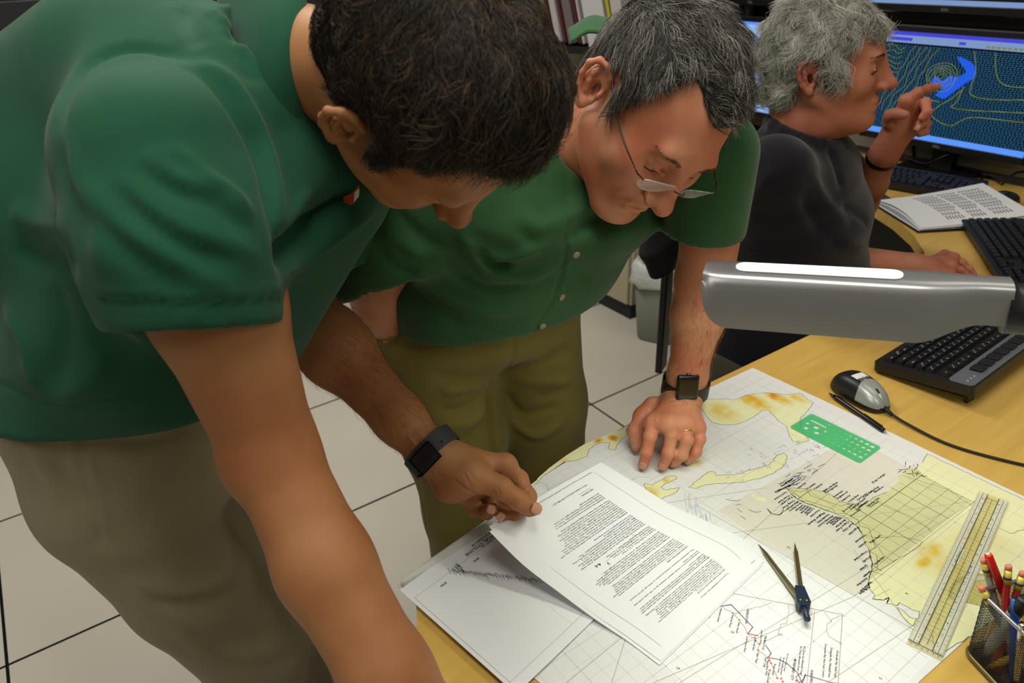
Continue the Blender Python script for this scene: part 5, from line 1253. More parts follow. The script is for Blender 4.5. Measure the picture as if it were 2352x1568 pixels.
def face_hair(c,W,s,V,F,m,parent,lash=True,brow=True,seed=0,thick=1.):
    """eyebrows and lashes set on the face surface"""
    T=bvh((V-c)@W/s,F[:,::-1]); rg=random.Random(seed)
    def on(x,z):
        h=T.ray_cast(Vector((x,.2,z)),Vector((0,-1,0))); return np.array(h[0]) if h[0] is not None else None
    for sx in(-1,1):
        if brow:
            b=MB()
            for k in range(int(150*thick)):
                t=rg.random(); x=sx*(.015+.034*t); z=.0215+.0055*math.sin(t*2.6)+rg.uniform(-.0028,.0028)*(1-.6*t)
                p=on(x,z)
                if p is None: continue
                d=np.array([sx*.8,-.35*t,.35*(1-t)-.15+rg.uniform(-.25,.25)]); L=.0075
                b.tube([c+W@(p*s),c+W@((p+d*L*.5+np.array([0,.0016,0]))*s),c+W@((p+d*L+np.array([0,.0012,0]))*s)],[.00022,.00018,.00006],3,cap=False)
            b.build('eyebrow',m,parent,True)
        if lash:
            b=MB(); pts=[on(sx*(.021+.0235*t),-.0045-.0030*math.sin(t*3.14)) for t in np.linspace(0,1,9)]
            if all(p is not None for p in pts):
                b.tube([c+W@((p+np.array([0,.0006,0]))*s) for p in pts],[.0003]+[.0010]*7+[.0003],6); b.build('eyelashes',m,parent,True)
def armhair(name,V,F,segs,n,length,m,parent,seed=0,toward=None):
    """fine forearm hair lying along the limb"""
    rg=np.random.default_rng(seed); N=vnormals(V,F); C_=V[F].mean(1); w=np.zeros(len(F)); D=np.zeros((len(F),3))
    for a,b,r_ in segs:
        ab=b-a; t=((C_-a)@ab)/(ab@ab); q=a+np.clip(t,0,1)[:,None]*ab; m_=(np.linalg.norm(C_-q,axis=1)<r_)&(t>-.05)&(t<1.05); w[m_]=1; D[m_]=nrm(ab)
    if w.sum()==0: return
    idx=rg.choice(len(F),n,p=w/w.sum()); P=C_[idx]+rg.normal(size=(n,3))*.0015; Nn=N[F[idx,0]]; T=D[idx]+rg.normal(size=(n,3))*.35
    T-=(T*Nn).sum(1)[:,None]*Nn; T/=np.linalg.norm(T,axis=1)[:,None]; sd=np.cross(Nn,T); L=length*(.5+.8*rg.random((n,1)))
    R_=.00011; rings=[]
    for k,(al,nl) in enumerate(((0,-.0012),(.5,.0022),(1.,.0020))):
        p=P+T*L*al+Nn*nl; 
        for ang in(0,2.094,4.189): rings.append(p+(sd*math.cos(ang)+Nn*math.sin(ang))*R_*(1,.8,.3)[k])
    A=np.stack(rings,1).reshape(-1,3); f=np.array([[k*3+j,k*3+(j+1)%3,(k+1)*3+(j+1)%3,(k+1)*3+j] for k in range(2) for j in range(3)])
    Fq=((np.arange(n)*9)[:,None,None]+f[None]).reshape(-1,4); return tag(mesh(name,A,Fq,m,parent,True),kind='stuff')
def hairm(name,rgb,rough=.45): return mat(name,rgb,rough=rough,spec=.4)
# ---------------- hands: each finger is a tapered chain, joints given in space
def finger(g,j,r=(.0095,.0085,.0078,.0066),k=.006):
    g.chain(j,r[:len(j)],k=k)
    for q,rr in zip(j[1:-1],r[1:]): g.ell(q,(rr*1.07,)*3,k=.003)
def palm(g,w,mcps,wr=.026,k=.014,thick=.0125):
    for m in mcps: g.rc(w+(m-w)*.12,m,wr*.62,thick,k=k)
    for a,b in zip(mcps,mcps[1:]): g.rc(a,b,thick*.92,thick*.92,k=k)
    c_=sum(mcps)/len(mcps); g.rc(w,(w+c_)/2,wr*.8,.020,k=.02)
def nail(name,tip,dirv,upv,parent,r=.0062,L=.0115):
    dirv=nrm(dirv); upv=nrm(upv-(upv@dirv)*dirv); sd=np.cross(dirv,upv); V=[];F=[];n=8
    for i in range(n+1):
        for j_ in range(n+1):
            a=(i/n-.5)*2; b_=j_/n; w=math.sqrt(max(0,1-abs(2*b_-1)**5*.8))
            x=a*r*.80*w; V.append(tip-dirv*L*.62+dirv*(b_*L)+sd*x+upv*(r*math.sqrt(max(0,1-(x/r)**2*.8))*1.02+.0004-.0016*b_*b_))
    F=[(i*(n+1)+j_,(i+1)*(n+1)+j_,(i+1)*(n+1)+j_+1,i*(n+1)+j_+1) for i in range(n) for j_ in range(n)]
    o=mesh(name,V,F,nailm,parent,True); md=o.modifiers.new('s','SOLIDIFY'); md.thickness=.0006; return o
def bounds(pts,m): pts=np.array(pts); return pts.min(0)-m,pts.max(0)+m
# ---------------------------------------------------------------- A: leaning man at the left, green polo
Ac=A3(.609,-.324,1.358)+CU*.011-CR*.004; AW=np.array([[.164,-.969,.182],[-.109,-.201,-.973],[-.98,-.14,.139]]).T
_th=math.radians(9); AW=np.column_stack([AW[:,0],AW[:,1]*math.cos(_th)+AW[:,2]*math.sin(_th),AW[:,2]*math.cos(_th)-AW[:,1]*math.sin(_th)])
Aroot=thing('person','dark-haired man in a green polo shirt bending over the desk, pinching a printed sheet','person',(.93,.0,0))
rsA=A3(.695,-.105,1.325); lsA=A3(.915,-.385,1.30); eA=atd(622,1035,.72); fA1=atd(747,1300,.705); fA2=atd(890,1550,.685); wA=A3(.405,-.165,.825)
chA=(rsA+lsA)/2+A3(.03,.03,-.03); pvA=A3(.975,-.030,.93); neA=A3(.80,-.235,1.40)
elA=atd(668,690,1.03); wlA=atd(985,1035,.965)
# ---- body
g=SD()
g.chain([rsA*.85+eA*.15,rsA*.55+eA*.45,eA],[.056,.060,.044],k=.02)
g.chain([eA,fA1,fA2,wA],[.0425,.0445,.0400,.031],k=.02)
g.ell(eA+A3(.0,.01,-.004),(.040,.036,.040),k=.02)
# right hand gripping the desk edge
mc=[A3(.372,-.205,.782),A3(.388,-.212,.778),A3(.404,-.214,.776),A3(.419,-.212,.776)]
palm(g,wA,mc); 
for q,d_ in zip(mc,((-.02,-.9),(-.0,-.95),(.05,-.95),(.12,-.9))):
    d_=nrm((*d_,0)); finger(g,[q,q+d_*.042+A3(0,0,-.012),q+d_*.064+A3(0,0,-.020),q+d_*.080+A3(0,0,-.0265)],k=.005)
g.chain([wA*.6+mc[0]*.4,A3(.355,-.185,.785),A3(.343,-.215,.772),A3(.338,-.24,.757)],[.017,.012,.0105,.0085],k=.012)
lo,hi=bounds([rsA,eA,wA,A3(.33,-.31,.75)],.085); V1,F1=nets(g,lo,hi,.0032)
# left arm and hand
g=SD(); g.chain([lsA*.75+elA*.25,elA],[.050,.046],k=.02); g.chain([elA,elA*.65+wlA*.35,wlA*.3+elA*.7,wlA*.8+elA*.2,wlA],[.046,.047,.046,.032,.0265],k=.02)
def h_(px,py,t): return atd(px,py,t)
mL=[h_(1160,1068,.985),h_(1140,1090,1.000),h_(1108,1112,1.003),h_(1072,1130,.995)]
palm(g,wlA,mL,wr=.028,thick=.0135)
g.rc(wlA*.7+h_(1050,1085,.962)*.3,h_(1050,1085,.962),.022,.026,k=.02)                                        # thenar mass
g.ell(h_(1075,1095,.955),(.026,.022,.020),k=.025)
g.ell(h_(1035,1118,.968),(.022,.022,.018),k=.02)
th=[h_(1085,1090,.948),h_(1150,1120,.945),h_(1187,1146,.948),h_(1222,1168,.956)]
g.chain(th,[.0195,.0135,.0118,.0100],k=.010); g.ell(th[1],(.0140,)*3,k=.004); g.ell(h_(1205,1158,.951),(.0118,.0108,.0108),k=.005)
finger(g,[mL[0],h_(1192,1100,1.005),h_(1213,1140,.992),h_(1216,1172,.972)],r=(.0135,.0115,.0105,.0088),k=.008)
finger(g,[mL[1],h_(1172,1128,1.025),h_(1185,1160,1.005),h_(1180,1182,.980)],r=(.0125,.0108,.0100,.0085),k=.008)
finger(g,[mL[2],h_(1128,1158,1.020),h_(1158,1180,1.000),h_(1153,1183,.975)],r=(.0120,.0102,.0095,.0082),k=.006)
finger(g,[mL[3],h_(1088,1168,1.005),h_(1118,1176,.990),h_(1131,1168,.966)],r=(.0110,.0096,.0088,.0078),k=.006)
lo,hi=bounds([lsA,elA,wlA,*th,h_(1216,1172,.972)],.07); V2,F2=nets(g,lo,hi,.0021)
V2=folds(V2,F2,[([(1040,1100),(1062,1118),(1085,1132),(1102,1142)],.0022,-.0022),([(1123,1128),(1130,1145)],.0012,-.0011),([(1132,1122),(1142,1142)],.0012,-.0010),([(1141,1118),(1150,1136)],.0012,-.0010),([(1062,1080),(1075,1105),(1085,1125)],.0016,-.0010),([(1075,1078),(1090,1105)],.0016,-.0008),
  ([(1174,1160),(1182,1140)],.0012,-.0009),([(1180,1165),(1190,1148)],.0012,-.0008),([(1178,1108),(1198,1092)],.0012,-.0012),([(1200,1133),(1222,1120)],.0012,-.0012),([(935,1000),(972,1040)],.0022,.0018),([(950,985),(990,1018)],.0022,.0014),([(1000,1080),(1020,1105)],.0016,-.001)])
# head and neck
def opsA(g): pass
V3,F3=mk_head(Ac,AW,opsA,[A3(.785,-.268,1.375),A3(.86,-.20,1.33)],s=1.02,eary=.003)
# hidden trunk, so that the body is one figure under the clothes
g=SD(); sdA=nrm(rsA-lsA); g.loft([(pvA+A3(0,0,-.02),sdA,.12,.08),(pvA*.5+chA*.5,sdA,.135,.09),(chA,sdA,.165,.10),(neA-A3(-.02,-.02,.04),sdA,.07,.05)],ks=.03)
lo,hi=bounds([pvA,chA,neA],.2); V4,F4=nets(g,lo,hi,.012)
V,F=joinm([(V1,F1),(V2,F2),(V3,F3),(V4,F4)]); mesh('body',V,F,skinA,Aroot,True); VB_,FB_=V,F
nail('fingernail',h_(1229,1168,.9485),th[3]-th[2],CAM-th[3]+A3(.0,.0,.2),Aroot,r=.0092,L=.0155)
nail('fingernail',h_(1129,1164,.9605),nrm(h_(1134,1150,.96)-h_(1128,1172,.96)),CAM-mL[3],Aroot,r=.0072,L=.012)
nail('fingernail',h_(1152,1182,.9695),nrm(h_(1163,1172,.97)-h_(1148,1190,.97)),CAM-mL[3],Aroot,r=.0072,L=.012)
# ---- polo shirt
polo=mat('polo_green',(31,84,60),rough=.85,sheen=.10,noise=.12,nscale=14,bump=.25,bscale=900,spec=.15,bdist=.0005)
g=SD()
hemA=pvA+A3(.0,.0,.03)
g.loft([(hemA,sdA,.180,.150),(pvA+A3(0,0,.08),sdA,.178,.150),(pvA*.55+chA*.45+A3(.01,.01,.0),sdA,.185,.155),(chA+A3(.0,.0,.0),sdA,.205,.150),((chA+neA)/2+A3(.01,.01,.01),sdA,.17,.10),(neA+A3(.0,.0,-.02),sdA,.085,.065)],k=.02,ks=.05)
hs=atd(450,740,.655)
slv=SD(); slv.chain([rsA+A3(.01,.01,.0),rsA*.5+hs*.5,hs],[.074,.080,.0765],k=.03)
g.ell(atd(205,332,.86),(.135,.135,.135),k=.05); g.ell(atd(320,215,.80),(.116,.116,.116),k=.05)
hl=atd(790,560,1.02); hl=atd(785,556,1.035)
slw=SD(); slw.chain([lsA,hl],[.068,.070],k=.03)
# hem cuts
axs=nrm(hs-rsA); cut1=atd(442,752,.655)
def cutbox(c,n,r_):      # remove what lies beyond a sleeve hem, only near that hem
    c=np.array(c);n=nrm(n)
    def f(p):
        q=p-c; return np.maximum(-(q@n),np.sqrt((q**2).sum(1))-r_)
    return f
nh=nrm(atd(452,900,.66)-atd(442,722,.655)); 
slv.op(cutbox(cut1,axs*.15+nh*.85,.25),.004,'s')
axl=nrm(hl-lsA); slw.op(cutbox(hl+axl*.0,axl,.2),.004,'s')
slv.rc(cut1-axs*.04,cut1+axs*.03,.060,.069,k=.004,mode='s'); slw.rc(hl-axl*.03,hl+axl*.03,.058,.064,k=.004,mode='s'); g.ell(atd(112,480,.80),(.095,.095,.095),k=.05); g.op(slv,.05); g.op(slw,.04)
g.ell(atd(50,620,.90),(.12,.12,.12),k=.05)
g.plane(hemA+A3(0,0,.078),A3(.05,0,-1),k=.006)
# neck opening
g.ell(neA+A3(-.025,-.03,.03),(.062,.062,.07),k=.01,mode='s')
lo,hi=bounds([hemA,chA,neA,rsA,hs,hl,lsA],.22); V,F=nets(g,lo,hi,.0055)
V=lsmooth(V,F,2)
fA=[([(135,320),(145,240),(190,160),(260,118),(330,110),(400,125),(455,140)],.007,-.005),
 ([(430,150),(500,200),(560,290),(600,380),(620,470),(632,560)],.008,-.007),([(455,140),(520,180),(575,260),(612,350),(632,440),(645,540)],.008,.008),
 ([(420,10),(430,60),(450,110)],.010,-.007),([(400,5),(412,60),(440,108)],.010,.005),
 ([(330,345),(400,400),(500,440),(580,515)],.009,.006),([(320,370),(390,430),(490,470),(575,535)],.008,-.006),
 ([(390,330),(470,400),(540,450),(585,500)],.007,.005),([(380,350),(460,420),(530,470)],.007,-.004),
 ([(270,400),(350,480),(450,540),(560,575),(600,600)],.009,.006),([(260,425),(340,505),(440,565),(550,600)],.009,-.006),
 ([(200,420),(280,520),(380,590),(470,640),(560,665)],.010,.006),([(190,450),(270,550),(370,620),(460,665)],.010,-.005),
 ([(150,340),(180,430),(215,540),(240,660)],.009,.004),([(150,310),(190,420),(250,560),(300,680)],.010,.004),([(130,320),(170,430),(225,570)],.009,-.005),
 ([(235,684),(330,692),(430,696),(530,694),(640,682)],.0028,-.0030,1),([(236,672),(330,680),(430,684),(530,682),(638,670)],.006,.002,1),
 ([(20,480),(90,510),(160,520)],.012,.006),([(30,560),(100,600),(180,600)],.012,-.006),([(10,700),(60,800),(80,900)],.012,.006),([(120,640),(150,760),(120,900)],.014,-.005),([(250,800),(200,880),(120,930)],.012,.004),([(0,880),(120,930),(260,920),(380,890)],.003,-.002,1),
 ([(800,452),(735,500),(690,540),(655,575)],.014,-.022,1),([(870,470),(800,520),(720,580),(650,635)],.010,.008),([(712,430),(690,480),(660,550),(648,600)],.006,.006),
 ([(520,50),(560,130),(590,200)],.008,-.006),([(470,10),(530,70),(570,120)],.008,.005)]
V=folds(V,F,fA)
mesh('polo_shirt',V,F,polo,Aroot,True); TA=bvh(V,F)
# collar: tall turned-up fold around the neck
col=[[atd(500,-60,.78),atd(505,60,.755),atd(525,170,.745),atd(550,260,.74),atd(590,330,.75),atd(622,400,.77),atd(645,450,.79)],[atd(565,-60,.735),atd(562,60,.708),atd(556,170,.700),atd(566,260,.705),atd(600,330,.725),atd(632,400,.755),atd(652,445,.775)],
     [atd(640,-60,.715),atd(632,50,.684),atd(625,150,.678),atd(632,250,.690),atd(655,330,.715),atd(682,395,.745),atd(700,440,.772)],
     [atd(694,-60,.73),atd(697,50,.700),atd(693,150,.694),atd(690,250,.705),atd(697,330,.725),atd(712,385,.752),atd(734,428,.785)],
     [atd(690,-60,.76),atd(692,50,.73),atd(688,150,.726),atd(685,250,.735),atd(692,330,.75),atd(705,385,.77),atd(728,428,.80)]]
patch('collar',col,8,8,polo,Aroot,.004)
# small woven badge on the far chest
hb_=TA.ray_cast(Vector(CAM),Vector(ray(806,452)).normalized()); bd=np.array(hb_[0]) if hb_[0] is not None else atd(806,452,.985); bn=np.array(hb_[1]) if hb_[0] is not None else -CF
bn=bn if bn@(CAM-bd)>0 else -bn; _r=nrm(CR*.75+CU*.65); _r=nrm(_r-(_r@bn)*bn); b=MB(); R_=np.column_stack([_r,np.cross(bn,_r),bn]); bd=bd+bn*.0012
wm=mat('badge_white',(205,200,196),rough=.8); rm=mat('badge_red',(170,60,44),rough=.8)
b.prism([(-.012,-.004),(-.002,-.007),(.010,-.003),(.014,.004),(.004,.002),(-.006,.005)],0,.0012,R_,bd); b.build('badge',rm,Aroot)
b=MB(); b.prism([(-.002,-.006),(.006,-.005),(.012,.001),(.006,.001)],.0012,.002,R_,bd); b.build('badge_detail',wm,Aroot)
# ---- trousers
kh=mat('khaki_grey',(146,137,110),rough=.85,sheen=.15,noise=.1,nscale=12,bump=.2,bscale=1100,spec=.15,bdist=.0004)
hipR=pvA+sdA*.078+A3(0,0,-.06); hipL=pvA-sdA*.078+A3(0,0,-.06)
knR=A3(.893,-.075,.50); ftR=A3(.96,-.08,.09); knL=A3(.95,-.185,.52); ftL=A3(1.02,-.20,.09)
g=SD(); g.loft([(pvA+A3(0,0,.13),sdA,.168,.138),(pvA+A3(0,0,-.08),sdA,.162,.125)],k=.02,ks=.03)
g.chain([hipR,hipR*.5+knR*.5,knR,knR*.5+ftR*.5,ftR],[.092,.086,.074,.070,.068],k=.025)
g.chain([hipL,hipL*.5+knL*.5,knL,knL*.5+ftL*.5,ftL],[.092,.086,.074,.070,.068],k=.025)
g.plane(A3(0,0,.07),A3(0,0,-1),k=.004)
lo,hi=bounds([pvA,hipR,hipL,knR,knL,ftR,ftL],.19); V,F=nets(g,lo,hi,.0065); V=lsmooth(V,F,2)
fT=[([(170,985),(200,1100),(222,1180),(228,1235)],.004,-.005,1),([(180,985),(210,1100),(232,1200),(240,1240)],.006,.004),
 ([(230,1250),(290,1330),(400,1360),(500,1340),(570,1280)],.012,.006),([(235,1275),(300,1350),(400,1385),(510,1370),(600,1310)],.012,-.006),
 ([(280,1320),(370,1400),(480,1430),(600,1400),(650,1350)],.012,.006),([(330,1390),(420,1450),(530,1480),(650,1440)],.012,-.005),([(360,1400),(450,1480),(560,1510),(680,1480)],.012,.005),
 ([(210,985),(300,1010),(400,990),(450,965)],.010,-.007),([(200,965),(300,990),(400,970)],.010,.004),([(470,1490),(560,1530),(680,1520)],.010,-.004),
 ([(120,1000),(150,1100),(215,1170)],.009,-.004),([(60,1000),(110,1090),(160,1160)],.009,.004)]
V=folds(V,F,fT); mesh('trousers',V,F,kh,Aroot,True)
shoe=mat('shoe_brown',(60,44,34),rough=.4)
def shoes(root,fts,d_,m=shoe):
    d_=nrm(d_)
    for f_ in fts:
        g=SD(); g.rc(f_+A3(0,0,-.045),f_+d_*.17+A3(0,0,-.055),.042,.036,k=.02); g.rc(f_,f_+A3(0,0,-.04),.045,.045,k=.02); g.plane(A3(0,0,.002),A3(0,0,-1),k=.004)
        lo,hi=bounds([f_+A3(0,0,.05),f_+d_*.2+A3(0,0,-.09)],.06); V,F=nets(g,lo,hi,.006); mesh('shoe',V,F,m,root,True)
shoes(Aroot,[ftR,ftL],A3(-.75,-.5,0))
# ---- watch band with its buckle on the inner wrist
axw=nrm(h_(1040,1080,.96)-elA); axw=nrm(wlA-elA)
def wristband(root,c,ax,r1,r2,w,m,name,side,th=.0022,n=40):
    """closed strap around a wrist (ellipse r1 along side)"""
    s1=nrm(side-(side@ax)*ax); s2=np.cross(ax,s1); V=[];pr=[(-w/2,0),(-w/2,th),(w/2,th),(w/2,0)]
    for i in range(n):
        a=2*math.pi*i/n; d=s1*math.cos(a)*r1+s2*math.sin(a)*r2; u=nrm(s1*math.cos(a)/r1+s2*math.sin(a)/r2)
        for x,y in pr: V.append(c+d+ax*x+u*y)
    F=[(i*4+k,i*4+(k+1)%4,((i+1)%n)*4+(k+1)%4,((i+1)%n)*4+k) for i in range(n) for k in range(4)]
    return mesh(name,V,F,m,root,False),s1,s2
wband=mat('watch_band_grey',(52,54,60),rough=.55); 
wst=thing('wristwatch','dark grey rubber watch strap with a black buckle on the left man\'s inner wrist','wristwatch',wlA) if False else Aroot
cw=h_(993,1036,.967); o,s1,s2=wristband(Aroot,cw,axw,.0365,.0335,.024,wband,'watch_strap',nrm(h_(1017,990,.97)-h_(965,1085,.97)))
to_cam=nrm(CAM-cw); sd_=nrm(h_(1017,985,.967)-h_(968,1088,.967)); sd_=nrm(sd_-(sd_@axw)*axw); nn_=nrm(np.cross(axw,sd_)); nn_=nn_ if nn_@to_cam>0 else -nn_
Rb=np.column_stack([sd_,axw if np.cross(sd_,axw)@nn_>0 else -axw,nn_])
bc_=h_(977,1052,.967-.0365); b=MB(); b.box(bc_,(.034,.0255,.0032),Rb,.001); bk=b.build('strap_end',mat('watch_black',(20,20,22),rough=.4),o)
b=MB(); stl=mat('buckle_steel',(120,116,112),rough=.25,metal=.9)
for dx in(-.0175,.0175): b.box(bc_+sd_*dx+nn_*.0012,(.0014,.027,.0022),Rb)
for dy in(-.0132,.0132): b.box(bc_+Rb[:,1]*dy+nn_*.0012,(.036,.0012,.002),Rb)
b.build('buckle',mat('buckle_black',(30,30,30),rough=.3,metal=.7),o)
b=MB()
for k in range(5): q=bc_+sd_*(.011-.0058*k)+nn_*.0017; b.tube([q,q+nn_*.0003],.0010,8)
q=bc_+sd_*.030+nn_*(-.0015); b.tube([q,q+nn_*.0012],.0013,8)
b.build('strap_holes',blk2,o)
# ---- hair
hA=[hairm('hair_dark_brown',(36,29,25)),hairm('hair_brown',(54,43,34)),hairm('hair_brown_light',(90,73,53))]
face_hair(Ac,AW,1.02,V3,F3,hA[1],Aroot,lash=False,brow=False,seed=1,thick=.6)
ah=mat('arm_hair',(96,62,40),rough=.6)
armhair('arm_hair',VB_,FB_,[(elA,wlA,.06)],2600,.013,ah,Aroot,1)
CV,CF_=mk_cap(Ac,AW,'A',.010)
mesh('hair',to_w(Ac,AW,CV*1.03),CF_[:,::-1],hA[0],Aroot,True)
def flowA(P):
    crown=np.array([.01,-.055,.105]); d=P-crown; d[:,1]+=.04; d[:,0]+=.25*(P[:,1]-.0)*0; d/=np.linalg.norm(d,axis=1)[:,None]; d[:,1]+=.10*(P[:,2]>.03); f_=(P[:,1]>.06); d[:,2]+=.9*f_; d[:,0]+=.5*f_*np.sin(P[:,0]*200); return d
st=strands('hair_strands',CV,CF_,Ac,AW,'A',36000,.017,.00034,hA,[.55,.33,.12],Aroot,seg=5,lift=.55,wave=.35,seed=3,flow=flowA,jit=.35,s=1.03,lfac=lambda P:1+1.1*np.clip((P[:,2]-.06)/.04,0,1)*np.clip((P[:,1]+.02)/.05,0,1)); tag(st,kind='stuff')
# ---------------------------------------------------------------- B: standing man in the middle
Bc=A3(.679,-.678,1.277); BW=np.array([[.063,-.973,-.224],[-.575,.148,-.805],[-.816,-.179,.55]]).T
_th=math.radians(9);_x,_y,_z=BW[:,0],BW[:,1],BW[:,2]; _y,_z=_y*math.cos(_th)+_z*math.sin(_th),_z*math.cos(_th)-_y*math.sin(_th)
_ph=math.radians(8); _x,_y=_x*math.cos(_ph)+_y*math.sin(_ph),_y*math.cos(_ph)-_x*math.sin(_ph); BW=np.column_stack([_x,_y,_z]); Bc=atd(1500,250,.924)
Broot=thing('person','man with glasses and greying hair leaning on the desk, green button shirt and olive trousers','person',(.99,-.60,0))
rsB=A3(.87,-.47,1.20); lsB=atd(1655,355,1.00); neB=A3(.815,-.665,1.215)
elB=atd(1618,640,1.10); wlB=atd(1572,900,1.205)
erB=atd(862,640,1.14); wrB=atd(905,760,1.22); pvB=A3(1.0,-.60,.93)
g=SD(); g.chain([lsB*.7+elB*.3,elB],[.046,.041],k=.02); g.chain([elB,elB*.7+wlB*.3,wlB*.85+elB*.15,wlB],[.0395,.039,.029,.0265],k=.02)
def b_(px,py,z): return atz(px,py,z)
mB=[b_(1500,972,.806),b_(1535,974,.812),b_(1570,976,.808),b_(1600,982,.798)]
palm(g,wlB,mB,wr=.027,thick=.0125); g.rc(wlB,b_(1545,945,.795),.026,.024,k=.02)
tips=[]
for m_,pts,rr in ((mB[0],[(1493,1003,.794),(1485,1040,.772),(1478,1066,.7535)],(.0110,.0100,.0092,.0082)),
      (mB[1],[(1543,998,.800),(1535,1040,.775),(1523,1068,.7535)],(.0112,.0102,.0094,.0083)),
      (mB[2],[(1578,1010,.795),(1566,1044,.772),(1549,1062,.7530)],(.0108,.0098,.0090,.0080)),
      (mB[3],[(1607,1008,.786),(1598,1038,.768),(1582,1056,.7525)],(.0100,.0090,.0082,.0072))):
    J=[m_]+[b_(*q) for q in pts]; finger(g,J,r=rr,k=.004); tips.append((J[-2],J[-1]))
thB=[b_(1500,935,.800),b_(1476,955,.790),b_(1459,990,.775),b_(1462,1024,.758)]
g.chain(thB,[.018,.0135,.0115,.0090],k=.010)
lo,hi=bounds([lsB,elB,wlB,*thB,tips[0][1],tips[3][1]],.06); V1,F1=nets(g,lo,hi,.0021)
V1=folds(V1,F1,[([(1481,935),(1482,960),(1478,990)],.0015,-.0018),([(1516,985),(1514,1010)],.0015,-.0012),([(1557,985),(1555,1005)],.0015,-.0012),([(1591,990),(1590,1008)],.0015,-.0012),
 ([(1487,1003),(1500,1003)],.001,-.0007),([(1535,996),(1552,998)],.001,-.0007),([(1570,1010),(1587,1012)],.001,-.0007),([(1520,925),(1560,918),(1600,935)],.002,-.0010),([(1530,932),(1570,928),(1600,945)],.002,-.0008),([(1512,950),(1505,970)],.002,.0010),([(1540,948),(1538,970)],.002,.0012),([(1566,950),(1570,972)],.002,.0010)])
g=SD(); g.chain([rsB,erB],[.055,.046],k=.02); g.chain([erB,erB*.6+wrB*.4,wrB,wrB+A3(-.02,-.02,-.09)],[.047,.046,.034,.030],k=.02)
lo,hi=bounds([rsB,erB,wrB,wrB-A3(.02,.02,.09)],.07); V2,F2=nets(g,lo,hi,.004)
V3,F3=mk_head(Bc,BW,None,[A3(.80,-.665,1.225),A3(.86,-.655,1.19)],s=1.04,flare=(.45,.0),earx=(.0765,.060))
g=SD(); g.loft([(pvB,A3(0,1,0),.14,.10),(A3(.93,-.62,1.06),A3(0,1,0),.14,.10),(A3(.87,-.65,1.15),A3(0,1,0),.16,.09)],ks=.03)
lo,hi=bounds([pvB,A3(.87,-.65,1.15)],.2); V4,F4=nets(g,lo,hi,.012)
V,F=joinm([(V1,F1),(V2,F2),(V3,F3),(V4,F4)])
V=folds(V,F,[([(1500,440),(1490,455),(1500,470)],.0015,-.0015),([(1440,478),(1452,488),(1470,492)],.0016,-.0022),([(1492,375),(1505,400),(1530,420)],.002,-.0014),([(1488,385),(1496,408),(1510,425)],.002,.001),([(1545,415),(1560,440),(1548,455)],.002,-.0010)])
mesh('body',V,F,skinB,Broot,True)
armhair('arm_hair',V,F,[(elB*.9+lsB*.1,wlB,.055)],3200,.014,mat('arm_hair_fair',(150,104,62),rough=.5),Broot,2)
for (a_,t_),r_ in zip(tips,(.0072,.0074,.0070,.0064)): nail('fingernail',t_+nrm(t_-a_)*.002,t_-a_,nrm(CAM-t_)+A3(0,0,.6),Broot,r=r_*1.13,L=.0115)
# wedding ring
q=mB[2]*.35+b_(1578,1010,.795)*.65; q=mB[2]*.45+b_(1578,1010,.795)*.55
rx=nrm(b_(1578,1010,.795)-mB[2]); u1=nrm(np.cross(rx,A3(0,0,1)));u2=np.cross(rx,u1)
b=MB(); pts=[q+(u1*math.cos(a)+u2*math.sin(a))*.0112 for a in np.linspace(0,2*math.pi,29)]; b.tube(pts,.0013,6,cap=False); b.build('ring',mat('gold',(226,190,96),rough=.2,metal=1),Broot,True)
# smart watch
axb=nrm(wlB-elB); cwB=atd(1577,888,1.197); sB=nrm(CR-(CR@axb)*axb); cwB=elB+axb*((cwB-elB)@axb)
bandm=mat('watch_band_black',(22,22,24),rough=.5)
o,s1,s2=wristband(Broot,cwB,axb,.0365,.0335,.026,bandm,'watch_strap',sB)
nB=nrm(np.cross(axb,sB)); nB=nB if nB@(CAM-cwB)>0 else -nB
nW=nrm(nB*.75-CF*.55+sB*.12); sW=nrm(np.cross(nW,axb)); 
if sW@sB<0: sW=-sW
axb_=nrm(axb-(axb@nW)*nW); sW=nrm(np.cross(nW,axb_)); sW=sW if sW@sB>0 else -sW; aW=nrm(np.cross(nW,sW)); 
Rw=np.column_stack([sW,aW,nW])
if np.linalg.det(Rw)<0: Rw=np.column_stack([sW,-aW,nW])
wc=atd(1579,889,1.156); dgm=mat('watch_case',(52,54,58),rough=.25,metal=.7)
b=MB(); b.box(wc,(.036,.042,.0085),Rw,.0035); cs_=b.build('watch_case',dgm,o,True)
b=MB(); b.box(wc+nW*.0042,(.031,.037,.0022),Rw,.001); b.build('watch_glass',mat('watch_glass',(10,10,14),rough=.08,coat=.5),cs_)
b=MB(); b.tube([wc+sW*.0+Rw[:,1]*.021-nW*.0,wc+Rw[:,1]*.0235],.003,12); b.build('crown',stl,cs_,True)
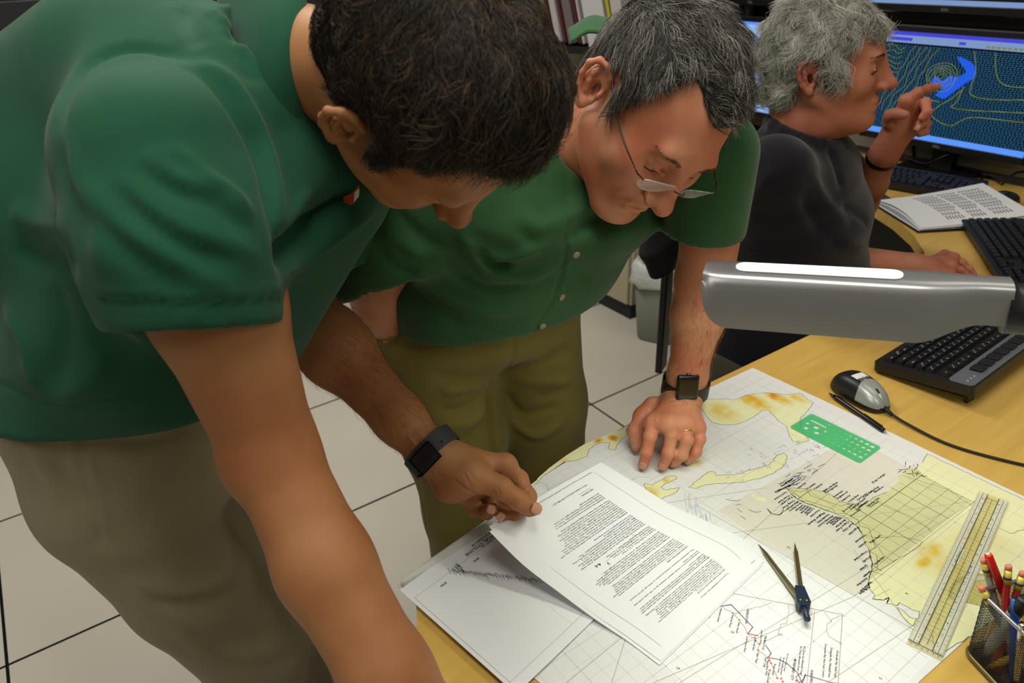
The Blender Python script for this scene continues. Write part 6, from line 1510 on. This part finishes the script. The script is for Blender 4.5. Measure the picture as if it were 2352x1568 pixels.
# ---- shirt
shb=mat('shirt_green',(52,95,58),rough=.85,sheen=.2,noise=.14,nscale=18,bump=.2,bscale=700,spec=.12,bdist=.0005); sm=mat('shirt_seam',(34,70,46),rough=.9)
sy=A3(0.1,1,0)
g=SD()
hemB=A3(.975,-.60,.925)
g.loft([(hemB+A3(0,0,-.05),sy,.178,.135),(hemB+A3(-.01,0,.05),sy,.180,.145),(A3(.92,-.625,1.07),sy,.185,.150),(A3(.855,-.65,1.16),sy,.200,.135),(A3(.84,-.655,1.21),sy,.15,.075),(neB,sy,.08,.06)],k=.02,ks=.05)
hlB=atd(1622,520,1.055); hrB=atd(862,612,1.10)
sl1=SD(); sl1.chain([lsB+A3(.01,.0,.0),hlB],[.060,.057],k=.03)
sl2=SD(); sl2.chain([rsB,rsB*.4+hrB*.6,hrB],[.072,.085,.080],k=.03)
a1=nrm(hlB-lsB); c1=atd(1618,540,1.06); sl1.op(cutbox(c1,a1*.5+nrm(elB-c1)*.5,.2),.004,'s'); sl1.rc(c1-a1*.03,c1+a1*.03,.046,.051,k=.003,mode='s')
a2=nrm(hrB-rsB); c2=atd(892,648,1.08); nn2=nrm(atd(936,735,1.10)-atd(892,648,1.08)); sl2.op(cutbox(c2,nn2,.28),.004,'s'); sl2.rc(c2-nn2*.02,c2+nn2*.05,.050,.066,k=.003,mode='s'); g.op(sl1,.04); g.op(sl2,.05)
g.plane(hemB+A3(-.14,0,.030),A3(-.05,-.1,-1),k=.008); 
g.ell(neB+A3(-.05,.0,.03),(.065,.070,.055),k=.012,mode='s')
lo,hi=bounds([hemB,rsB,lsB,hlB,hrB,neB],.21); V,F=nets(g,lo,hi,.0052); V=lsmooth(V,F,2)
V=folds(V,F,[([(1050,520),(1085,560),(1160,590),(1250,560),(1330,520)],.010,.008),([(1090,560),(1140,610),(1180,600)],.008,-.010),([(1060,540),(1120,620),(1200,640),(1290,600)],.010,.007),([(1010,590),(1060,640),(1130,665),(1220,650)],.010,-.007),
 ([(960,620),(1040,690),(1130,715),(1230,700)],.010,.005),([(1200,480),(1230,520),(1300,500),(1400,430)],.012,.008),([(1180,520),(1230,555),(1310,540),(1400,480)],.010,-.007),
 ([(1302,400),(1302,560),(1290,620),(1270,690),(1225,760)],.0022,-.0035,1),([(1310,400),(1312,560),(1300,625),(1280,695)],.004,.002,1),([(1392,480),(1388,560),(1378,640),(1355,690)],.0016,-.0018,1),([(1345,470),(1340,560),(1330,640),(1305,710)],.0014,-.0012,1),
 ([(1390,510),(1430,512),(1470,500)],.0014,-.0015,1),([(1390,522),(1430,526),(1462,518)],.0014,-.0015,1),([(1560,520),(1600,530),(1650,525),(1700,480)],.0014,-.0015,1),([(1550,495),(1590,510),(1640,505),(1692,460)],.0014,-.0012,1),
 ([(870,520),(930,560),(985,600)],.010,.007),([(850,560),(900,610),(960,630)],.010,-.006),([(900,480),(960,540),(1040,575)],.010,-.006),([(930,640),(1010,712),(1110,752),(1190,766)],.002,-.002,1)])
shirtB=mesh('button_shirt',V,F,shb,Broot,True); TB=bvh(V,F)
bt=mat('button_horn',(150,140,104),rough=.3)
for (x,y) in((1323,584),(1290,682),(1246,748)):
    hcast=TB.ray_cast(Vector(CAM),Vector(ray(x,y)).normalized())
    if hcast[0] is not None:
        p=np.array(hcast[0]); n_=np.array(hcast[1]); n_=n_ if n_@(CAM-p)>0 else -n_
        b=MB(); b.tube([p-n_*.001,p+n_*.0022,p+n_*.0026],[.0055,.0055,.0042],16); bb=b.build('button',bt,shirtB,True)
# collar points
def onB(x,y,off,T=TB,dflt=1.0):
    h_c=T.ray_cast(Vector(CAM),Vector(ray(x,y)).normalized())
    t=h_c[3] if h_c[0] is not None else dflt
    return CAM+nrm(ray(x,y))*(t-off)
patch('collar',[[atd(1300,385,1.02),atd(1318,400,1.01),atd(1345,400,1.0)],[atd(1296,405,1.03),atd(1318,418,1.02),atd(1352,415,1.01)],[atd(1300,425,1.05),atd(1325,432,1.04),atd(1362,425,1.03)]],5,5,shb,Broot,.003)
# back of the collar seen above his ear
patch('collar_back',[[atd(1312,98,1.02),atd(1350,75,1.03),atd(1400,78,1.03),atd(1450,60,1.02)],[atd(1306,70,1.05),atd(1355,40,1.07),atd(1400,44,1.07),atd(1440,36,1.07)],[atd(1316,62,1.10),atd(1360,42,1.12),atd(1400,45,1.12),atd(1436,38,1.12)]],6,6,shb,Broot,.003)
# ---- trousers
olv=mat('olive_cotton',(132,120,60),rough=.8,sheen=.15,noise=.1,nscale=12,bump=.15,bscale=1100,spec=.18,bdist=.0004)
hipRB=A3(1.0,-.505,.86); hipLB=A3(1.0,-.695,.86); knRB=A3(.985,-.525,.50); knLB=A3(.975,-.715,.50); ftRB=A3(1.03,-.53,.09); ftLB=A3(1.02,-.73,.09)
g=SD(); g.loft([(A3(1.0,-.60,1.0),A3(0,1,0),.165,.125),(A3(1.0,-.60,.90),A3(0,1,0),.178,.135)],k=.02,ks=.03)
for a_,k_,f_ in((hipRB,knRB,ftRB),(hipLB,knLB,ftLB)): g.chain([a_,a_*.5+k_*.5,k_,k_*.5+f_*.5,f_],[.100,.094,.082,.076,.074],k=.03)
g.ell(atd(905,745,1.215),(.045,.045,.06),k=.03)
g.plane(A3(0,0,.07),A3(0,0,-1),k=.004)
g.rc(wrB+A3(0,0,.05),wrB+A3(-.01,-.01,-.03),.040,.034,k=.006,mode='s')
lo,hi=bounds([hipRB,hipLB,ftRB,ftLB,A3(1,-.6,1.0)],.2); V,F=nets(g,lo,hi,.0055); V=lsmooth(V,F,2)
V=folds(V,F,[([(1125,868),(1128,960),(1140,1060),(1160,1150)],.010,-.014),([(1178,770),(1182,810),(1168,838),(1140,862)],.003,-.004,1),([(1050,770),(1110,785),(1160,790)],.008,-.007),([(1120,875),(1080,890),(1010,900)],.010,.007),([(1115,860),(1060,870),(990,860)],.010,-.005),([(1160,850),(1220,820),(1300,770)],.009,.008),([(1165,858),(1230,840),(1320,800)],.009,-.006),([(1170,870),(1240,875),(1325,880)],.010,.006),([(1140,900),(1180,970),(1240,1000),(1300,960)],.010,.007),([(1150,890),(1200,950),(1290,930)],.009,-.006),
 ([(1125,930),(1070,970),(1000,975)],.010,.006),([(1120,900),(1060,940),(1000,940)],.009,-.005),([(990,1000),(1060,990),(1110,950)],.010,.005),([(938,640),(945,700),(955,760)],.006,.006),([(930,720),(905,780),(880,790)],.004,-.005,1),([(950,1060),(970,1150),(985,1240)],.0025,-.003,1),([(1215,900),(1260,910),(1320,880)],.010,-.005)])
mesh('trousers',V,F,olv,Broot,True); shoes(Broot,[ftRB,ftLB],A3(-1,0,0))
# ---- glasses
gl=mat('glass_lens',(235,240,238),rough=.03,alpha=.22,spec=.8); gf=mat('glasses_wire',(70,62,50),rough=.3,metal=.8)
s_=1.04
def LB(x,y,z): return Bc+BW@(np.array([x,y,z])*s_)
gz=-.004
for sx in(-1,1):
    b=MB(); n=20; V=[]
    for (off) in(0,.0016):
        for i in range(n):
            a=2*math.pi*i/n; V.append(LB(sx*.034+.026*math.cos(a),.113+off-.006*abs(math.cos(a))**2*(1 if math.cos(a)*sx>0 else .3)+.0060*np.sign(math.sin(a))*abs(math.sin(a))**.8,gz+.0155*np.sign(math.sin(a))*abs(math.sin(a))**.8))
    b.add(V,[tuple(range(n)),tuple(range(2*n-1,n-1,-1))]+[(i,(i+1)%n,n+(i+1)%n,n+i) for i in range(n)]); b.build('lens',gl,Broot)
    b=MB(); b.tube([LB(sx*.059,.110,gz+.004),LB(sx*.068,.104,gz+.006),LB(sx*.071,.095,gz+.007)],.0010,6); b.build('hinge',gf,Broot,True)
    for dz in(0,-.0022):
        b=MB(); b.tube(cr([LB(sx*.071,.095,gz+.007),LB(sx*.078,.06,gz+.010+dz),LB(sx*.0815,.02,.012+dz*.3)],6),.0006,5); b.build('temple_wire',gf,Broot,True)
    b=MB(); b.tube(cr([LB(sx*.0815,.024,.012),LB(sx*.083,.004,.016),LB(sx*.082,-.012,.020),LB(sx*.081,-.026,.008)],5),.0015,7); b.build('temple_tip',blk2,Broot,True)
b=MB(); b.tube(cr([LB(-.009,.116,gz+.002),LB(0,.1225,gz+.005),LB(.009,.116,gz+.002)],5),.0009,6); b.build('bridge',gf,Broot,True)
# ---- hair
face_hair(Bc,BW,1.04,V3,F3,hairm('brow_grey',(96,74,54)),Broot,seed=2,thick=.7)
hB=[hairm('hair_grey_brown',(58,52,46)),hairm('hair_grey',(108,102,94)),hairm('hair_dark_grey',(36,32,29)),hairm('hair_silver',(176,172,164))]
CV,CF_=mk_cap(Bc,BW,'B',.010); mesh('hair',to_w(Bc,BW,CV*1.04),CF_[:,::-1],hB[2],Broot,True)
def flowB(P):
    d=P-np.array([-.03,-.10,.045]); d/=np.linalg.norm(d,axis=1)[:,None]; d[:,2]-=.7*(np.abs(P[:,0])>.066); d[:,0]+=.25; f_=(P[:,1]>.04)[:,None]; d=np.where(f_,np.array([.95,.25,.12])+0*d,d); return d
st=strands('hair_strands',CV,CF_,Bc,BW,'B',26000,.034,.00030,hB,[.36,.30,.26,.08],Broot,seg=6,lift=.30,wave=.30,seed=5,s=1.04,flow=flowB,jit=.16,lfac=lambda P:1-.6*np.clip((P[:,1]-.01)/.04,0,1)*(P[:,0]<-.005)); tag(st,kind='stuff')
# ---------------------------------------------------------------- C: seated man pointing
Cc=A3(.935,-1.406,1.237); CW_=np.array([[.467,-.882,.062],[-.884,-.467,.014],[-.016,.061,.998]]).T
Croot=thing('person','silver-haired man in a dark polo shirt, seated and pointing at the storm map','person',(1.03,-1.36,.0))
lx=A3(.467,-.884,0); fx=A3(-.884,-.467,0)
neC=A3(.965,-1.385,1.09); rsC=A3(.893,-1.235,1.055); lsC=A3(1.07,-1.56,1.05)
erC=A3(.995,-1.40,.802); wrC=atz(2100,612,.790); elC=atd(1972,462,1.86); wlC=atd(2032,352,1.71)
g=SD(); g.chain([rsC*.6+erC*.4,erC],[.050,.046],k=.02); g.chain([erC,erC*.65+wrC*.35,wrC],[.045,.043,.030],k=.02)
mC=[atz(2190,596,.775),atz(2183,612,.779),atz(2178,630,.777),atz(2170,645,.771)]
palm(g,wrC,mC,thick=.012)
for m_,tp in zip(mC,((2238,630),(2240,648),(2232,664),(2218,674))):
    t_=atz(*tp,.752); finger(g,[m_,m_*.6+t_*.4+A3(0,0,.006),m_*.25+t_*.75+A3(0,0,.003),t_],k=.004)
g.chain([wrC*.7+mC[0]*.3,atz(2170,585,.765),atz(2205,590,.755)],[.015,.011,.009],k=.01)
lo,hi=bounds([rsC,erC,wrC,*mC,atz(2240,648,.752)],.07); V1,F1=nets(g,lo,hi,.0032)
g=SD(); g.chain([lsC*.7+elC*.3,elC],[.050,.045],k=.02); g.chain([elC,elC*.6+wlC*.4,wlC],[.044,.042,.030],k=.02)
T1=1.66
def c_(px,py,t=T1): return atd(px,py,t)
mc_=[c_(2082,232,1.63),c_(2096,248,1.65),c_(2106,268,1.67),c_(2108,290,1.68)]
palm(g,wlC,mc_,wr=.028,thick=.0135); g.rc(wlC,c_(2058,290,1.665),.026,.026,k=.02)
finger(g,[mc_[0],c_(2108,213,1.625),c_(2130,205,1.635),c_(2152,198,1.65)],r=(.0130,.0110,.0098,.0082),k=.007)
finger(g,[mc_[1],c_(2126,236,1.615),c_(2130,258,1.600),c_(2118,270,1.605)],r=(.0125,.0108,.0100,.0085),k=.005)
finger(g,[mc_[2],c_(2128,262,1.635),c_(2118,282,1.620),c_(2104,298,1.625)],r=(.0120,.0102,.0094,.0080),k=.005)
finger(g,[mc_[3],c_(2128,284,1.665),c_(2124,302,1.650),c_(2112,308,1.645)],r=(.0112,.0095,.0085,.0072),k=.005)
g.chain([c_(2044,280,1.65),c_(2045,266,1.635),c_(2058,262,1.620),c_(2078,264,1.610)],[.017,.0135,.0118,.0098],k=.008)
lo,hi=bounds([lsC,elC,wlC,c_(2152,198,1.65),c_(2078,264,1.60)],.07); V2,F2=nets(g,lo,hi,.0030)
V3,F3=mk_head(Cc,CW_,lambda g:(g.ell((0,.045,-.088),(.048,.045,.030),k=.03),g.ell((0,.0,-.10),(.055,.060,.04),k=.03),g.rc((-.016,.0985,-.0595),(.016,.0985,-.0595),.0055,.0055,k=.008),g.rc((-.014,.0970,-.072),(.014,.0970,-.072),.006,.006,k=.008),g.rc((-.022,.104,-.0655),(.022,.104,-.0655),.0014,.0014,k=.003,mode='s')),[A3(.965,-1.395,1.12),A3(.985,-1.385,1.05)],h=.0028,s=1.06)
g=SD(); g.loft([(A3(1.03,-1.37,.56),lx,.15,.11),(A3(1.0,-1.40,.80),lx,.15,.12),(A3(.985,-1.40,1.0),lx,.16,.10)],ks=.03)
lo,hi=bounds([A3(1.03,-1.37,.56),A3(.985,-1.4,1.0)],.2); V4,F4=nets(g,lo,hi,.014)
V,F=joinm([(V1,F1),(V2,F2),(V3,F3),(V4,F4)])
mesh('body',V,F,skinC,Croot,True)
nail('fingernail',c_(2105,296,1.617),c_(2104,298,1.625)-c_(2118,282,1.620),CAM-c_(2105,296,1.6),Croot,r=.0075,L=.012)
navy=mat('polo_navy',(19,17,25),rough=.85,sheen=.2,bump=.15,bscale=800,spec=.12,noise=.1,nscale=15)
g=SD(); 
g.loft([(A3(1.02,-1.385,.52),lx,.20,.18),(A3(.985,-1.425,.76),lx,.205,.20),(A3(.97,-1.41,.92),lx,.215,.165),(A3(.97,-1.40,1.02),lx,.205,.125),(neC,lx,.085,.075)],k=.02,ks=.05)
hrC=erC+A3(-.005,.005,.035); sl1=SD(); sl1.chain([rsC,rsC*.4+hrC*.6,hrC],[.078,.088,.082],k=.03); hlC=lsC*.35+elC*.65; sl2=SD(); sl2.chain([lsC,hlC],[.072,.072],k=.03)
sl1.op(cutbox(hrC,nrm(A3(-.1,0,-1)),.25),.004,'s'); sl1.rc(hrC+A3(0,0,.02),hrC-A3(0,0,.04),.062,.072,k=.003,mode='s')
al_=nrm(elC-lsC); sl2.op(cutbox(hlC,al_,.2),.004,'s'); sl2.rc(hlC-al_*.02,hlC+al_*.03,.058,.064,k=.003,mode='s'); g.op(sl1,.05); g.op(sl2,.04)
cn=neC+fx*.012+A3(0,0,.014); rg_=[cn+lx*.070*math.cos(a)+fx*.066*math.sin(a)+A3(0,0,-.022*math.sin(a)) for a in np.linspace(0,2*math.pi,15)]; g.chain(rg_,[.0115]*15,k=.014)
g.plane(A3(1,-1.4,.54),A3(0,0,-1),k=.005); g.ell(neC+fx*.03+A3(0,0,.05),(.060,.060,.065),k=.01,mode='s')
lo,hi=bounds([A3(1.02,-1.385,.52),rsC,lsC,hrC,hlC,neC],.22); V,F=nets(g,lo,hi,.006); V=lsmooth(V,F,2)
V=folds(V,F,[([(1860,400),(1900,470),(1950,520)],.014,.008),([(1840,440),(1880,520),(1940,570)],.014,-.008),([(1880,540),(1960,560),(2030,570)],.012,.007),([(1900,330),(1920,380),(1935,440)],.010,-.006),([(1700,570),(1760,578),(1830,570)],.004,-.003,1),([(1780,380),(1740,450),(1720,540)],.014,.006),([(1930,470),(1980,500),(2030,550)],.010,-.006)])
mesh('polo_shirt',V,F,navy,Croot,True); TC=bvh(V,F)
o_,_,_=wristband(Croot,elC*.1+wlC*.9,nrm(wlC-elC),.034,.032,.010,blk,'bracelet',CR,th=.0025)
olc=mat('trousers_dark_olive',(62,56,44),rough=.85)
g=SD(); hR=A3(.95,-1.29,.54); hL=A3(1.10,-1.50,.54); kR=A3(.60+.0,-1.47,.56); kR=hR+fx*.42; kL=hL+fx*.42
g.loft([(A3(1.03,-1.37,.60),lx,.185,.14),(A3(1.03,-1.37,.52),lx,.19,.16)],k=.03,ks=.03)
for a_,k_ in((hR,kR),(hL,kL)):
    f_=k_+A3(0,0,-.46)+fx*.02; g.chain([a_,k_,k_*.5+f_*.5,f_],[.098,.075,.066,.064],k=.03)
g.plane(A3(0,0,.07),A3(0,0,-1),k=.004)
lo,hi=bounds([hR,hL,kR,kL,kR-A3(0,0,.5),kL-A3(0,0,.5)],.19); V,F=nets(g,lo,hi,.009); mesh('trousers',V,F,olc,Croot,True)
shoes(Croot,[kR+A3(0,0,-.46)+fx*.02,kL+A3(0,0,-.46)+fx*.02],fx)
face_hair(Cc,CW_,1.06,V3,F3,hairm('brow_dark',(60,48,42)),Croot,seed=3,thick=1.3)
hC=[hairm('hair_white',(186,184,174),.5),hairm('hair_silver_grey',(150,148,138),.5),hairm('hair_deep_grey',(104,100,90),.5),hairm('hair_bright',(214,212,204),.4)]  # strand greys mixed over the whole head, the third one darkest
CV,CF_=mk_cap(Cc,CW_,'C',.014); mesh('hair',to_w(Cc,CW_,CV*1.06),CF_[:,::-1],hC[1],Croot,True)
def flowC(P):
    d=np.zeros_like(P); d[:,2]=-1.0*(np.abs(P[:,0])>.035)-.2; d[:,1]=np.where(P[:,1]>.03,.35,-.45); d[:,0]=np.sign(P[:,0])*.3; return d
st=strands('hair_strands',CV,CF_,Cc,CW_,'C',16000,.050,.00046,hC,[.45,.25,.12,.18],Croot,seg=9,lift=.30,wave=1.25,seed=9,s=1.06,flow=flowC,jit=.05,cell=.019); tag(st,kind='stuff')
ew=mat('eye_white',(206,196,188),rough=.2); ei=mat('iris_dark',(34,26,24),rough=.15)
for sx in(-1,1):
    for nm,m_,c0,r0 in(('eye',ew,(.0325*sx,.0870,.0022),(.0098,.0068,.0027)),('iris',ei,(.0345*sx,.0898,.0022),(.0046,.0046,.0029))):
        g=SD(); g.ell(c0,r0,k=.001); V,F=nets(g,np.array(c0)-.013,np.array(c0)+.013,.0012); mesh(nm,to_w(Cc,CW_,V*1.06),F[:,::-1],m_,Croot,True)
# ---- office chair
ocr=thing('office_chair','black padded office chair the silver-haired man sits on','chair',(1.0,-1.44,0))
pad=mat('chair_fabric',(24,23,28),rough=.9)
ctr=A3(1.0,-1.44,0); bk_=A3(1.035,-1.40,0)-fx*.215+lx*.03
g=SD(); g.loft([(bk_+A3(0,0,.745),lx,.15,.035),(bk_+A3(0,0,.82)-fx*.01,lx,.20,.035),(bk_+A3(0,0,.99)-fx*.04,lx,.18,.030)],ks=.02)
lo,hi=bounds([bk_+A3(0,0,.6),bk_+A3(0,0,1.0)],.28); V,F=nets(g,lo,hi,.009); mesh('backrest',V,F,pad,ocr,True)
b=MB(); Rc=np.column_stack([lx,-fx,A3(0,0,1)]); Rc=np.column_stack([lx,np.cross(A3(0,0,1),lx),A3(0,0,1)])
b.box(ctr+A3(0,0,.405),(.40,.40,.07),Rc,.02); b.build('seat',pad,ocr)
b=MB(); b.tube([ctr+A3(0,0,.09),ctr+A3(0,0,.37)],.028,16); b.build('post',blk,ocr,True)
b=MB(); b.box(bk_+A3(0,0,.52)-fx*.035+lx*.10,(.06,.02,.36),Rc,.004); b.build('back_support',blk,ocr)
for s_ in(1,):
    b=MB(); q=ctr+lx*.25*s_; b.tube(cr([q+A3(0,0,.42),q+A3(0,0,.55),q+A3(0,0,.64)],4),.014,8); ar=b.build('arm_post',blk,ocr,True)
    b=MB(); b.box(q+A3(0,0,.655)-fx*.02,(.07,.25,.03),Rc,.01); b.build('armrest',pad,ocr)
for k in range(5):
    a=k*2*math.pi/5+.3; d=A3(math.cos(a),math.sin(a),0); b=MB(); b.tube([ctr+A3(0,0,.10),ctr+d*.29+A3(0,0,.075)],[.022,.016],8); lg_=b.build('foot_spoke',blk,ocr,True)
    b=MB(); q=ctr+d*.29+A3(0,0,.03); n_=A3(-d[1],d[0],0); b.tube([q-n_*.012,q+n_*.012],.029,14); b.build('caster',blk,lg_,True)
